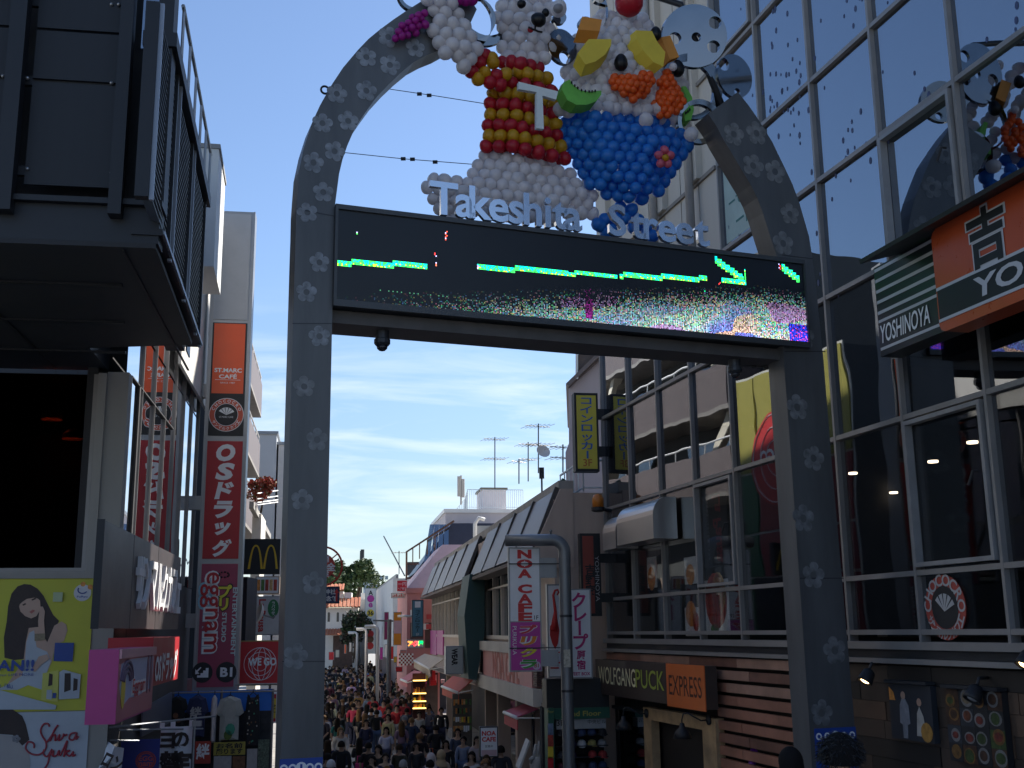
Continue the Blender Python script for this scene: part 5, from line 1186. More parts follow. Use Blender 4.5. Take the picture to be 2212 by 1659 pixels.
# upper windows
frame_w = M('window_frame_cream', (.55, .49, .43), .55, .2, var=.08)
nglass = glass('old_glass', .22, (.35, .37, .37))
def windows(a, b, n):
    piece('window_head', P_NB, a, b, zwt - .08, zwt + .01, -.15, .03, frame_w, nb); piece('window_sill', P_NB, a, b, zwb - .06, zwb + .05, -.15, .06, frame_w, nb)
    zt = zwt - .62
    for i in range(n):
        u, v = a + (b - a) * i / n, a + (b - a) * (i + 1) / n
        for z0, z1 in ((zwb + .05, zt - .025), (zt + .025, zwt - .08)): piece('window_pane', P_NB, u + .03, v - .03, z0, z1, -.09, -.075, nglass, nb)
        piece('window_mullion', P_NB, u - .035, u + .035, zwb + .05, zwt - .08, -.12, .02, frame_w, nb)
        piece('curtain', P_NB, u + .1, v - .25, zwb + .1, zwt - .12, -.5, -.47, M('net_curtain', (.48, .48, .46), .9, var=.15, scale=4), nb)
    piece('window_mullion', P_NB, b - .035, b + .035, zwb + .05, zwt - .08, -.12, .02, frame_w, nb); piece('window_rail', P_NB, a, b, zt - .025, zt + .025, -.12, .01, frame_w, nb)
wB0, wB1 = nbs(1150)[0], nbs(1050)[0]; wA0, wA1 = nbs(1005)[0], sF - .3
windows(wB0, wB1, 5); windows(wA0, wA1, 9)
piece('wall_pier', P_NB, sN, wB0, zwb, zwt, -.4, 0, taupe, nb); piece('wall_pier', P_NB, wB1, wA0, zwb, zwt, -.4, 0, taupe, nb); piece('wall_pier', P_NB, wA1, sF, zwb, zwt, -.4, 0, taupe, nb)
# balcony bands, faded pink sign and louvres between them
d_ = .3; bB0 = nbs(1150, 1400, d_)[0]; bB1 = nbs(1028, 1400, d_)[0]
bandm = M('parapet_cream', (.58, .54, .48), .75, var=.12, scale=1.1, streak=True)
zu1, zu0 = P_NB.z(1030, 1384, d_), P_NB.z(1030, 1403, d_); zl1, zl0 = P_NB.z(1030, 1455, d_), P_NB.z(1030, 1474, d_)
n = 6
for i in range(n):
    u, v = bB0 + (bB1 - bB0) * i / n, bB0 + (bB1 - bB0) * (i + 1) / n
    piece('parapet_panel', P_NB, u + .008, v - .008, zu0, zu1, .0, d_, bandm, nb); piece('parapet_panel', P_NB, u + .008, v - .008, zl0 - .12, zl1, .0, d_, bandm, nb)
pinkfade = M('faded_pink', (.58, .26, .25), .6, var=.12, scale=1.2)
pa, pb = bB0 + .6, nbs(1044, 1440, d_ - .08)[0]
piece('fascia_sign', P_NB, pa, pb, zl1, zu0, -.1, d_ - .08, pinkfade, nb)
text(P_NB, (pa + pb) / 2 - .2, (zl1 + zu0) / 2, 'NOA CAFE', .8, M('faded_red', (.46, .08, .07), .6, var=.2), nb, d=d_ - .07, w=(pb - pa) * .55, bold=.03)
for i in range(12): piece('louvre_slat', P_NB, bB0 + .03, pa - .02, zl1 + .05 + i * (zu0 - zl1 - .1) / 12, zl1 + .09 + i * (zu0 - zl1 - .1) / 12, .05, d_ - .1, M('louvre_brown', (.11, .06, .055), .6), nb); piece('louvre_slat', P_NB, pb + .02, bB1 - .05, zl1 + .05 + i * (zu0 - zl1 - .1) / 12, zl1 + .09 + i * (zu0 - zl1 - .1) / 12, .05, d_ - .1, MATS['louvre_brown'], nb)
# ground floor: dark shopfronts and posts
gz = zl0 - .15
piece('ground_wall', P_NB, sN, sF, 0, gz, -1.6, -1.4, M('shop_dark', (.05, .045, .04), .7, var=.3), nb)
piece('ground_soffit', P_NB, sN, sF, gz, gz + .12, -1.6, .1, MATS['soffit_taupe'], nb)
for px, w in ((1165, .45), (1138, .2), (1098, .35), (1060, .3), (1035, .2), (985, .3), (955, .25)):
    s = nbs(px)[0]; piece('ground_post', P_NB, s - w / 2, s + w / 2, 0, gz, -.6, -.2, taupe, nb)
for i in range(9):
    s = sN + 1 + i * 1.9; piece('shop_window', P_NB, s, s + 1.5, .6, gz - .3, -1.05, -1.0, nglass, nb)
piece('step', P_NB, sN, sF, 0, .35, -1.4, -.2, concrete, nb)
# green fin between the two halves
PF = facing(1016, 38.0); teal = M('fin_teal', (.035, .085, .08), .6, var=.12, scale=1, streak=True)
mb = MB(); mb.prism(PF, [PF.uv(*p) for p in ((1015, 1240), (1047, 1240), (1047, 1365), (1030, 1469), (1012, 1467), (1003, 1330))], -2.2, 0); mb.build('green_fin', teal, nb)

# signs and awnings on that side
def box_sign(xa, ya, xb, yb, Y, name, label, face, frame=silver, th=.16, az=81.0, mx=.03, cat='sign', group=None):
    P = facing(xa, Y, az); s0, z1 = P.uv(xa, ya); s1, _ = P.uv(xb, ya); z0 = P.z((xa + xb) / 2, yb)
    t = thing(name, label, cat, P.pt((s0 + s1) / 2, z0, -th / 2), group)
    piece('sign_case', P, s0, s1, z0, z1, -th, -.006, frame, t); piece('sign_face', P, s0 + mx, s1 - mx, z0 + mx, z1 - mx, -.006, 0, face, t)
    return t, P, s0, s1, z0, z1
# street lamp pole with bent top, sign hung from it
PL_Y = 24.0; pole_m = M('lamp_pole_grey', (.20, .21, .22), .4, .5, var=.15, scale=2, streak=True)
pb_ = at(1226, 1500, PL_Y); zt_ = at(1226, 1166, PL_Y).z; xl = at(1092, 1166, PL_Y)
lp_ = thing('lamp_post', 'thick grey lamp post bent over like a pipe, carrying the white and magenta café sign', 'street lamp', (pb_.x, PL_Y, 0))
mb = MB(); mb.smooth = True; R_ = .26
path = [Vector((pb_.x, PL_Y, 0)), Vector((pb_.x, PL_Y, 2.0)), Vector((pb_.x, PL_Y, zt_ - R_))] + [Vector((pb_.x - R_ + R_ * math.cos(a), PL_Y, zt_ - R_ + R_ * math.sin(a))) for a in [math.radians(x) for x in (15, 30, 45, 60, 75, 90)]] + [Vector((xl.x, PL_Y, zt_))]
mb.tube(path, .125, 16); mb.build('pole', pole_m, lp_)
for z in (1.2, 3.4, 4.9): mb = MB(); mb.lathe((pb_.x, PL_Y, z), [(.131, 0), (.131, .05)], 16); mb.build('pole_band', alu_dk, lp_)
mb = MB(); mb.hexa([(pb_.x + sx * .07, PL_Y - .128 - sy * .006, zz) for sx in (-1, 1) for sy in (0, 1) for zz in (3.9, 4.25)]); mb.build('pole_sticker', M('sticker_faded', (.42, .40, .33), .7, var=.4, scale=20), lp_)
mb = MB(); mb.lathe((xl.x - .012, PL_Y, zt_), [(.105, 0), (.105, .01)], 16, (1, 0, 0)); mb.build('lamp_cover', M('lamp_cover', (.22, .22, .21), .4, var=.1), lp_)
mb = MB(); mb.smooth = True; mb.lathe((pb_.x - .28, PL_Y, zt_ + .12), [(.02, 0), (.02, .04), (.045, .07), (0, .1)], 10); mb.build('bolt_top', pole_m, lp_)
t, P, s0, s1, z0, z1 = box_sign(1098, 1182, 1167, 1451, PL_Y, 'hanging_cafe_sign', 'tall white over magenta sign hung from the bent lamp post', M('acrylic_white', (.78, .78, .79), .4, var=.04), M('sign_frame_grey', (.30, .30, .31), .4, .4), .14)
zm = P.z(1130, 1344); piece('magenta_face', P, s0 + .03, s1 - .03, z0 + .03, zm, 0, .003, magenta, t); piece('divider', P, s0 + .02, s1 - .02, zm, zm + .02, 0, .006, MATS['sign_frame_grey'], t)
sc_ = (s0 + s1) / 2
for ch, yy in (('N', 1197), ('O', 1218), ('A', 1239), ('C', 1272), ('A', 1293), ('F', 1313), ('E', 1333)):
    text(P, sc_, P.z(1130, yy), ch, .185, txt_red, t, d=.005, bold=.05, w=.30 if ch != 'O' else .34)
mb = MB()
for i in range(3): txt_add(mb, P, sc_, P.z(1130, 1218), '|', .13, d=.008, rot=60 * i, bold=.05)
mb.build('asterisk', txt_white, t)
text(P, s1 - .11, P.z(1150, 1334), '1F', .085, txt_black, t, d=.005, bold=.01)
text(P, s0 + .11, (P.z(1110, 1352) + P.z(1110, 1415)) / 2, 'PURIKURA', .085, txt_white, t, d=.006, rot=-90, w=P.z(1110, 1354) - P.z(1110, 1416))
ce = (P.z(1140, 1346) - P.z(1140, 1446)) / 4
for i, (ch, m_) in enumerate(zip('プリクラ', (M('pop_red', (.6, .03, .05), .5, var=0), M('pop_orange', (.75, .22, .02), .5, var=0), M('pop_yellow', (.72, .60, .03), .5, var=0), M('pop_green', (.05, .30, .04), .5, var=0)))):
    for mm, bb, dd in ((txt_white, .11, .006), (m_, .045, .010)): text(P, sc_ + .06, P.z(1140, 1346) - (i + .5) * ce - .01, ch, ce * .80, mm, t, d=dd, bold=bb, w=.33 + bb * .5, shear=.12)
flat(P, circ(s1 - .12, z0 + .12, .085, 18), M('badge_pale', (.55, .45, .55), .5, var=0), t, 'round_badge', .005, .007); text(P, s1 - .12, z0 + .12, 'B1', .08, M('lettering_brick', (.4, .06, .03), .5, var=0), t, d=.010, bold=.02)
for yy in (1218, 1400): mb = MB(); mb.tube([P.pt(s0, P.z(1130, yy), .02), P.pt(s1 + .55, P.z(1130, yy), .02)], .012, 6); mb.build('tie_bar', alu_dk, t)
piece('sign_bracket', P, s1, s1 + .35, P.z(1150, 1248), P.z(1150, 1205), -.1, -.03, silver, t); piece('sign_bracket', P, s1, s1 + .35, P.z(1150, 1440), P.z(1150, 1405), -.1, -.03, silver, t)
# swan sign and crêpe sign behind the pole
t, P, s0, s1, z0, z1 = box_sign(1181, 1262, 1212, 1464, 24.9, 'swan_sign', 'white vertical sign with a red swan-necked mark beside the lamp post', MATS['acrylic_white'])
mb = MB(); c = (s0 + s1) / 2; H_ = z1 - z0; mb.smooth = True
path = [(c + .06, .88), (c + .10, .91), (c + .08, .94), (c + .02, .93), (c - .02, .88), (c, .8), (c + .02, .7), (c, .6), (c - .02, .5)]
mb.tube([P.pt(a, z0 + b * H_, .004) for a, b in path], [.012, .02, .022, .024, .025, .028, .035, .06, .085], 8)
mb.build('swan_mark', txt_red, t); flat(P, [(c - .1, z0 + .55 * H_), (c + .06, z0 + .62 * H_), (c + .10, z0 + .5 * H_), (c + .06, z0 + .36 * H_), (c, z0 + .3 * H_), (c - .06, z0 + .36 * H_), (c - .11, z0 + .45 * H_)], txt_red, t, 'swan_body', .002, .006)
for i, w in enumerate(('SWANSEA', 'CREPERIE', 'Tea room', 'Café B1')): pass
for i in range(4): piece('small_print', P, c - .11, c + .10 - .03 * (i % 2), z0 + (.26 - .055 * i) * H_, z0 + (.275 - .055 * i) * H_, 0, .004, txt_red, t)
t, P, s0, s1, z0, z1 = box_sign(1216, 1272, 1276, 1466, 25.0, 'crepe_sign', 'wide white sign with large magenta katakana half hidden by the lamp post', MATS['acrylic_white'])
mg = M('lettering_magenta', (.50, .02, .16), .5, var=0); vtext(P, (s0 + s1) / 2 + .04, z1 - .1, z0 + .62, 'クレープ', mg, t, d=.005, bold=.03, em=.36)
vtext(P, (s0 + s1) / 2 + .06, z0 + .60, z0 + .18, '原宿', mg, t, d=.005, bold=.03, em=.2); text(P, (s0 + s1) / 2, z0 + .1, 'SWEET BOX', .07, mg, t, d=.005, w=.5, bold=.03)
# cap shop between the two buildings
PC = facing(1181, 25.4, 80)
def pc(px, py, d=0): return PC.uv(px, py, d)
cx0, cx1 = pc(1181, 1500)[0], pc(1316, 1500)[0]
cp = thing('cap_shop', 'narrow shop under a green fascia with rows of caps, beside the lamp post', 'shop', PC.pt((cx0 + cx1) / 2, 0))
piece('upper_board', PC, cx0, cx1, pc(1240, 1529)[1], pc(1240, 1466)[1], -.5, -.02, M('board_black', (.02, .022, .025), .5, var=.2), cp); piece('back_wall', PC, cx0, cx1, 0, pc(1240, 1529)[1], -.8, -.6, dark_int, cp)
piece('green_fascia', PC, pc(1197, 1540)[0], cx1, pc(1240, 1553)[1], pc(1240, 1529)[1], -.3, 0, green_sg, cp); text(PC, pc(1262, 1541)[0], pc(1262, 1541)[1], '2nd Floor', .11, M('lettering_gold', (.42, .38, .08), .5, var=0), cp, d=.006, w=.75, bold=.02)
piece('green_side', PC, cx0 + .02, pc(1197, 1540)[0] - .01, 0, pc(1190, 1529)[1], -.4, .02, green_sg, cp); text(PC, pc(1189, 1535)[0], pc(1189, 1537)[1], 'Floor', .06, MATS['lettering_gold'], cp, d=.026, w=.14)
piece('price_board', PC, pc(1203, 1560)[0], pc(1310, 1560)[0], pc(1250, 1575)[1], pc(1250, 1554)[1], -.3, -.05, M('board_grey', (.40, .40, .39), .6, var=.1), cp); text(PC, pc(1211, 1562)[0], pc(1211, 1562)[1], '3F', .13, txt_black, cp, d=-.04, bold=.02); text(PC, pc(1290, 1559)[0], pc(1290, 1559)[1], '中央ビル', .09, txt_black, cp, d=-.04, w=.4)
for i, (px, py, m_) in enumerate(((1189, 1575, food_pale if False else M('photo_blue', (.15, .2, .3), .5, var=.5, scale=10)), (1189, 1600, food_red), (1189, 1625, yellow), (1189, 1648, red))):
    s, z = pc(px, py); piece('side_print', PC, s - .06, s + .06, z - .12, z + .12, .02, .026, m_, cp)
rs = random.Random(8); capn = {}
cap_cols = [(.02, .02, .025), (.02, .02, .025), (.05, .05, .06), (.55, .55, .55), (.12, .03, .04), (.05, .03, .09), (.03, .05, .12), (.35, .3, .1), (.3, .03, .03), (.25, .25, .26), (.02, .12, .06)]
capm = objcol('cap_cloth', .8, .3)
mb = MB(); mb.smooth = True
mb.lathe((0, 0, 0), [(.10, 0), (.098, .04), (.08, .085), (.045, .11), (0, .118)], 12, caps=False)
mb.add([(.1 * math.sin(a), -.1 * math.cos(a), .0) for a in [math.radians(x) for x in (-70, -35, 0, 35, 70)]] + [(.085 * math.sin(a) * 1.05, -.1 * math.cos(a) - .08 * math.cos(a) , -.02) for a in [math.radians(x) for x in (-70, -35, 0, 35, 70)]], [(i, i + 1, 6 + i, 5 + i) for i in range(4)])
cap_me = mb.mesh('cap', capm)
for r in range(5):
    z = pc(1270, 1585)[1] - r * .23
    piece('shelf', PC, pc(1203, 1600)[0], cx1 - .05, z - .035, z - .015, -.55, -.02, MATS['board_black'], cp)
    s = pc(1200, 1600)[0] + .16
    while s < cx1 - .1:
        if rs.random() < .9:
            o = bpy.data.objects.new('cap', cap_me); COL.objects.link(o); o.location = PC.pt(s, z - .014, -.12 + rs.uniform(-.03, .03)); o.rotation_euler = (rs.uniform(-.0, .15), 0, rs.uniform(-.6, .6)); q_ = rs.randrange(len(cap_cols)); o.color = (*cap_cols[q_], 1)
            k = ('black', 'jet black', 'charcoal', 'white', 'maroon', 'purple', 'navy', 'mustard', 'red', 'grey', 'green')[q_]; capn[(k, r)] = capn.get((k, r), 0) + 1
            tag(o, '%s %s cap from the lamp post on the %s shelf of the cap shop' % (('first', 'second', 'third', 'fourth', 'fifth', 'sixth')[capn[(k, r)] - 1], k, ('top', 'second', 'third', 'fourth', 'lowest')[r]), 'cap', 'caps on the cap shop shelves')
        s += .225
# standing café sign, leaning boards, big hand
t, P, s0, s1, z0, z1 = box_sign(1036, 1570, 1076, 1636, 30.0, 'standing_sign', 'white standing café sign with red capitals at the kerb in front of the brown building', MATS['acrylic_white'], alu_dk)
for w, yy in (('NOA', 1584), ('CAFE', 1597)): text(P, (s0 + s1) / 2, P.z(1056, yy), w, .115, txt_red, t, d=.004, w=.36, bold=.04)
text(P, (s0 + s1) / 2, P.z(1056, 1612), '営業中', .06, txt_black, t, d=.004, w=.2)
piece('pink_strip', P, s0 + .04, s1 - .04, z0 + .04, z0 + .18, 0, .004, M('strip_pink', (.6, .4, .42), .5), t); piece('leg', P, s0 + .03, s0 + .07, 0, z0, -.1, -.05, alu_dk, t); piece('leg', P, s1 - .07, s1 - .03, 0, z0, -.1, -.05, alu_dk, t)
a = [at(*p) for p in ((1136, 1594, 27.5), (1143, 1600, 27.3), (1121, 1660, 27.0), (1113, 1655, 27.2))]
mb = MB(); mb.slab(*a, .05); mb.build('leaning_board', M('board_white', (.58, .58, .55), .5, var=.12, scale=6), None, 'narrow white board leaning at a slant beside the big grey hand', 'board')
hand = thing('hand_sculpture', 'pale grey hand sculpture raising two fingers in front of the cap shop', 'sculpture', (at(1160, 1640, 26.6).x, 26.6, 0))
hm = M('plaster_grey', (.42, .40, .37), .8, var=.15, scale=5); mb = MB(); mb.smooth = True; hx = at(1160, 1640, 26.6); hz = hx.z; hx = hx.x
mb.tube([(hx, 26.6, 0), (hx, 26.6, hz - .35), (hx, 26.6, hz - .1), (hx + .01, 26.6, hz + .06)], [.13, .14, .17, .14], 12)
for dx, top, x2 in ((-.075, .33, -.02), (.005, .40, .06), (.06, .12, .07), (.1, .08, .11)): mb.tube([(hx + dx, 26.55, hz), (hx + (dx + x2) / 2, 26.54, hz + top * .5), (hx + x2, 26.54, hz + top)], [.045, .04, .03], 8)
mb.tube([(hx - .12, 26.55, hz - .08), (hx - .15, 26.45, hz + .02), (hx - .06, 26.42, hz + .05)], [.045, .04, .03], 8); mb.build('hand', hm, hand)
# awnings
def awning(A, B, C, D, mt, vh, label, vm=None, txt_=None):
    P4 = [at(*p) for p in (A, B, C, D)]; t = thing('shop_awning', label, 'awning', P4[0] * .5 + P4[2] * .5, 'awnings along the right side of the street')
    mb = MB(); mb.slab(*P4, .03); mb.build('canopy', mt, t)
    a, b = P4[0], P4[1]; mb = MB(); mb.slab(a, b, b - Vector((0, 0, vh)), a - Vector((0, 0, vh)), .02); mb.build('valance', vm or mt, t)
    mb = MB(); mb.smooth = True; mb.tube([a, b], .05, 8); mb.tube([a, P4[3] - Vector((0, 0, .3))], .018, 6); mb.tube([b, P4[2] - Vector((0, 0, .3))], .018, 6); mb.build('front_bar', white, t)
    return t
awning((1089, 1539, 32.5), (1117, 1551, 30.0), (1182, 1524, 29.4), (1158, 1512, 32.0), M('awning_rose', (.42, .07, .13), .7, var=.1, scale=2), .30, 'faded pink awning with a red lettered edge, nearest the cap shop', M('valance_red', (.48, .06, .07), .7, var=.1))
awning((955, 1483, 42), (990, 1497, 38.8), (1022, 1470, 38.5), (979, 1461, 41.6), M('awning_salmon', (.55, .10, .07), .7, var=.1, scale=2), .28, 'salmon red awning over the bottle display beside the green fin')
awning((894, 1427, 52), (929, 1446, 47.5), (960, 1424, 47), (918, 1413, 51.5), M('awning_beige', (.50, .42, .34), .7, var=.12, scale=2), .30, 'striped beige awning farther along the right side')
awning((866, 1468, 50), (880, 1474, 48), (912, 1452, 47.6), (895, 1449, 49.6), M('awning_pink2', (.52, .16, .18), .7, var=.1), .2, 'small pink awning under the beige one')
# neighbouring small signs
t, P, s0, s1, z0, z1 = box_sign(963, 1396, 1001, 1456, 38.6, 'grey_shop_sign', 'pale grey shop sign with black vertical lettering at the foot of the green fin', M('sign_pale_grey', (.52, .52, .48), .5, var=.05), th=.6)
text(P, (s0 + s1) / 2, (z0 + z1) / 2 + .1, 'WEAR', .2, txt_black, t, d=.004, rot=-90, w=.55, bold=.05); pass
t, P, s0, s1, z0, z1 = box_sign(890, 1296, 915, 1376, 46.5, 'blue_locker_sign', 'blue vertical sign with black katakana hanging over the right side of the street', M('locker_blue', (.07, .20, .28), .5, var=.05), alu_dk)
vtext(P, (s0 + s1) / 2 - .01, z1 - .38, z0 + .2, 'コインロッカー', txt_black, t, d=.005, bold=.02, wx=1.7); piece('white_badge', P, s0 + .12, s1 - .12, z1 - .3, z1 - .06, 0, .004, MATS['acrylic_white'], t); text(P, (s0 + s1) / 2, z0 + .1, '1F', .1, txt_white, t, d=.006)
mb = MB(); mb.smooth = True; a = at(859, 1331, 46.6); b = at(890, 1331, 46.6); mb.tube([a, b], .045, 8); mb.build('pipe_arm', white, t)
t, P, s0, s1, z0, z1 = box_sign(879, 1381, 916, 1400, 46.8, 'neon_sign', 'small white lightbox with glowing green and red lettering', MATS['acrylic_white'], silver)
for ch, m_, k in (('ア', (1, .3, .05), .2), ('イ', (1, .05, .05), .4), ('ス', (1, .1, .1), .58), ('屋', (.0, 1, .15), .8)): text(P, s0 + k * (s1 - s0), (z0 + z1) / 2, ch, .2, M('neon_%s' % ch, m_, .5, var=0, emit=1.2), t, d=.004, bold=.05)
t, P, s0, s1, z0, z1 = box_sign(857, 1253, 880, 1278, 62, 'red_roof_sign', 'red square sign with white print above the pink building', M('roof_sign_red', (.62, .03, .05), .5, var=.04), white)
text(P, (s0 + s1) / 2, z1 - .22, '一円', .2, txt_white, t, d=.004); text(P, (s0 + s1) / 2, z0 + .16, 'ヘア東京', .14, txt_white, t, d=.004, w=.45)
t, P, s0, s1, z0, z1 = box_sign(845, 1281, 878, 1292, 63, 'long_white_sign', 'long narrow white sign under the red square sign', offwhite, silver); [piece('print_mark', P, s0 + .08 + k * .09, s0 + .14 + k * .09, z0 + .07, z0 + .13 + .05 * (k % 3), 0, .004, MATS['faded_red'], t) for k in range(int((s1 - s0 - .15) / .09))]
t, P, s0, s1, z0, z1 = box_sign(850, 1322, 868, 1394, 60, 'orange_banner', 'orange and pale pink vertical banner sign on the right side', M('banner_orange', (.75, .28, .02), .6, var=.04), silver); piece('pink_part', P, s0 + .03, s1 - .03, z0 + .6, z0 + 1.25, 0, .004, M('banner_pink', (.62, .40, .44), .6, var=.04), t)
t, P, s0, s1, z0, z1 = box_sign(830, 1322, 840, 1382, 66, 'plum_banner', 'narrow plum coloured banner beside the orange banner', M('banner_plum', (.25, .03, .12), .6, var=.05), silver)
PK = facing(862, 52.0)
s0, z1 = PK.uv(862, 1412); s1, z0 = PK.uv(893, 1437); t = thing('checker_sign', 'red and white checkered board over the crowded shopfront', 'sign', PK.pt((s0 + s1) / 2, z0)); n = 8
for i in range(n):
    for j in range(6): piece('check_square', PK, s0 + i * (s1 - s0) / n, s0 + (i + 1) * (s1 - s0) / n, z0 + j * (z1 - z0) / 6, z0 + (j + 1) * (z1 - z0) / 6, -.05, 0, M('check_maroon', (.25, .02, .02), .5, var=0) if (i + j) % 2 else white, t)
for px, lab in ((936, 'magenta poster panel under the long windows, nearer the pink building'), (950, 'magenta poster panel under the long windows, nearer the green fin')):
    s0, z1 = P_NB.uv(px - 6, 1362, .05); s1, z0 = P_NB.uv(px + 7, 1415, .05); o = piece('shop_poster', P_NB, s0, s1, z0, z1, .01, .06, magenta, None); tag(o, lab, 'poster', 'magenta posters')
# lit shelves and goods under the salmon and beige awnings
t = thing('shelf_display', 'tall shelves with glowing warm strips beside the beige awning', 'display', at(907, 1600, 46.0))
PD = facing(893, 46.2); s0, s1 = PD.s(893), PD.s(921); zz = [PD.z(907, y) for y in (1470, 1498, 1515, 1530)]
piece('shelf_back', PD, s0, s1, 0, PD.z(907, 1455), -.4, -.3, M('display_maroon', (.10, .025, .02), .6, var=.3), t)
for z in zz: piece('light_strip', PD, s0, s1, z - .02, z + .02, -.05, 0, M('strip_glow', (1, .62, .15), .5, var=0, emit=2.0), t); piece('shelf_board', PD, s0, s1, z - .06, z - .02, -.3, 0, dark_int, t)
rs = random.Random(9)
for z in zz[1:]:
    for k in range(9): piece('jar', PD, s0 + .04 + k * (s1 - s0 - .08) / 9, s0 + .04 + (k + .7) * (s1 - s0 - .08) / 9, z + .02, z + .02 + rs.uniform(.12, .22), -.2, -.08, rs.choice([food_or, yellow, food_red, MATS['food_brown'], txt_black]), t)
t = thing('goods_rack', 'rack of small hanging goods under the salmon awning', 'display', at(1000, 1600, 38))
PG = facing(980, 38.4); s0, s1 = PG.s(980), PG.s(1022)
piece('rack_back', PG, s0, s1, 0, PG.z(1000, 1500), -.5, -.4, M('rack_taupe', (.12, .10, .08), .7, var=.2), t)
for r in range(4):
    for k in range(9):
        if rs.random() < .85: x = s0 + .03 + k * (s1 - s0 - .05) / 9; z = PG.z(1000, 1512) - r * .28; piece('goods_pack', PG, x, x + .055, z - rs.uniform(.12, .2), z, -.38, -.34, rs.choice([food_tan, food_or, MATS['acrylic_white'], yellow, food_grn, txt_black, MATS['food_brown']]), t)

# ------------------------------------------------------------------ buildings farther along and above, right side
def simple_block(name, label, P, s0, s1, z0, z1, d0, d1, m_, win=None, roofm=None, cat='building'):
    t = thing(name, label, cat, P.pt((s0 + s1) / 2, 0, (d0 + d1) / 2)); piece('wall', P, s0, s1, z0, z1, d0, d1, m_, t)
    if roofm: piece('roof_edge', P, s0 - .1, s1 + .1, z1 + .002, z1 + .18, d0 - .1, d1 + .1, roofm, t)
    return t
PPi = facing(882, 61.0); pinkw = M('pink_wall', (.50, .21, .20), .75, var=.08, scale=1, streak=True); pinkr = M('pink_roof', (.60, .42, .44), .6, var=.06)
s0, s1 = PPi.s(879), PPi.s(950); zt_ = PPi.z(890, 1281)
t = thing('pink_building', 'salmon pink building with a steep pale pink roof behind the brown one', 'building', PPi.pt((s0 + s1) / 2, 0))
piece('wall', PPi, s0, s1, 0, zt_, -9, 0, pinkw, t); piece('eave', PPi, s0 - .06, s1, zt_ + .002, zt_ + .25, -9, .08, pinkw, t)
mb = MB(); a, b = PPi.uv(962, 1172); mb.add([PPi.pt(s0, zt_ + .26, 0), PPi.pt(s1 + 3, zt_ + .26, 0), PPi.pt(a + 2.5, b, -1.5), PPi.pt(a, b, -1.5), PPi.pt(s0, zt_ + .26, -9), PPi.pt(s1 + 3, zt_ + .26, -9), PPi.pt(a + 2.5, b, -7), PPi.pt(a, b, -7)],
       [(0, 1, 2, 3), (4, 7, 6, 5), (0, 3, 7, 4), (1, 5, 6, 2), (3, 2, 6, 7)]); mb.build('roof', pinkr, t)
for px in (886, 900, 918): s = PPi.s(px); piece('shop_opening', PPi, s, s + .35, PPi.z(px, 1400), PPi.z(px, 1345), -.05, .01, M('opening_dark', (.10, .05, .045), .6, var=.3), t)
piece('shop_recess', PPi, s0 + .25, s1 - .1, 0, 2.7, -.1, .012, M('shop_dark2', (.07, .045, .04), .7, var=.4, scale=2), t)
rs = random.Random(44)
for k in range(16): q = s0 + .3 + rs.random() * 1.5; z = rs.uniform(1.5, 2.9); piece('shop_banner', PPi, q, q + rs.uniform(.12, .4), z, z + rs.uniform(.15, .5), .02, .05 + .02 * k, rs.choice([red, magenta, yellow, white, MATS['valance_red'], MATS['banner_pink'], txt_black, MATS['awning_rose']]), t)
for k in range(8): q = s0 + .1 + rs.random() * 1.0; z = zt_ - rs.uniform(.8, 2.2); piece('wall_notice', PPi, q, q + rs.uniform(.2, .45), z, z + rs.uniform(.15, .35), .01, .03 + .01 * k, rs.choice([white, MATS['banner_pink'], MATS['valance_red'], offwhite, orange]), t)
# dark slanted roof with rusty frame
PD2 = facing(876, 71.0); t = thing('slanted_roof_building', 'dark building with slanting glazed roof and a rusty steel balcony frame', 'building', PD2.pt(1.5, 0))
rust = M('rusty_steel', (.10, .055, .035), .7, .2, var=.3, scale=3); s0 = PD2.s(877); s1 = PD2.s(990); za, zb_ = PD2.z(877, 1192), PD2.z(985, 1127)
piece('wall', PD2, s0 + .9, s1 + 3, 0, PD2.z(900, 1235), -7, -.3, charcoal, t)
mb = MB(); mb.add([PD2.pt(s0 + .5, PD2.z(900, 1238), .1), PD2.pt(s1 + 3, PD2.z(900, 1238), .1), PD2.pt(s1 + 3, zb_, -1), PD2.pt(s1 - .3, zb_, -1), PD2.pt(s0 + .5, PD2.z(900, 1238), -8), PD2.pt(s1 + 3, PD2.z(900, 1238), -8), PD2.pt(s1 + 3, zb_, -7), PD2.pt(s1 - .3, zb_, -7)], [(0, 1, 2, 3), (4, 7, 6, 5), (0, 3, 7, 4), (1, 5, 6, 2), (3, 2, 6, 7)]); mb.build('slanted_roof', M('roof_navy', (.045, .05, .07), .35, .3, var=.1), t)
mb = MB(); mb.tube([PD2.pt(s0, 0 + 3, 0), PD2.pt(s0, za, 0), PD2.pt(s1 - .2, zb_ + .1, -.6)], .07, 6)
for f in (.12, .25, .4, .55): mb.tube([PD2.pt(s0 + f * (s1 - s0), za + f * (zb_ - za), 0), PD2.pt(s0 + f * (s1 - s0), za + f * (zb_ - za) - .9, .0)], .035, 5)
mb.tube([PD2.pt(s0, za - .75, 0), PD2.pt(s0 + .8, za - .75, 0)], .04, 5); mb.tube([PD2.pt(s0, za - 1.6, 0), PD2.pt(s0 + .9, za - 1.6, 0)], .05, 5); mb.build('balcony_frame', rust, t)
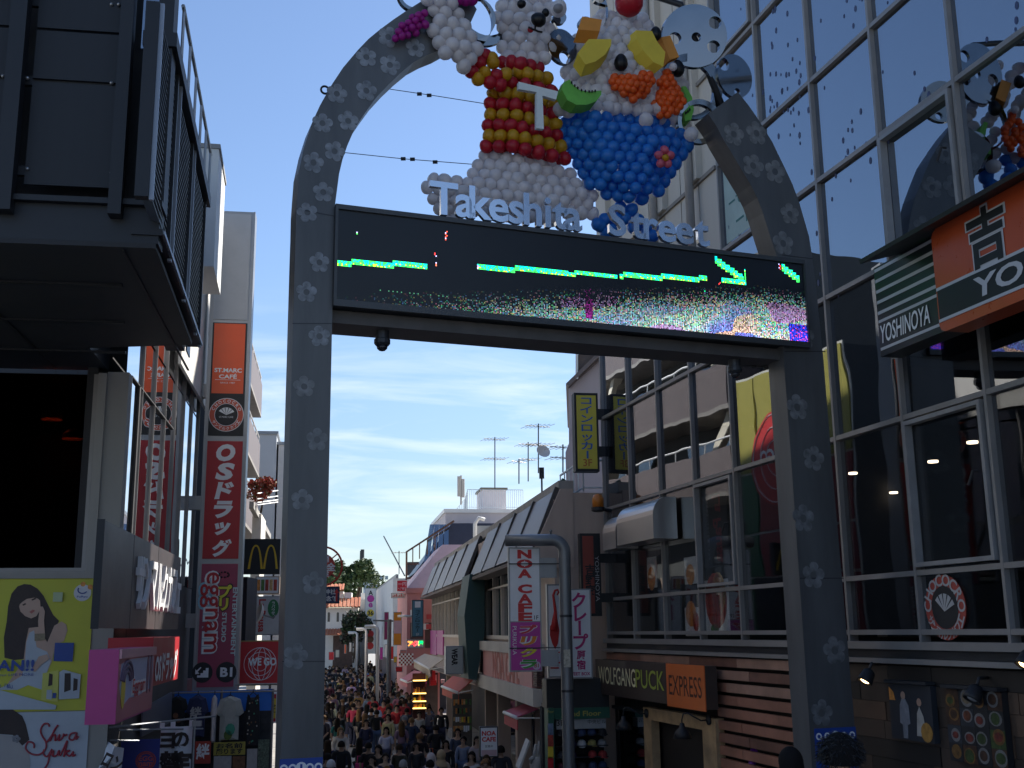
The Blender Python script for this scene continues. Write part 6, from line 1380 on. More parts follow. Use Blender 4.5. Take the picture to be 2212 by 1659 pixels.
for k in range(4): f = .2 + .18 * k; mb = MB(); mb.slab(PD2.pt(s0 + .5 + f * 1.2 * 2, PD2.z(900, 1232), .16), PD2.pt(s0 + .5 + f * 1.2 * 2 + .3, PD2.z(900, 1232), .16), PD2.pt(s1 - 1.4 + k * .3, zb_ - .1, -.9), PD2.pt(s1 - 1.7 + k * .3, zb_ - .1, -.9), .03); mb.build('roof_glazing', w_glass, t)
# white roof terrace building with penthouse
PW = facing(985, 76.0); lav = M('render_lilac', (.56, .52, .54), .75, var=.07, scale=.7, streak=True)
t = thing('terrace_building', 'pale building with roof terrace railings, penthouse box and roof steps', 'building', PW.pt(PW.s(1050), 0)); zt_ = PW.z(1050, 1108)
piece('wall', PW, PW.s(962), PW.s(1200), 0, zt_, -10, 0, lav, t); piece('roof_edge', PW, PW.s(962) - .1, PW.s(1200), zt_ + .002, zt_ + .25, -10.1, .1, white, t)
ph0, ph1, pz = PW.s(1042, 1100, -3), PW.s(1093, 1100, -3), PW.z(1065, 1058, -3); piece('penthouse', PW, ph0, ph1, zt_ + .26, pz, -6, -3, lav, t); piece('penthouse_cap', PW, ph0 - .12, ph1 + .12, pz + .002, pz + .15, -6.1, -2.9, M('cap_olive', (.14, .13, .10), .7), t)
rail_m = M('railing_pale', (.55, .60, .62), .5, .3, var=.05)
def railing(pts, h, n, parent, r=.022):
    """top rail, lower rail and uprights along a broken line of points"""
    mb = MB(); up = Vector((0, 0, h)); mb.tube([p + up for p in pts], r, 5); mb.tube([p + up * .12 for p in pts], r * .7, 5)
    for a, b in zip(pts, pts[1:]):
        for i in range(n + 1): q = a.lerp(b, i / n); mb.tube([q, q + up], r * .6, 4)
    mb.build('railing', rail_m, parent)
railing([PW.pt(PW.s(1010, 1100, -.3), zt_ + .25, -.3), PW.pt(PW.s(1130, 1100, -.3), zt_ + .25, -.3)], 1.35, 26, t); railing([PW.pt(PW.s(1010, 1100, -.3), zt_ + .25, -.3), PW.pt(PW.s(1002, 1100, -8), zt_ + .25, -8)], 1.35, 10, t)
a, b = at(930, 1196, 84), at(1008, 1108, 78); railing([a, at(958, 1162, 82), at(985, 1135, 80), b], 1.1, 6, t)
c = at(996, 1090, 62); mb = MB(); mb.tube([c, c + Vector((0, 0, 1.6))], .06, 6); mb.abox(c + Vector((-.1, 0, 1.0)), (.1, .1, .55)); mb.abox(c + Vector((.12, 0, .9)), (.08, .1, .5)); mb.build('rooftop_antenna', offwhite, None, 'white panel antenna on a short mast at the terrace corner', 'antenna')
t2 = thing('roof_duct', 'white pipe and blower standing on the pale roof in front of the penthouse', 'roof duct', at(1026, 1140, 58)); c = at(1026, 1140, 58); mb = MB(); mb.smooth = True
mb.tube([c + Vector((0, 0, -1.6)), c + Vector((0, 0, .2)), c + Vector((.2, 0, .5)), c + Vector((.5, 0, .4))], .1, 8); mb.build('pipe', white, t2); mb = MB(); mb.abox(c + Vector((.5, 1, -.2)), (.5, .4, .35)); mb.build('blower', silver, t2)
# pink grey tower block behind the glass building corner
PT = facing(1228, 37.0, 93); pg = M('render_pinkgrey', (.50, .42, .42), .8, var=.08, scale=.6, streak=True); zt_ = PT.z(1230, 838)
t = thing('stepped_block', 'pinkish grey block with a stepped sloping top behind the yellow locker sign', 'building', PT.pt(2, 0))
mb = MB(); pl = [PT.uv(*p) for p in ((1228, 1366), (1228, 840), (1297, 772), (1400, 740), (1400, 1366))]; pl[0] = (pl[0][0], 0); pl[-1] = (pl[-1][0], 0); mb.prism(PT, pl, -8, 0); mb.build('wall', pg, t)
a, b = PT.uv(1222, 1000), PT.uv(1228, 920); mb = MB(); mb.prism(PT, [(a[0], 0), (a[0], b[1] - .9), (b[0] + .2, b[1] - .1), (b[0] + .2, 0)], -7, .12); mb.build('lower_wall', pg, t)
mb = MB(); mb.slab(PT.pt(*PT.uv(1228, 838), .3), PT.pt(*PT.uv(1300, 768), .3), PT.pt(*PT.uv(1300, 768), -8), PT.pt(*PT.uv(1228, 838), -8), .12); mb.build('roof_edge', M('edge_brown', (.20, .16, .15), .7), t)
mb = MB(); q = [PT.uv(*p) for p in ((1248, 822), (1248, 770), (1290, 745), (1300, 745), (1300, 775))]; mb.prism(PT, q, -1, .2); mb.build('roof_hut', M('hut_brown', (.12, .09, .08), .7, var=.2), t)
mb = MB(); mb.tube([PT.pt(*PT.uv(1246, 822), .25), PT.pt(*PT.uv(1246, 768), .25), PT.pt(*PT.uv(1276, 745), .25)], .05, 6); mb.build('hut_frame', white, t)
# air conditioner and railing on the low roof
c = P_NB.pt(sN + .9, E0 + 3.06, -2.6); t = thing('air_conditioner', 'grey air conditioning unit behind the railing on the brown building roof', 'air conditioner', c)
PQ = Pl(0, c.y, 81, X=c.x); piece('unit_case', PQ, -.9, .5, c.z, c.z + .95, -.5, 0, silver, t)
for k in range(2): mb = MB(); mb.lathe(PQ.pt(-.5 + .7 * k, c.z + .5, .0), [(.30, 0), (.30, .02), (.05, .03)], 16, PQ.n); mb.build('fan_grille', alu_dk, t)
for i in range(6): piece('case_slat', PQ, .52, .56, c.z + .1 + i * .14, c.z + .16 + i * .14, -.5, 0, alu, t)
t = thing('roof_railing', 'white pipe railing along the near edge of the brown building roof', 'railing', P_NB.pt(sN, E0 + 3.2, -.5)); a = P_NB.pt(sN + .05, E0 + 3.2, -.75); b = P_NB.pt(sN + .05, E0 + 3.2, -5.5); railing([a, b], .75, 9, t, .03); railing([a, P_NB.pt(sN + 2.8, E0 + 3.2, -.75)], .75, 5, t, .03)
# TV antennas
def antenna(px, yt, yb, Y, label, w=.9, bars=5, dish=False):
    a, b = at(px, yb, Y), at(px, yt, Y); t = thing('tv_antenna', label, 'antenna', a, 'rooftop aerials'); mb = MB(); mb.tube([a, b], .03, 5); mb.build('mast', alu_dk, t)
    mb = MB()
    for lv in range(2 if bars > 4 else 1):
        z = b.z - .12 - lv * (b.z - a.z) * .38; mb.tube([(a.x - w * .55, Y - .3, z), (a.x + w * .55, Y + .3, z)], .016, 4)
        for i in range(bars): f = -.5 + i / (bars - 1); mb.tube([(a.x + f * w - .25, Y + .5, z), (a.x + f * w + .25, Y - .5, z)], .010, 4)
    mb.build('elements', alu, t)
    if dish: mb = MB(); mb.smooth = True; mb.lathe((a.x + .2, Y - .2, a.z + .9), [(0, 0), (.2, .03), (.32, .1)], 14, (.3, -.8, .4), caps=False); mb.build('dish', white, t)
antenna(1069, 944, 1056, 58, 'tall thin aerial over the penthouse roof', 1.0, 6); antenna(1163, 915, 1022, 50, 'tallest double aerial with a small dish near the stepped block', 1.0, 6, True)
antenna(1141, 955, 1040, 54, 'crossed aerial to the left of the tallest one', .8, 5); antenna(1121, 992, 1045, 52, 'short bent aerial low on the roof edge', .6, 3); antenna(1216, 960, 1020, 44, 'small aerial close to the stepped block wall', .9, 5); antenna(862, 1190, 1240, 80, 'faint far aerial above the red square sign', .8, 4)
c = at(1170, 1022, 46); mb = MB(); mb.tube([c - Vector((0, 0, .8)), c], .04, 5); mb.abox(c, (.1, .12, .22)); mb.build('roof_lamp', black, None, 'dark floodlight on a short stand beside the aerials', 'lamp')
# long white building far down on the right
PFW = Pl(848, 86.0, -9.6); zt_ = PFW.z(848, 1250); ww = M('far_white', (.68, .67, .64), .7, var=.05)
t = thing('long_white_building', 'long white panelled building far down the right side of the street', 'building', PFW.pt(15, 0)); 
for i in range(8): piece('wall_panel', PFW, i * 4 + .06, i * 4 + 3.94, 2.6, zt_, -6, 0, ww, t)
piece('ground_floor', PFW, 0, 32, 0, 2.55, -6, -.3, M('far_shops', (.22, .15, .13), .7, var=.4, scale=.8), t); piece('roof_rail', PFW, 0, 32, zt_ + .002, zt_ + .3, -.4, -.2, silver, t)
c = PFW.pt(2, zt_ + .3, -2); mb = MB(); mb.abox(c + Vector((0, 0, .5)), (.8, .5, .5)); mb.abox(c + Vector((1.3, 0, .8)), (.4, .4, .8)); mb.tube([c + Vector((-1, 0, 0)), c + Vector((-4, 12, 4.0))], .06, 5); mb.build('roof_plant', alu_dk, t)
t, P, s0, s1, z0, z1 = box_sign(789, 1271, 813, 1412, 100, 'tall_white_sign', 'tall white sign board stacked with small coloured logos far down the street', ww, silver)
for f, m_, ch in ((.93, txt_black, 'A'), (.84, magenta, ''), (.74, magenta, 'e'), (.62, yellow, '36'), (.50, txt_black, 'f'), (.30, txt_red, ''), (.22, MATS['food_brown'], ''), (.12, txt_red, '')):
    z = z0 + f * (z1 - z0)
    if ch: text(P, (s0 + s1) / 2, z, ch, .4, m_ if ch != '36' else txt_black, t, d=.01, bold=.03)
    if ch == '36' or not ch: flat(P, circ((s0 + s1) / 2, z, .32, 10), m_, t, 'logo_patch', .002, .006)
t = thing('far_tower', 'pale high rise tower with haze tinted into its walls, beyond the trees', 'building', at(801, 1366, 380)); PTW = facing(783, 380, 84); tw = M('tower_haze_tint', (.48, .56, .62), .7, var=.04)  # distance haze put into the wall colour as a pale blue tone
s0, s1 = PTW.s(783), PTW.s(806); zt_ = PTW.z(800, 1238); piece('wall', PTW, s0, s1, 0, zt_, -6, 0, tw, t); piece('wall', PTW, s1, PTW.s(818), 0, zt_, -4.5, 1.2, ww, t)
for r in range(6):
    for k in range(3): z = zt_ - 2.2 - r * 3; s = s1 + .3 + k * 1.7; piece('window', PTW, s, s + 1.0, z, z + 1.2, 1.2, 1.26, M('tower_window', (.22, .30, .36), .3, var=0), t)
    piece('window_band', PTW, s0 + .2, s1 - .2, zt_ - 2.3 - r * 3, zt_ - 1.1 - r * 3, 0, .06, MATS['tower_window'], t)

for i, (px, y0, y1, w, Y, m_, lb) in enumerate(((846, 1396, 1424, 9, 70, red, 'small red hanging sign by the long white building'), (834, 1392, 1420, 7, 74, white, 'small white hanging sign by the long white building'), (824, 1398, 1425, 7, 80, magenta, 'small magenta hanging sign by the long white building'), (871, 1404, 1412, 14, 58, M('clutter_salmon', (.55, .22, .18), .6), 'salmon fascia board left of the checkered sign'), (854, 1418, 1432, 8, 64, yellow, 'small yellow sign above the far crowd'), (862, 1440, 1452, 16, 57, red, 'red awning board under the checkered sign'), (716, 1408, 1426, 12, 88, red, 'red shop panel beneath the white house porch'), (729, 1404, 1420, 8, 90, M('clutter_cream', (.6, .55, .42), .6), 'cream shop panel beneath the white house porch'), (746, 1392, 1412, 5, 84, orange, 'orange hanging banner among the far street lamps'), (757, 1388, 1408, 5, 80, offwhite, 'pale hanging banner among the far street lamps'))):
    box_sign(px - w / 2, y0, px + w / 2, y1, Y, 'shop_board', lb, m_, silver, .1)
# ------------------------------------------------------------------ far left: white house, trees, street lamps
PH = facing(704, 108, 84); t = thing('white_villa', 'white mediterranean style house with orange tiled roofs and arched windows', 'building', PH.pt(PH.s(735), 0)); vw = M('villa_white', (.78, .74, .66), .7, var=.04); tile_m = M('roof_tile', (.46, .15, .07), .7, var=.25, scale=4)
zb_, zt_ = PH.z(735, 1420), PH.z(735, 1313); s0, s1 = PH.s(690), PH.s(773)
piece('wall', PH, s0, s1, 0, zt_, -9, 0, vw, t)
def tiles(P, a, b, z0, z1, d0, d1, n, parent):
    for i in range(n):
        u, v = a + (b - a) * i / n, a + (b - a) * (i + 1) / n; mb = MB(); mb.slab(P.pt(u + .01, z0, d1), P.pt(v - .01, z0, d1), P.pt(v - .01, z1, d0), P.pt(u + .01, z1, d0), .12 if i % 2 else .06); mb.build('tile', tile_m, parent)
tiles(PH, s0 - .2, s1 + .2, zt_ + .02, zt_ + .9, -1.2, .7, 22, t); tiles(PH, PH.s(690), PH.s(741), PH.z(720, 1276), PH.z(720, 1262), -1.5, .4, 12, t)
piece('upper_wall', PH, PH.s(690), PH.s(739), zt_ + .9, PH.z(720, 1277), -4, -1.0, vw, t); piece('roof_terrace', PH, PH.s(741), PH.s(757), zt_ + .9, PH.z(750, 1279), -4, -1, ww, t)
for px, yt, yb, w in ((709.5, 1323, 1343, 5), (729, 1323, 1343, 5), (740.5, 1326, 1344, 4), (759.5, 1322, 1340, 15)):
    c_ = PH.s(px); w_ = w / 2507 * 108; z0, z1 = PH.z(px, yb), PH.z(px, yt) - w_ * .4
    flat(PH, [(c_ - w_ / 2, z0), (c_ + w_ / 2, z0)] + [(c_ + w_ / 2 * math.cos(a), z1 + w_ / 2 * math.sin(a)) for a in [math.radians(q) for q in range(0, 181, 20)]], M('villa_window', (.09, .085, .07), .3, var=.2), t, 'arched_window', .0, .03)
tiles(PH, PH.s(702), PH.s(765), PH.z(735, 1372), PH.z(735, 1360), .05, 1.8, 20, t)
piece('porch_dark', PH, PH.s(720), PH.s(762), 0, PH.z(735, 1373), .01, .1, M('porch_shade', (.10, .06, .045), .7, var=.3), t)
piece('water_tank', PH, PH.s(774), PH.s(784), zt_, PH.z(779, 1276), -8, -6.5, vw, t); piece('annex', PH, PH.s(774), PH.s(792), 0, PH.z(780, 1292), -9, -5, offwhite, t)
rs = random.Random(17)
leafm = [M('leaf_dark', (.035, .065, .02), .7, var=.3), M('leaf_mid', (.06, .10, .03), .7, var=.3), M('leaf_light', (.10, .14, .045), .7, var=.3)]
def tree(name, label, base, h, R_, mats, n, trunk_m=None, lean=0.0, flat_=.8, leaf=.3):
    t = thing(name, label, 'tree', base); base = Vector(base); mb = MB(); mb.smooth = True; top = base + Vector((lean, 0, h * .75))
    mb.tube([base, base.lerp(top, .4) + Vector((.05 * h, 0, 0)), top], [h * .035, h * .025, h * .01], 7)
    cl = []
    for i in range(14):
        a = rs.uniform(0, 6.28); r_ = R_ * rs.uniform(.2, .85); c = base + Vector((lean + r_ * math.cos(a), r_ * math.sin(a), h - R_ * flat_ + R_ * flat_ * rs.uniform(-.75, .85))); cl.append((c, R_ * rs.uniform(.25, .45)))
        if i < 7: mb.tube([base.lerp(top, rs.uniform(.45, .9)), c], [h * .012, h * .004], 5)
    mb.build('trunk', trunk_m or M('bark', (.09, .065, .045), .9, var=.3), t)
    mb = MB()
    for k in range(n):
        c, r_ = rs.choice(cl); v = Vector((rs.gauss(0, 1), rs.gauss(0, 1), rs.gauss(0, .8))).normalized() * r_ * rs.uniform(.55, 1.1); p = c + v
        a = Vector((rs.gauss(0, 1), rs.gauss(0, 1), rs.gauss(0, 1))).normalized(); b = a.cross(Vector((rs.gauss(0, 1), rs.gauss(0, 1), rs.gauss(0, 1)))).normalized(); L = leaf * rs.uniform(.6, 1.3)
        mb.cur = rs.choice([0, 0, 1, 1, 2]); mb.add([p - a * L, p + b * L * .5, p + a * L, p - b * L * .5], [(0, 1, 2, 3)])
    mb.build('crown', mats, t, kind='stuff'); return t
c = at(752, 1366, 128); tree('broadleaf_tree', 'big green leafy tree rising behind the white house roofs', (c.x + .8, 128, 0), 12.2, 2.7, leafm, 3600, leaf=.26)
c = at(733, 1366, 124); tree('broadleaf_tree', 'green tree half hidden by the red round sign', (c.x - 1.5, 124, 0), 11.2, 1.7, leafm, 2400, leaf=.26)
c = at(764, 1366, 98); tree('dark_tree', 'small dark leaved street tree in front of the white house', (c.x, 98, 0), 6.2, 1.5, [leafm[0], M('leaf_black', (.02, .03, .015), .7), M('leaf_bronze', (.07, .05, .03), .7)], 2200, leaf=.16)
c = at(775, 1366, 140); mb = MB(); mb.tube([(c.x, 140, 0), (c.x + .2, 140, at(775, 1190, 140).z)], .22, 8); mb.abox((c.x + .3, 140, at(777, 1196, 140).z), (.2, .2, .5)); mb.abox((c.x + .4, 140, at(777, 1215, 140).z), (.25, .2, .5)); mb.build('utility_pole', alu_dk, None, 'dark utility pole sticking up above the green tree', 'utility pole')
for px, yt, xa, Y, lb in ((816.5, 1353, 788, 60, 'white bent street lamp nearest the tall white sign'), (791.5, 1358, 769.5, 75, 'middle white bent street lamp of the far row'), (771.5, 1366, 752, 92, 'farthest white bent street lamp in front of the white house')):
    b = at(px, 1366, Y); z = at(px, yt, Y).z; x2 = at(xa, yt, Y).x; t = thing('street_lamp', lb, 'street lamp', (b.x, Y, 0), 'bent white street lamps')
    mb = MB(); mb.smooth = True; mb.tube([(b.x, Y, 0), (b.x, Y, z - .2), (b.x - .06, Y, z - .06), (b.x - .2, Y, z), (x2, Y, z)], .085, 10); mb.build('pole', M('lamp_white', (.62, .60, .57), .45, .2, var=.06), t)
    mb = MB(); mb.abox((x2 + .25, Y, z - .1), (.22, .06, .02)); mb.build('lamp_head', white, t)
b = at(841, 1366, 64); t = thing('utility_pole', 'grey wooden utility pole wrapped with cables beside the orange banner', 'utility pole', (b.x, 64, 0)); mb = MB(); mb.tube([(b.x, 64, 0), (b.x, 64, at(841, 1338, 64).z)], .12, 8); mb.tube([(b.x - .9, 64, at(830, 1340, 64).z), (b.x + .4, 64, at(845, 1342, 64).z)], .05, 6); mb.build('pole', M('pole_grey', (.14, .145, .14), .7, var=.2), t)
# round hydrant sign and blue direction sign behind the left post
PHY = facing(690, 36); t = thing('hydrant_sign', 'round red fire hydrant sign inside a red ring, half hidden behind the arch post', 'sign', PHY.pt(PHY.s(698), PHY.z(700, 1258))); cs_, cz_ = PHY.uv(697, 1223); ro = PHY.s(736) - cs_; ri = ro * .56
mb = MB(); mb.smooth = True; mb.tube([PHY.pt(cs_ + ro * math.cos(a), cz_ + ro * math.sin(a)) for a in [2 * math.pi * i / 32 for i in range(33)]], .035, 6); mb.build('ring', M('hydrant_red', (.50, .045, .03), .45, var=.05), t)
flat(PHY, circ(cs_, cz_, ri * 1.15, 28), MATS['hydrant_red'], t, 'disc', -.02, .01); vtext(PHY, cs_ + .1, cz_ + .34, cz_ - .34, '消火栓', txt_white, t, d=.014, em=.22, bold=.03); text(PHY, cs_ + .26, cz_ - .02, '全', .26, txt_white, t, d=.018, bold=.04)
mb = MB()
for a in (-40, 40, 140, 220): mb.tube([PHY.pt(cs_ + ri * math.cos(math.radians(a)), cz_ + ri * math.sin(math.radians(a))), PHY.pt(cs_ + ro * math.cos(math.radians(a)), cz_ + ro * math.sin(math.radians(a)))], .02, 5)
mb.build('spoke', MATS['hydrant_red'], t)
t, P, s0, s1, z0, z1 = box_sign(670, 1267, 734, 1304, 36, 'direction_sign', 'navy blue sign with white characters and a red arrow, half hidden behind the arch post', M('sign_navy', (.012, .025, .10), .45, var=.05), alu_dk, .05)
text(P, P.s(711), P.z(711, 1278), '神社', .17, txt_white, t, d=.004, bold=.02, w=.36); text(P, P.s(708), P.z(708, 1293), '記念館', .17, txt_white, t, d=.004, bold=.02, w=.54)
a, b = P.uv(727, 1285); flat(P, [(a - .03, b - .2), (a + .03, b - .2), (a + .03, b + .06), (a + .08, b + .06), (a, b + .2), (a - .08, b + .06), (a - .03, b + .06)], txt_red, t, 'red_arrow', .004, .008)
mb = MB(); q = at(694, 1366, 36.3); mb.tube([(q.x, 36.3, 0), (q.x, 36.3, at(694, 1100, 36.3).z)], .07, 8); mb.build('sign_post', alu, None, 'grey sign post standing just behind the left arch post', 'post')

# ------------------------------------------------------------------ left side beyond the sign column
def lf(Y): return (Y - P_LF.o.y) / P_LF.t.y
# coloured clothing shop (seen in the glass opposite) and its red board
t = thing('colour_grid_shop', 'shop front of yellow, green and red panels with a round red emblem', 'building', P_LF.pt(lf(31), 0, .3)); a, b = lf(27.6), lf(33.6)
piece('frame_wall', P_LF, a, b, 0, E0 + 8.2, -.05, .0, M('joint_white', (.6, .6, .56), .6, var=.03), t); piece('body', P_LF, a, b, 0, E0 + 8.1, -6, -.051, charcoal, t)
gy, gg, gr = M('grid_yellow', (.38, .34, .06), .5, var=.05), M('grid_green', (.015, .12, .04), .5, var=.1), M('grid_red', (.30, .02, .03), .5, var=.08)
ws_ = [a, a + 2.5, a + 4.9, b]
w = 2.2
for r, (z0, z1) in enumerate(((.2, 2.6), (2.6, 4.4), (4.4, 6.2), (6.2, 7.6), (7.6, 9.6), (9.6, 12.8))):
    for k, m_ in enumerate((gy if r in (0, 5) else gr, gr if r not in (0, 5) else gy, gg if r < 5 else gy)): piece('colour_panel', P_LF, ws_[k] + .05, ws_[k + 1] - .05, z0 + .04, z1 - .04, .0, .05, m_, t)
sc_, zc_ = a + 3.7, 9.9; flat(P_LF, circ(sc_, zc_, 1.5, 32), M('globe_red', (.62, .03, .03), .5, var=.05), t, 'emblem_disc', .06, .09); mb = MB()
for r_ in (1.4, 1.0, .6): mb.tube([P_LF.pt(sc_ + r_ * math.cos(q), zc_ + r_ * math.sin(q), .1) for q in [2 * math.pi * i / 28 for i in range(29)]], .02, 4)
mb.build('emblem_ring', txt_white, t); text(P_LF, sc_, zc_ + .1, 'WE GO', .5, txt_white, t, d=.11, w=2.0, bold=.03)
t, P, s0, s1, z0, z1 = box_sign(511, 1384, 606, 1481, 28.5, 'red_globe_board', 'red square board with a white line globe and white lettering beside the sign column', M('board_red', (.55, .02, .025), .45, var=.06), M('frame_olive', (.30, .25, .08), .5, var=.2))
c_, zc_ = P.uv(562, 1434); mb = MB(); R_ = P.s(562 + 37) - c_
for r_ in (1, .72, .44): mb.tube([P.pt(c_ + r_ * R_ * math.cos(q), zc_ + r_ * R_ * 1.0 * math.sin(q), .006) for q in [2 * math.pi * i / 28 for i in range(29)]], .007, 4)
for e in (.25, .62): mb.tube([P.pt(c_ + .1 * R_ + e * R_ * math.cos(q), zc_ + R_ * math.sin(q), .006) for q in [2 * math.pi * i / 28 for i in range(29)]], .007, 4)
mb.build('line_globe', txt_white, t); text(P, c_ + .05, zc_ + .05, 'WE GO', .19, txt_white, t, d=.012, w=R_ * 1.75, bold=.04)
t, P, s0, s1, z0, z1 = box_sign(526, 1164, 606, 1240, 29.5, 'arches_sign', 'black square sign with a yellow double arch letter behind the left arch post', txt_black, black, .2, mx=.01)
mb = MB(); c_ = P.s(563); zb_ = P.z(563, 1229); hh = P.z(563, 1177) - zb_; hw = P.s(579.5) - c_
for sgn in (-1, 1):
    o_, i_ = [], []
    for k in range(21):
        u = -1 + 2 * k / 20; o_.append((c_ + sgn * hw + u * hw * 1.0, zb_ + hh * (1 - abs(u) ** 2.6))); i_.append((c_ + sgn * hw + u * hw * .70, zb_ + hh * .93 * (1 - abs(u) ** 2.6)))
    for k in range(20): mb.prism(P, [o_[k], o_[k + 1], i_[k + 1], i_[k]], .001, .02)
mb.build('arch_letter', M('arches_yellow', (.72, .46, .02), .45, var=.03), t)
# apartment building with tiled balconies
ap = thing('apartment_building', 'apartment block with pinkish tiled balconies and slanted white braces on the left of the street', 'building', P_LF.pt(lf(44), 0, 0)); tilew = M('tile_pinkgrey', (.14, .11, .105), .55, var=.10, scale=3, grain=.1); tiled = M('tile_brown', (.11, .08, .072), .5, var=.2, scale=8)
a, b = lf(34.5), lf(57)
piece('wall', P_LF, a, b, 0, E0 + 13.6, -9, -2.3, M('apartment_wall', (.085, .09, .09), .7, var=.1), ap)
P_AP = P_LF.off(-1.4)
for fl_ in range(3):
    z0 = E0 + 4.7 + fl_ * 3.1
    if fl_ == 3 : pass
    for q in range(3):
        u, v = a + .6 + q * (b - a - .6) / 3, a + .6 + (q + 1) * (b - a - .6) / 3
        piece('balcony_front', P_AP, u + .01, v - .01, z0, z0 + 1.55, .55, .7, tilew, ap)
        for k in range(2): piece('balcony_window', P_AP, u + .6 + k * 3, u + 2.8 + k * 3, z0 + .5, z0 + 2.4, -.9, -.84, nglass, ap)
    mb = MB(); mb.hexa([P_AP.pt(a + .6, z0, .7), P_AP.pt(a + .6, z0 + 1.55, .7), P_AP.pt(a - .1, z0 + .2, -.2), P_AP.pt(a - .1, z0 + 1.55, -.2), P_AP.pt(a + .75, z0, .6), P_AP.pt(a + .75, z0 + 1.55, .6), P_AP.pt(a + .05, z0 + .2, -.3), P_AP.pt(a + .05, z0 + 1.55, -.3)]); mb.build('balcony_end', tiled, ap)
    piece('balcony_slab', P_AP, a, b, z0 - .15, z0 - .002, -.9, .7, M('slab_grey', (.26, .24, .22), .8, var=.15), ap)
    mb = MB(); mb.tube([P_AP.pt(a + .6, z0 + 1.95, .62), P_AP.pt(b, z0 + 1.95, .62)], .04, 6)
    for k in range(12): s = a + .7 + k * (b - a - .8) / 11; mb.tube([P_AP.pt(s, z0 + 1.55, .62), P_AP.pt(s, z0 + 1.95, .62)], .025, 5)
    mb.build('balcony_rail', white, ap)
    for s in (a + 2.2, a + 11.5): mb = MB(); mb.hexa([P_AP.pt(s, z0 + 1.3, .1), P_AP.pt(s, z0 + 1.3, .4), P_AP.pt(s + .55, z0 + 1.3, .1), P_AP.pt(s + .55, z0 + 1.3, .4), P_AP.pt(s - 1.6, z0 + 3.0, .1), P_AP.pt(s - 1.6, z0 + 3.0, .4), P_AP.pt(s - 1.05, z0 + 3.0, .1), P_AP.pt(s - 1.05, z0 + 3.0, .4)]); mb.build('slanted_brace', M('brace_cream', (.74, .68, .54), .6, var=.05), ap)
# grey and white blocks, planter with red maple
PGW = facing(552, 66); simple_block('grey_panel_block', 'pale grey panelled block standing behind the balconies on the left', PGW, PGW.s(540), PGW.s(584), 0, PGW.z(570, 938), -8, 0, M('panel_pale', (.50, .52, .54), .6, var=.05, scale=.6), roofm=silver)
simple_block('white_stair_block', 'narrow white block stepping down from the grey panelled block', PGW.off(-.5), PGW.s(584) + .1, PGW.s(640), 0, PGW.z(590, 958), -8, 0, ww, roofm=silver)
PWL = facing(536, 45); simple_block('cream_side_wall', 'sunlit cream wall below the red maple planter', PWL, PWL.s(536), PWL.s(556), 0, PWL.z(545, 1110), -3, 0, vw)
ld = thing('planter_ledge', 'long slanting roof ledge carrying the red leaved shrub', 'ledge', at(560, 1110, 44)); mb = MB(); mb.slab(at(538, 1098, 41), at(548, 1098, 41), at(585, 1165, 58), at(576, 1165, 58), .25); mb.build('ledge', concrete, ld)
mb = MB(); 
for yy in (1062, 1074, 1082, 1087): mb.tube([at(556, yy + 4, 42), at(600, yy - 2, 44)], .025, 5)
mb.build('ledge_rail', white, ld)
c = at(563, 1108, 43); tree('red_maple', 'small shrub with red and orange leaves on the roof ledge behind the sign column', c, 1.35, .55, [M('leaf_red', (.42, .06, .04), .7, var=.2), M('leaf_rust', (.36, .12, .06), .7, var=.3), M('leaf_olive', (.16, .14, .05), .7, var=.3)], 1500, leaf=.075)
t, P, s0, s1, z0, z1 = box_sign(548, 1288, 606, 1372, 34, 'cafe_cloth_sign', 'white hanging sign with sideways red letters and a green oval under the black square sign', M('cloth_white', (.62, .61, .60), .7, var=.08), silver, .06)
text(P, s0 + .26, (z0 + z1) / 2, 'La Pausa', .2, txt_red, t, d=.004, rot=-90, w=.95, bold=.03); flat(P, circ(s1 - .2, z1 - .35, .16, 18, 1.6), M('oval_green', (.04, .22, .08), .5, var=.05), t, 'green_oval', .002, .006); vtext(P, s1 - .2, z1 - .15, z1 - .55, 'ラパウザ', txt_white, t, d=.01, em=.11)
t = thing('satellite_dish', 'white round satellite dish in front of the hanging cloth sign', 'dish', at(567, 1328, 33)); c = at(567, 1328, 33); mb = MB(); mb.smooth = True; mb.lathe(c, [(0, 0), (.16, .02), (.27, .09), (.30, .13)], 18, (-.8, -.4, .25), caps=False); mb.build('reflector', vw, t); mb = MB(); mb.tube([c, c + Vector((.35, -.15, -.1)), c + Vector((.4, -.2, -.02))], .025, 5); mb.build('arm', silver, t)
t, P, s0, s1, z0, z1 = box_sign(552, 1245, 604, 1283, 36, 'menu_light_box', 'light box of small food pictures between the black square sign and the cloth sign', MATS['acrylic_white'], M('box_tan', (.42, .32, .25), .6), .8)
for k, m_ in enumerate((food_or, food_grn, food_red, food_tan, food_red)): piece('menu_picture', P, s0 + .05 + k * (s1 - s0 - .1) / 5, s0 + .05 + (k + .8) * (s1 - s0 - .1) / 5, z0 + .1, z1 - .1, 0, .004, m_, t)
mb = MB(); c = at(533, 1330, 31); mb.abox(c, (.12, .6, 1.0)); mb.build('wall_banner', charcoal, None, 'dark narrow panel between the sign column and the hanging cloth sign', 'panel')

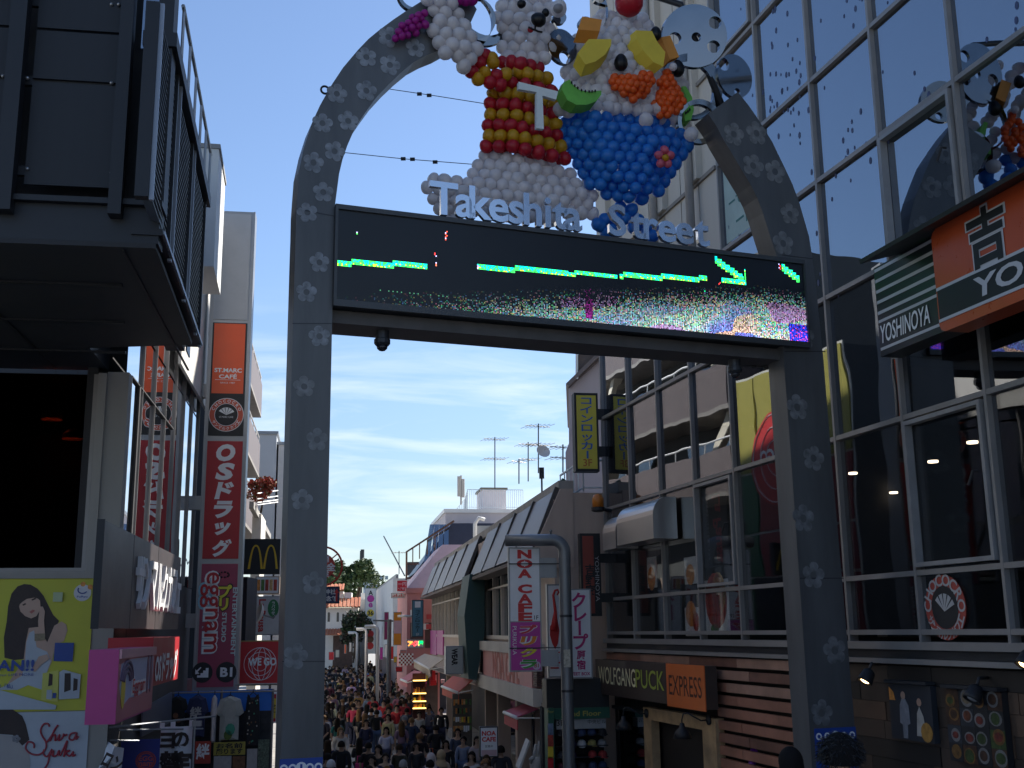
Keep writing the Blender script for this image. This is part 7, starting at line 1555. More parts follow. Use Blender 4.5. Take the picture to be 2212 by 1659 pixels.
# ------------------------------------------------------------------ clothing stall, banners and flags at the foot of the column
PST = facing(360, 23.0)
def ps(px, py, d=0): return PST.uv(px, py, d)
t = thing('clothes_stall', 'street stall with a bright blue sheet behind hanging shirts', 'market stall', PST.pt(ps(470, 1500)[0], 0)); blue_t = M('tarp_blue', (.015, .16, .62), .5, var=.12, scale=2)
mb = MB(); a0, zt_ = ps(362, 1500); a1, _ = ps(588, 1494); zt_ = ps(588, 1490)[1]; mb.slab(PST.pt(a0, ps(400, 1659)[1] - .3, -.4), PST.pt(a1, ps(400, 1659)[1] - .3, -.4), PST.pt(a1, zt_, -.4), PST.pt(a0, zt_ - .02, -.4), .02); mb.build('blue_sheet', blue_t, t); piece('stall_back', PST, a0, a1, 0, zt_ - .42, -.39, -.36, M('stall_dark', (.035, .035, .04), .8, var=.5, scale=6), t)
mb = MB(); zr_ = zt_ - .03; mb.tube([PST.pt(a0 - .1, zr_, -.1), PST.pt(a1 + .1, zr_, -.1)], .018, 6)
for s in (a0, (a0 + a1) / 2, a1): mb.tube([PST.pt(s, 0, -.36), PST.pt(s, zt_, -.36)], .025, 6)
mb.tube([PST.pt(ps(505, 1490)[0], zt_ + .1, -.3), PST.pt(a1 + .3, zt_ + .1, -.3)], .02, 6); mb.build('stall_frame', alu, t)
shirtm = objcol('shirt_cloth', .85, .2)
def shirt(xa, xb, yt, yb, col, label, sleeve=True, d=0.0, print_=None, sl_col=None, dress=False):
    s0, z1 = ps(xa, yt, d); s1, _ = ps(xb, yt, d); z0 = ps((xa + xb) / 2, yb, d)[1]; c = (s0 + s1) / 2; w = (s1 - s0) / 2; h = z1 - z0
    t = thing('hanging_dress' if dress else 'hanging_shirt', label, 'dress' if dress else 'shirt', PST.pt(c, z0, d), 'clothes hanging on the stall')
    ol = [(-.18, 1.0), (.18, 1.0), (.72, .93), (1.0, .62), (.74, .55), (.66, .66), (.68, .0), (-.68, .0), (-.66, .66), (-.74, .55), (-1.0, .62), (-.72, .93)] if sleeve else [(-.5, 1), (-.3, .93), (.3, .93), (.5, 1), (.62, .8), (.8, 0), (-.8, 0), (-.62, .8)]
    n = len(ol); mb = MB(); rr = random.Random(xa)
    mb.add([PST.pt(c + x * w, z0 + y * h, d + .05 + rr.uniform(-.02, .03)) for x, y in ol] + [PST.pt(c + x * w, z0 + y * h, d - .05) for x, y in ol] + [PST.pt(c + x * w * .5, z0 + y * h * .9 + .05 * h, d + .10) for x, y in ol], 
           [tuple(range(2 * n - 1, n - 1, -1))] + [(i, (i + 1) % n, n + (i + 1) % n, n + i) for i in range(n)] + [(i, 2 * n + i, 2 * n + (i + 1) % n, (i + 1) % n) for i in range(n)] + [tuple(range(2 * n, 3 * n))])
    o = mb.build('garment', shirtm, t); o.color = (*col, 1)
    mb = MB(); mb.tube([PST.pt(c - w * .6, z1 - .08 * h, d), PST.pt(c, z1 + .03, d), PST.pt(c + w * .6, z1 - .08 * h, d)], .01, 4); mb.tube([PST.pt(c, z1 + .03, d), PST.pt(c, z1 + .09, d)], .008, 4); mb.build('hanger', black, t)
    if print_:
        for x, y, r_, m_ in print_: flat(PST, circ(c + x * w, z0 + y * h, r_ * w, 9, 1.2), m_, t, 'shirt_print', d + .11, d + .114)
    return t, c, w, z0, h
shirt(362, 408, 1506, 1572, (.015, .014, .014), 'black shirt with a brown printed pattern, leftmost on the stall', print_=[(-.1, .4, .25, MATS['food_brown']), (.2, .25, .2, MATS['food_brown'])])
t, c, w, z0, h = shirt(404, 452, 1503, 1592, (.03, .035, .09), 'navy shirt with a pale printed character on the stall', print_=None); text(PST, c - .02, z0 + .6 * h, '絆', .22, M('print_grey', (.40, .38, .36), .6, var=.1), t, d=.115, bold=.03)
shirt(457, 471, 1502, 1604, (.66, .58, .55), 'white shirt seen edge on between the navy and the olive shirts')
shirt(468, 528, 1505, 1598, (.40, .40, .36), 'pale shirt with olive sleeves and a green print on the stall', print_=[(.1, .25, .35, M('print_teal', (.05, .28, .18), .6, var=.2)), (-.05, .12, .3, M('print_olive', (.08, .12, .02), .6, var=.3))])
shirt(524, 570, 1499, 1614, (.02, .02, .022), 'long black floral dress at the right end of the stall', sleeve=False, dress=True, print_=[(random.Random(i).uniform(-.5, .5), random.Random(i + 50).uniform(.05, .9), .07, random.Random(i).choice([M('bloom_pale', (.4, .36, .32), .7), MATS['food_brown'], MATS['print_teal']])) for i in range(22)])
def board_(xa, ya, xb, yb, name, label, m_, lines=(), d=.12):
    s0, z1 = ps(xa, ya, d); s1, _ = ps(xb, ya, d); z0 = ps(xa, yb, d)[1]; t = thing(name, label, 'sign', PST.pt((s0 + s1) / 2, z0, d)); piece('board', PST, s0, s1, z0, z1, d - .03, d, m_, t)
    for i, (tx, f, hh, mm) in enumerate(lines): text(PST, (s0 + s1) / 2, z0 + f * (z1 - z0), tx, hh, mm, t, d=d + .004, w=(s1 - s0) * .84, bold=.03)
board_(462, 1604, 530, 1632, 'engraving_sign', 'yellow sign with black characters below the pale shirt', M('board_mustard', (.36, .30, .05), .6, var=.1), (('お名前', .72, .10, txt_black), ('彫ります', .28, .11, txt_black)))
board_(422, 1602, 456, 1650, 'red_character_sign', 'red sign with one white brush character below the navy shirt', M('board_vermilion', (.40, .045, .03), .6, var=.1), (('絆', .55, .3, txt_white),))
for i, (xa, ya, xb, yb, lb) in enumerate(((462, 1634, 500, 1665, 'white paper of handwritten samples under the yellow sign'), (503, 1634, 530, 1665, 'narrow printed paper beside the handwritten samples'), (534, 1618, 556, 1665, 'pale tag card under the floral dress'), (558, 1598, 582, 1660, 'dark wire grid of small charms at the stall end'))):
    board_(xa, ya, xb, yb, 'sample_card', lb, [M('paper_grey', (.40, .38, .37), .7, var=.15, scale=12), MATS['food_brown'], MATS['paper_grey'], M('charms', (.10, .13, .09), .6, var=.8, scale=30)][i], ())
# white lettered banner on its pole
PB = facing(345, 18.5)
def pb2(px, py): return PB.uv(px, py)
t = thing('white_banner', 'white cloth banner with black characters hanging by tabs from a pole', 'banner', PB.pt(pb2(382, 1659)[0], 1.5)); s0, z1 = pb2(348, 1570); s1, _ = pb2(417, 1562); cloth = M('banner_cloth', (.76, .78, .84), .8, var=.08, scale=2)
mb = MB(); nn = 10
vs = [PB.pt(s0 + (s1 - s0) * i / nn, z1 - j * .17, .03 * math.sin(i * 1.3 + j * .4)) for j in range(8) for i in range(nn + 1)]; mb.smooth = True
mb.add(vs, [(j * (nn + 1) + i, j * (nn + 1) + i + 1, (j + 1) * (nn + 1) + i + 1, (j + 1) * (nn + 1) + i) for j in range(7) for i in range(nn)]); mb.build('cloth', cloth, t)
for px in (349, 372, 412): s = pb2(px, 1560)[0]; piece('hanging_tab', PB, s - .02, s + .05, z1 - .02, z1 + .09, -.01, .02, cloth, t)
for ch, px, py, h_ in (('ヨ', 363, 1599, .24), ('の', 391, 1598, .24), ('替', 370, 1646, .34), ('定', 393, 1646, .34)): a, b = pb2(px, py); text(PB, a, b, ch, h_, M('ink_brown', (.035, .022, .02), .6, var=0), t, d=.05, bold=.045)
mb = MB(); mb.tube([at(222, 1573, 16.5), at(465, 1547, 19.0)], .016, 6); mb.tube([at(258, 1577, 16.8), at(438, 1574, 19.2)], .014, 6); q = at(421, 1546, 18.5); mb.tube([(q.x, 18.5, .3), (q.x, 18.5, q.z)], .02, 6); mb.abox((q.x + .04, 18.5, at(420, 1563, 18.5).z), (.07, .03, .04)); mb.build('banner_pole', silver, t)
t = thing('navy_banner', 'navy blue banner with a round red lined cartoon logo, left of the white banner', 'banner', PB.pt(pb2(300, 1659)[0], 1.5)); PN = facing(262, 17.5); s0, z1 = PN.uv(262, 1598); s1, _ = PN.uv(346, 1598)
piece('cloth', PN, s0, s1, z1 - 1.4, z1, -.02, 0, M('banner_navy', (.035, .04, .20), .8, var=.12, scale=2), t); mb = MB(); c_, zc_ = PN.uv(315, 1643); 
for r_ in (.14, .115): mb.tube([PN.pt(c_ + r_ * math.cos(q), zc_ + r_ * .9 * math.sin(q), .006) for q in [2 * math.pi * i / 20 for i in range(21)]], .008, 4)
mb.build('logo_ring', MATS['faded_red'], t)
text(PN, c_, zc_ + .03, 'EGG', .07, MATS['faded_red'], t, d=.006, w=.2, bold=.03); text(PN, c_, zc_ - .05, 'nam', .06, MATS['faded_red'], t, d=.006, w=.2, bold=.03)
t = thing('crumpled_flag', 'crumpled white flag with slanted black strokes in the lower left', 'flag', at(235, 1659, 16.6)); mb = MB(); q = [at(232, 1600, 16.6), at(248, 1612, 16.4), at(268, 1616, 16.7), at(262, 1662, 16.5), at(236, 1664, 16.7), at(210, 1664, 16.5), at(224, 1636, 16.4)]; c = at(238, 1638, 16.2)
mb.add(q + [c], [(i, (i + 1) % 7, 7) for i in range(7)]); mb.build('cloth', cloth, t); PN2 = facing(220, 16.1); mb = MB(); txt_add(mb, PN2, *PN2.uv(243, 1646), 'ロン', .20, w=.26, rot=-25, bold=.04); mb.build('brush_stroke', MATS['ink_brown'], t)
mb = MB(); mb.tube([at(218, 1599, 16.6), at(300, 1600, 17.2)], .012, 5); mb.build('flag_pole', silver, t)
mb = MB(); mb.slab(at(310, 1530, 19), at(372, 1495, 22), at(370, 1560, 22), at(306, 1592, 19), .03); mb.build('plastic_sheet', M('sheet_grey', (.10, .11, .14), .35, var=.3, scale=3), None, 'grey plastic sheet hanging at a slant between the pink box and the stall', 'sheet')
t, P, s0, s1, z0, z1 = box_sign(574, 1497, 600, 1562, 26, 'small_red_yellow_sign', 'small red and yellow sign between the stall and the arch post', red, white); piece('yellow_part', P, s0 + .08, s1 - .03, z0 + .1, z1 - .12, 0, .004, yellow, t); text(P, (s0 + s1) / 2 + .05, (z0 + z1) / 2, 'AH', .1, txt_black, t, d=.008, rot=-90)

# unseen station building behind the camera, added to darken the shade
PS_ = Pl(0, -24, 90, X=0); t = thing('unseen_station', 'unseen long low station building added behind the camera to darken the shade', 'building', (0, -24, 2.5))
piece('wall', PS_, -45, 45, 2.4, 7.5, -8, 0, M('station_wall', (.30, .28, .25), .8, var=.2, scale=.6), t); piece('roof', PS_, -47, 47, 7.52, 8.2, -9, 1.6, charcoal, t)
for i in range(16): piece('station_window', PS_, -42 + i * 5.4, -39 + i * 5.4, 4.0, 6.4, .0, .05, M('station_window', (.03, .035, .04), .2, var=0), t)

POT = facing(1400, 39.0, 90); t = thing('shade_block', 'unseen tall grey block added behind the glass building to cast shade', 'building', POT.pt(4, 0)); piece('wall', POT, .4, 12, 0, E0 + 24, -12, 0, concrete, t)  # unseen block added to keep the sun off the left signs
for r in range(8): piece('window_band', POT, .8, 11.6, 3 + r * 3.3, 4.6 + r * 3.3, 0, .04, MATS['station_window'], t)
# ------------------------------------------------------------------ people
skin_m = objcol('skin_tone', .55, .06); hair_m = objcol('hair_strands', .85, .3); hair_m.node_tree.nodes['Principled BSDF'].inputs['Specular IOR Level'].default_value = .12; top_m = objcol('top_cloth', .85, .2); bot_m = objcol('bottom_cloth', .85, .2); shoe_m = M('shoe_dark', (.03, .028, .026), .6); eye_m = M('eye_dark', (.03, .02, .018), .4, var=0)
def skin_mesh(name, V, Eg, Rr, mat, root=0, sub=1, extra=None):
    me = bpy.data.meshes.new('t'); me.from_pydata(V, Eg, []); o = bpy.data.objects.new('t', me); COL.objects.link(o)
    m = o.modifiers.new('skin', 'SKIN'); m.use_smooth_shade = True; m.branch_smoothing = .6
    for i, d in enumerate(me.skin_vertices[0].data): d.radius = Rr[i]; d.use_root = (i == root)
    s = o.modifiers.new('sub', 'SUBSURF'); s.levels = sub; s.render_levels = sub
    bpy.context.view_layer.update(); r = bpy.data.meshes.new_from_object(o.evaluated_get(bpy.context.evaluated_depsgraph_get()))
    vs = [v.co.copy() for v in r.vertices]; fs = [tuple(p.vertices) for p in r.polygons]
    bpy.data.objects.remove(o); bpy.data.meshes.remove(me); bpy.data.meshes.remove(r)
    mb = MB(); mb.smooth = True; mb.add(vs, fs)
    if extra: extra(mb)
    return mb.mesh(name, mat)
def template(pose, kind):
    """pose: stride length; the figure faces -Y; returns meshes by part name"""
    st, arm = pose; V = {}; fem = kind.startswith('w'); sh = .165 if fem else .195
    P_ = dict(pel=(0, 0, .93), wai=(0, 0, 1.06), che=(0, -.01, 1.24), nb=(0, 0, 1.40), nk=(0, -.012, 1.465), hd=(0, -.02, 1.56), ht=(0, -.012, 1.635))
    for sgn, n in ((-1, 'l'), (1, 'r')):
        f = st * sgn
        P_['hip' + n] = (.085 * sgn, 0, .89); P_['kn' + n] = (.092 * sgn, -.06 - .5 * f if f > 0 else -.03 - .35 * f, .49); P_['an' + n] = (.09 * sgn, -f * .9 + (.04 if f < 0 else 0), .085 + (.05 if f < -.1 else 0)); P_['to' + n] = (.10 * sgn, -f * .9 - .13, .035 + (.02 if f < -.1 else 0))
        P_['sh' + n] = (sh * sgn, .0, 1.365); a = arm if sgn > 0 else arm * .25
        P_['el' + n] = ((sh + .05) * sgn, .03 + .35 * f - .05 * a, 1.11); P_['wr' + n] = ((sh + .03 - .10 * a) * sgn, -.06 + .45 * f - .22 * a, .88 + .36 * a); P_['ha' + n] = ((sh + .02 - .12 * a) * sgn, -.09 + .45 * f - .27 * a, .80 + .42 * a)
    k = list(P_); ix = {n: i for i, n in enumerate(k)}
    RB = dict(pel=(.14, .11), wai=(.12, .09), che=(.145, .10), nb=(.07, .06), nk=(.048, .05), hd=(.078, .092), ht=(.062, .075))
    for n in 'lr': RB.update({'hip' + n: (.085, .085), 'kn' + n: (.055, .058), 'an' + n: (.035, .038), 'to' + n: (.035, .025), 'sh' + n: (.055, .055), 'el' + n: (.038, .038), 'wr' + n: (.026, .026), 'ha' + n: (.03, .022)})
    bones = [('pel', 'wai'), ('wai', 'che'), ('che', 'nb'), ('nb', 'nk'), ('nk', 'hd'), ('hd', 'ht')] + [q for n in 'lr' for q in (('pel', 'hip' + n), ('hip' + n, 'kn' + n), ('kn' + n, 'an' + n), ('an' + n, 'to' + n), ('nb', 'sh' + n), ('sh' + n, 'el' + n), ('el' + n, 'wr' + n), ('wr' + n, 'ha' + n))]
    def fingers(mb):
        for n, sgn in (('l', -1), ('r', 1)):
            h = Vector(P_['ha' + n]); d = (h - Vector(P_['wr' + n])).normalized(); sd = Vector((0, -1, 0)) if abs(d.z) > .6 else Vector((sgn, 0, 0))
            for i, L in enumerate((.062, .072, .068, .052)): b = h + sd * (.024 - .016 * i) + d * .012; mb.tube([b, b + d * L * .55, b + d * L * .9 + Vector((-.012 * sgn, -.006, 0))], [.0085, .0075, .005], 5)
            b = h + sd * .026 - d * .02; mb.tube([b, b + sd * .022 + d * .025, b + sd * .024 + d * .05], [.010, .009, .006], 5)
        mb.ball((0, -.118, 1.548), .017, 6, 4, (.8, 1, 1.3))
        for sx in (-1, 1): mb.ball((sx * .083, -.01, 1.555), .02, 6, 4, (.5, .8, 1.3))
    def sub(names, bl, grow, over=None):
        nm = [n for n in k if n in names]; j = {n: i for i, n in enumerate(nm)}
        R2 = [tuple(x + grow for x in (over or {}).get(n, RB[n])) for n in nm]
        return [P_[n] for n in nm], [(j[a], j[b]) for a, b in bl if a in j and b in j], R2, j
    out = {}
    Vv, Ee, Rr, j = sub(set(k), bones, 0); out['body'] = skin_mesh('body_' + kind, Vv, Ee, Rr, skin_m, j['pel'], 1, fingers)
    long_ = kind[1] == 'l'
    nm = {'pel', 'wai', 'che', 'nb', 'shl', 'shr', 'ell', 'elr'} | ({'wrl', 'wrr'} if long_ else set())
    ov = dict(nb=(.075, .07), pel=(.15, .115), che=(.15, .105)); ov.update({'ell': (.045, .045), 'elr': (.045, .045)})
    Vv, Ee, Rr, j = sub(nm, bones, .022, ov); out['top'] = skin_mesh('top_' + kind, Vv, Ee, Rr, top_m, j['pel'])
    if 's' in kind[2:]:
        mb = MB(); mb.smooth = True; n = 18; vs = []
        for r_, z in ((.155, 1.0), (.19, .85), (.235, .66), (.27, .52)): vs += [(r_ * math.cos(2 * math.pi * i / n) * (1 + .05 * math.cos(i * 3.3)), r_ * .82 * math.sin(2 * math.pi * i / n), z) for i in range(n)]
        mb.add(vs, [(a * n + i, a * n + (i + 1) % n, (a + 1) * n + (i + 1) % n, (a + 1) * n + i) for a in range(3) for i in range(n)]); out['skirt'] = mb.mesh('skirt_' + kind, bot_m)
    else:
        Vv, Ee, Rr, j = sub({'pel', 'hipl', 'hipr', 'knl', 'knr', 'anl', 'anr'}, bones, .018, {'pel': (.145, .11), 'anl': (.045, .05), 'anr': (.045, .05)}); out['trousers'] = skin_mesh('trousers_' + kind, Vv, Ee, Rr, bot_m, j['pel'])
    mb = MB(); mb.smooth = True
    for n in 'lr': a = Vector(P_['an' + n]); b = Vector(P_['to' + n]); mb.tube([a + Vector((0, .05, -.03)), a + Vector((0, .0, -.035)), b + Vector((0, 0, .005)), b + Vector((0, -.05, 0))], [.035, .045, .045, .02], 8)
    out['shoes'] = mb.mesh('shoes_' + kind, shoe_m)
    mb = MB(); mb.smooth = True
    if 'h' in kind[2:]:       # headscarf
        mb.ball((0, .015, 1.575), .135, 14, 9, (.88, .95, 1.1)); mb.lathe((0, .01, 1.30), [(.19, 0), (.15, .08), (.105, .16), (.10, .22)], 14, caps=False); out['headscarf'] = mb.mesh('headscarf', hair_m)
    else:
        n, m_ = 14, 8; vs = []; R_ = .122
        for i in range(m_ + 1):
            th = math.pi * .60 * i / m_
            for jj in range(n):
                ph = 2 * math.pi * jj / n; fr = max(0, -math.sin(ph)); t2 = th * (1 - .42 * fr)      # higher hairline over the face
                vs.append((R_ * .86 * math.sin(t2) * math.cos(ph), .012 + R_ * 1.02 * math.sin(t2) * math.sin(ph), 1.575 + R_ * 1.05 * math.cos(t2)))
        mb.add(vs, [(i * n + jj, (i + 1) * n + jj, (i + 1) * n + (jj + 1) % n, i * n + (jj + 1) % n) for i in range(m_) for jj in range(n)])
        if 'L' in kind[2:]:
            L = []; hs = [(.098, 1.60), (.108, 1.5), (.115, 1.38), (.12, 1.26), (.08, 1.17)]
            for r_, z in hs: L += [(r_ * math.cos(a), .03 + r_ * .9 * math.sin(a), z) for a in [math.radians(-38 + 256 * i / 14) for i in range(15)]]
            mb.add(L, [(a * 15 + i, a * 15 + i + 1, (a + 1) * 15 + i + 1, (a + 1) * 15 + i) for a in range(len(hs) - 1) for i in range(14)])
        out['hair'] = mb.mesh('hair_' + kind, hair_m)
        if 'c' in kind[2:]:
            mb = MB(); mb.smooth = True; mb.lathe((0, .0, 1.60), [(.118, -.02), (.116, .04), (.09, .09), (.04, .115), (0, .12)], 14, caps=False); mb.add([(.11 * math.sin(a), -.1 * math.cos(a), 1.585) for a in [math.radians(x) for x in (-60, -30, 0, 30, 60)]] + [(.1 * math.sin(a), -.13 * math.cos(a) - .06, 1.57) for a in [math.radians(x) for x in (-60, -30, 0, 30, 60)]], [(i, i + 1, 6 + i, 5 + i) for i in range(4)]); out['cap'] = mb.mesh('worn_cap', top_m)
    mb = MB(); mb.smooth = True
    for sx in (-1, 1): mb.ball((sx * .034, -.103, 1.572), .012, 6, 4, (1.2, .5, .8))
    mb.ball((0, -.108, 1.505), .016, 6, 4, (1.4, .4, .35)); out['face'] = mb.mesh('face', eye_m)
    return out
POSES = [(.02, 0.0), (.20, .0), (-.22, .3), (.12, .9)]
TPL = {}
def tpl(p, kind):
    if (p, kind) not in TPL: TPL[(p, kind)] = template(POSES[p], kind)
    return TPL[(p, kind)]
SK = [(.40, .25, .17), (.46, .29, .20), (.34, .21, .14)]
prs = random.Random(31)
def person(x, y, face, kind, top, bot, hair, label, group='people walking in the street', p=None, hgt=None, capc=None, z=None):
    p = prs.randrange(len(POSES)) if p is None else p
    parts = tpl(p, kind); h = hgt or (prs.uniform(.93, 1.0) if kind[0] == 'w' else prs.uniform(.98, 1.06))
    o = bpy.data.objects.new('person', parts['body']); COL.objects.link(o); o.location = (x, y, ground_z(y) if z is None else z); o.rotation_euler = (0, 0, face); o.scale = (h, h, h); o.color = (*prs.choice(SK), 1)
    tag(o, label, 'person', group); ORI[o.name] = Vector(o.location)
    for nm, me in parts.items():
        if nm == 'body': continue
        c = bpy.data.objects.new(nm, me); COL.objects.link(c); c.parent = o
        c.color = (*{'top': top, 'trousers': bot, 'skirt': bot, 'hair': hair, 'headscarf': hair, 'cap': capc or (.3, .3, .3)}.get(nm, (.03, .03, .03)), 1)
    return o
placed = []
HB = (.018, .014, .012)
def cpx(hx, hy):
    X, Yp = 677.7 + .18382 * hx, 1389.3 + .18382 * hy
    Y = 30.0
    for _ in range(12): Y = (EYE - ground_z(Y) - 1.56) * 2507 / (Yp - 1366)
    return at(X, 1366, Y).x, Y
navy, blk, den, wht, gry, redc = (.02, .025, .06), (.013, .013, .016), (.07, .11, .20), (.55, .55, .56), (.16, .16, .17), (.48, .025, .03)
spec = [
 (480, 735, 'B', 'msT', (.42, .03, .075), navy, HB, 'man in a raspberry red T-shirt seen from behind, carrying a shoulder strap'),
 (690, 770, 'B', 'msT', blk, blk, HB, 'person in a black top with black trousers seen from behind, beside the raspberry T-shirt'),
 (300, 850, 'B', 'wsTsL', (.015, .15, .13), wht, HB, 'woman in a teal top and white skirt seen from behind'),
 (165, 805, 'B', 'wsT', (.42, .42, .46), blk, HB, 'woman in a pale lilac top and black trousers next to the left arch post'),
 (1078, 870, 'F', 'mlTc', (.022, .03, .05), blk, (.2, .2, .2), 'man in a grey cap and dark navy coat facing the camera'),
 (885, 835, 'F', 'wlTL', (.50, .44, .22), gry, HB, 'woman with long dark hair and a cream jacket facing the camera'),
 (865, 965, 'F', 'wsTL', (.50, .50, .62), navy, HB, 'woman with long hair in a pale lilac vest top facing the camera'),
 (1245, 790, 'F', 'wsTs', (.42, .42, .40), blk, HB, 'woman in a pale lace top in the middle of the crowd'),
 (735, 745, 'B', 'mlT', (.36, .44, .58), navy, HB, 'man in a pale blue long sleeved shirt seen from behind'),
 (262, 585, 'B', 'wsTL', (.42, .46, .22), den, (.36, .19, .08), 'woman with light brown hair and a yellow green top'),
 (505, 560, 'F', 'wlTL', (.30, .42, .66), wht, HB, 'woman in a sky blue shirt in a patch of sun'),
 (705, 640, 'F', 'msT', redc, navy, HB, 'man in a bright red shirt, left of the group in red'),
 (830, 690, 'F', 'msT', redc, gry, HB, 'person in a red shirt in the middle of the group in red'),
 (985, 752, 'F', 'msT', redc, gry, HB, 'person in a red shirt at the right of the group in red'),
 (880, 640, 'F', 'wsTL', redc, navy, HB, 'long haired person in red behind the others in red'),
 (1040, 665, 'F', 'msT', (.45, .05, .03), navy, HB, 'person in an orange red shirt beside the lit shelves'),
 (1100, 640, 'B', 'wsTL', (.50, .12, .03), navy, HB, 'person in an orange top in front of the lit shelves'),
 (775, 1185, 'F', 'wsTL', blk, blk, HB, 'woman in a black T-shirt with a pale round print near the bottom of the street'),
 (860, 1255, 'F', 'wlT', (.02, .025, .07), navy, HB, 'child in dark blue beside the woman in the black T-shirt'),
 (1215, 1130, 'F', 'wlTL', (.03, .03, .035), blk, HB, 'woman with chin length hair in a charcoal coat'),
 (1440, 985, 'B', 'msT', blk, blk, HB, 'man in a black T-shirt seen from behind with an orange bag at his side'),
 (1555, 1120, 'F', 'wlTL', (.018, .017, .02), blk, HB, 'smiling woman with long black hair in a black coat'),
 (1755, 1075, 'F', 'wlT', (.20, .24, .34), den, HB, 'person in a washed denim jacket with a purple scarf'),
 (1912, 1090, 'F', 'wlTsL', (.42, .34, .34), gry, HB, 'woman in a pale pinkish coat in front of the standing café sign'),
 (1382, 1300, 'B', 'wlTsh', (.08, .06, .10), blk, (.55, .47, .44), 'woman in a pale patterned headscarf seen from behind'),
 (1500, 1265, 'B', 'wlTh', (.34, .27, .20), gry, (.40, .29, .17), 'woman in a tan headscarf and beige coat seen from behind'),
 (1850, 1275, 'F', 'wlTL', (.55, .52, .50), den, HB, 'woman in a white blouse looking down beside the pinkish coat'),
 (350, 1150, 'B', 'mlT', blk, blk, HB, 'man in black seen from behind with a white collar near the left'),
 (1065, 1365, 'B', 'mlT', (.05, .05, .06), blk, (.30, .29, .28), 'grey haired person seen from behind at the bottom of the picture'),
 (880, 1445, 'B', 'wlTL', (.03, .03, .03), blk, (.16, .08, .03), 'brown haired person cut off by the bottom edge'),
 (1375, 1375, 'B', 'wlT', (.05, .045, .05), blk, HB, 'dark haired person directly in front of the pale headscarf'),
 (2185, 1270, 'B', 'mlT', (.025, .03, .04), blk, HB, 'man in dark clothes beside the leaning white board'),
 (235, 1385, 'B', 'mlT', (.50, .10, .04), navy, (.5, .5, .5), 'person in an orange red coat beside the foot of the left arch post'),
 (1500, 790, 'F', 'mlT', blk, navy, HB, 'man in a black jacket beside the goods rack'),
 (1690, 1010, 'F', 'wlTL', (.05, .06, .10), blk, HB, 'person in dark blue behind the denim jacket'),
 (560, 1080, 'B', 'wlTL', (.03, .03, .035), blk, HB, 'person in charcoal carrying a bright pink bag'),
 (640, 720, 'B', 'wsTL', (.30, .20, .20), gry, HB, 'person in a dusty rose top behind the pale blue shirt'),
 (1100, 770, 'B', 'mlT', (.03, .035, .05), blk, HB, 'person in a dark jacket just behind the grey cap'),
 (430, 610, 'F', 'wlT', (.6, .6, .6), navy, HB, 'person in a white shirt lit by the sun'), (320, 320, 'B', 'msT', (.62, .62, .62), navy, HB, 'person in a bright white T-shirt far down the street'),
 (665, 335, 'B', 'msT', (.12, .22, .42), navy, HB, 'person in a blue shirt far down the street by the tall white sign'), (450, 470, 'B', 'mlT', (.20, .30, .50), navy, HB, 'person in a light blue shirt in the dark middle of the crowd')]
for hx, hy, f, kind, tp, bt, hr, lb in spec:
    x, y = cpx(hx, hy); fa = (0 if f == 'F' else math.pi) + prs.uniform(-.35, .35)
    person(x, y, fa, kind, tp, bt, hr, lb, capc=(.16, .17, .18), p=0 if 'beside' in lb else None); placed.append((x, y))
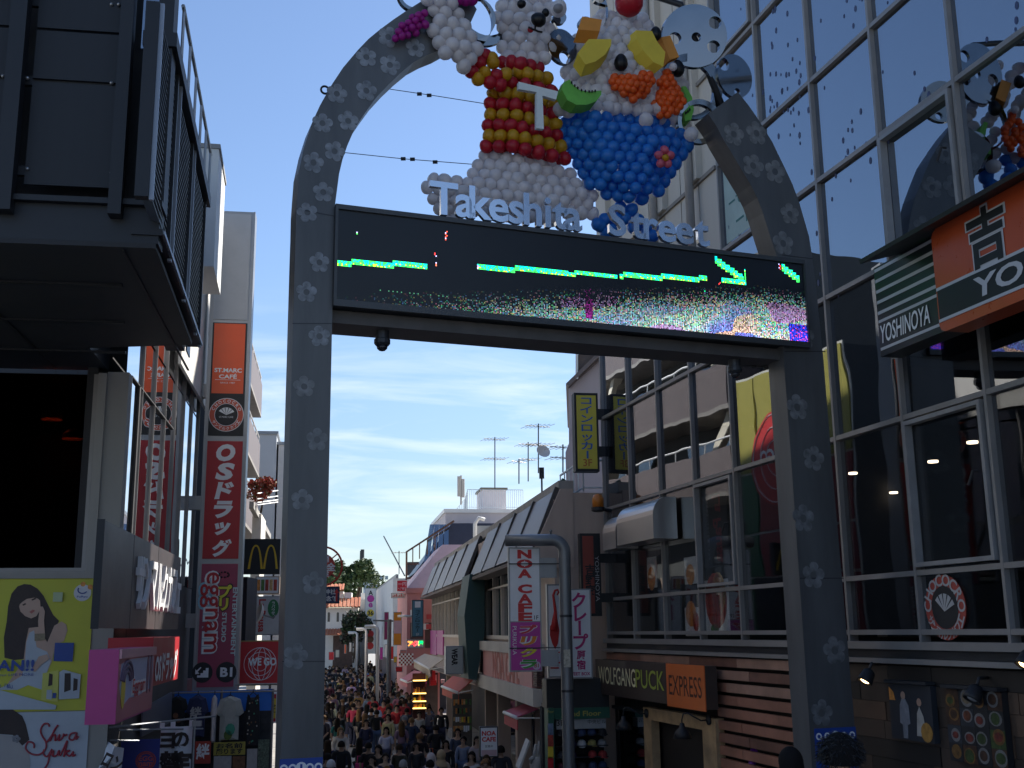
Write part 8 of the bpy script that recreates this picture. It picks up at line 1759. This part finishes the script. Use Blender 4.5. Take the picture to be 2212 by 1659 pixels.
# the rest of the crowd
names = {'black': blk, 'charcoal': (.035, .035, .04), 'dark navy': navy, 'white': wht, 'grey': (.22, .22, .23), 'beige': (.38, .30, .21), 'red': (.42, .03, .035), 'denim blue': den, 'pale blue': (.30, .38, .52), 'pink': (.50, .20, .25), 'dark green': (.03, .07, .04), 'maroon': (.12, .02, .03), 'mustard': (.40, .26, .05)}
wts = [38, 18, 20, 7, 5, 3, 3, 4, 3, 2, 2, 2, 1]
cnt = 0; tries = 0
while cnt < 250 and tries < 9000:
    tries += 1
    y = 21.5 + 105 * prs.random() ** 1.0; mind = .55 if y < 60 else .60
    xl = at(690, 1366, y).x; xr = P_NB.o.x + P_NB.t.x / P_NB.t.y * (y - P_NB.o.y) - (.9 if y > 30 else 1.2)
    if y < 30: xr = min(xr, at(1085, 1366, y).x)
    if y > 75: xr = min(xr, at(855, 1366, y).x)
    if xr - xl < .5: continue
    x = prs.uniform(xl, xr)
    if y < 44 and prs.random() < .5: continue
    if any((x - a) ** 2 + ((y - b) * .8) ** 2 < mind ** 2 for a, b in placed): continue
    # keep the recognisable people in front visible
    if any(0 < b - y < 9 and abs(x / y - a / b) * 2507 < 11 for a, b in placed[:34]) and y < 36: continue
    cn = prs.choices(list(names), wts)[0]; kind = prs.choice(['msT', 'mlT', 'wlTL', 'wsTL', 'wlT', 'wsTs', 'wlTsL', 'msT', 'mlT']); away = prs.random() < .66
    bi = prs.randrange(7); hi = prs.randrange(6); bn = ('black trousers', 'black trousers', 'navy trousers', 'denim trousers', 'grey trousers', 'tan trousers', 'navy trousers')[bi]
    if 's' in kind[2:]: bn = bn.replace('trousers', 'skirt')
    hn = ('black hair', 'black hair', 'black hair', 'dark brown hair', 'brown hair', 'light brown hair')[hi]
    fx = (x - xl) / (xr - xl); side = 'by the left edge' if fx < .33 else 'in the middle' if fx < .67 else 'by the shopfronts'
    if y < 62: lb = '%s, %s, %s top, %s, %s %s' % ('woman' if kind[0] == 'w' else 'man', hn, cn, bn, 'from behind' if away else 'facing us', side)
    else: lb = 'tiny pedestrian, %s top, %s' % (cn, side + (' before' if y < 85 else ' beyond') + ' the bent white lamps')
    person(x, y, (math.pi if away else 0) + prs.uniform(-.5, .5), kind, tuple(q * prs.uniform(.55, 1.0) for q in names[cn]), [blk, blk, navy, den, gry, (.3, .25, .2), navy][bi], [HB, HB, HB, (.04, .025, .015), (.10, .055, .025), (.2, .11, .05)][hi], lb, 'people in the street crowd'); placed.append((x, y)); cnt += 1
print('people', cnt + len(spec), 'tries', tries)
# three people close to the camera at the lower right
def near(px, py, Y, kind, tp, hr, lb, hgt, capc=None, face=math.pi):
    q = at(px, py, Y); person(q.x, Y, face, kind, tp, blk, hr, lb, 'people at the top of the slope', p=0, hgt=hgt, capc=capc, z=q.z - 1.56 * hgt)
near(1815, 1640, 6.6, 'mlT', blk, (.010, .009, .009), 'close dark haired person in black seen from behind, covering the blue notice band', 1.02)
near(1708, 1650, 9.8, 'wlTL', blk, (.012, .010, .010), 'dark haired person seen from behind in front of the foot of the right arch post', .98)
near(1752, 1660, 16.5, 'mlTc', (.30, .25, .2), (.10, .07, .04), 'person in a pale blue cap between the two dark heads', 1.0, (.42, .52, .62), 2.4)
# fluffy volume of the nearest head of hair
q = at(1815, 1628, 6.6); hb = MB(); rs = random.Random(77)
for i in range(2600):
    v = Vector((rs.gauss(0, 1), rs.gauss(0, 1), abs(rs.gauss(0, 1)) - .45)).normalized(); r_ = rs.uniform(.09, .128); c = q + Vector((v.x * r_, v.y * r_ * 1.05, v.z * r_ * 1.0 + .0)); a = v.cross(Vector((rs.gauss(0, 1), rs.gauss(0, 1), rs.gauss(0, 1)))).normalized() * .004; t_ = (v * .5 + Vector((rs.gauss(0, .5), rs.gauss(0, .5), -.5))).normalized() * .03
    hb.add([c - a, c + a, c + t_], [(0, 1, 2)])
pr = [o for o in bpy.data.objects if o.get('label', '').startswith('close dark haired')][0]
me = hb.mesh('hair_tufts', M('hair_black', (.012, .010, .010), .5, var=.2), Vector(pr.location)); o = bpy.data.objects.new('hair_tufts', me); COL.objects.link(o); o.parent = pr; o.scale = (1 / pr.scale[0],) * 3; o.rotation_euler = (0, 0, -pr.rotation_euler[2]); o['kind'] = 'stuff'
# carried bags
def bag(hx, hy, col, name, label, w=.17, h=.3):
    x, y = cpx(hx, hy); mb = MB(); zb_ = .45
    mb.hexa([(x + sx * w * k, y - .32 + sy * .05, zb_ + zz * h) for sx in (-1, 1) for sy in (-1, 1) for zz, k in ((0, .9), (1, 1))]); mb.cur = 0
    mb.tube([(x - w * .6, y - .32, zb_ + h), (x - w * .4, y - .32, zb_ + h + .2), (x + w * .4, y - .32, zb_ + h + .2), (x + w * .6, y - .32, zb_ + h)], .012, 5)
    mb.build(name, M(name + '_cloth', col, .6, var=.1), None, label, 'bag')
bag(575, 1090, (.62, .03, .20), 'shopping_bag', 'bright pink bag hanging among the dark coats on the left of the crowd', .11, .5); bag(1385, 1000, (.55, .08, .02), 'shoulder_bag', 'orange red bag beside the man in the black T-shirt', .15, .42); bag(365, 870, (.28, .19, .11), 'tote_bag', 'tan tote bag beside the woman in teal', .16, .35)
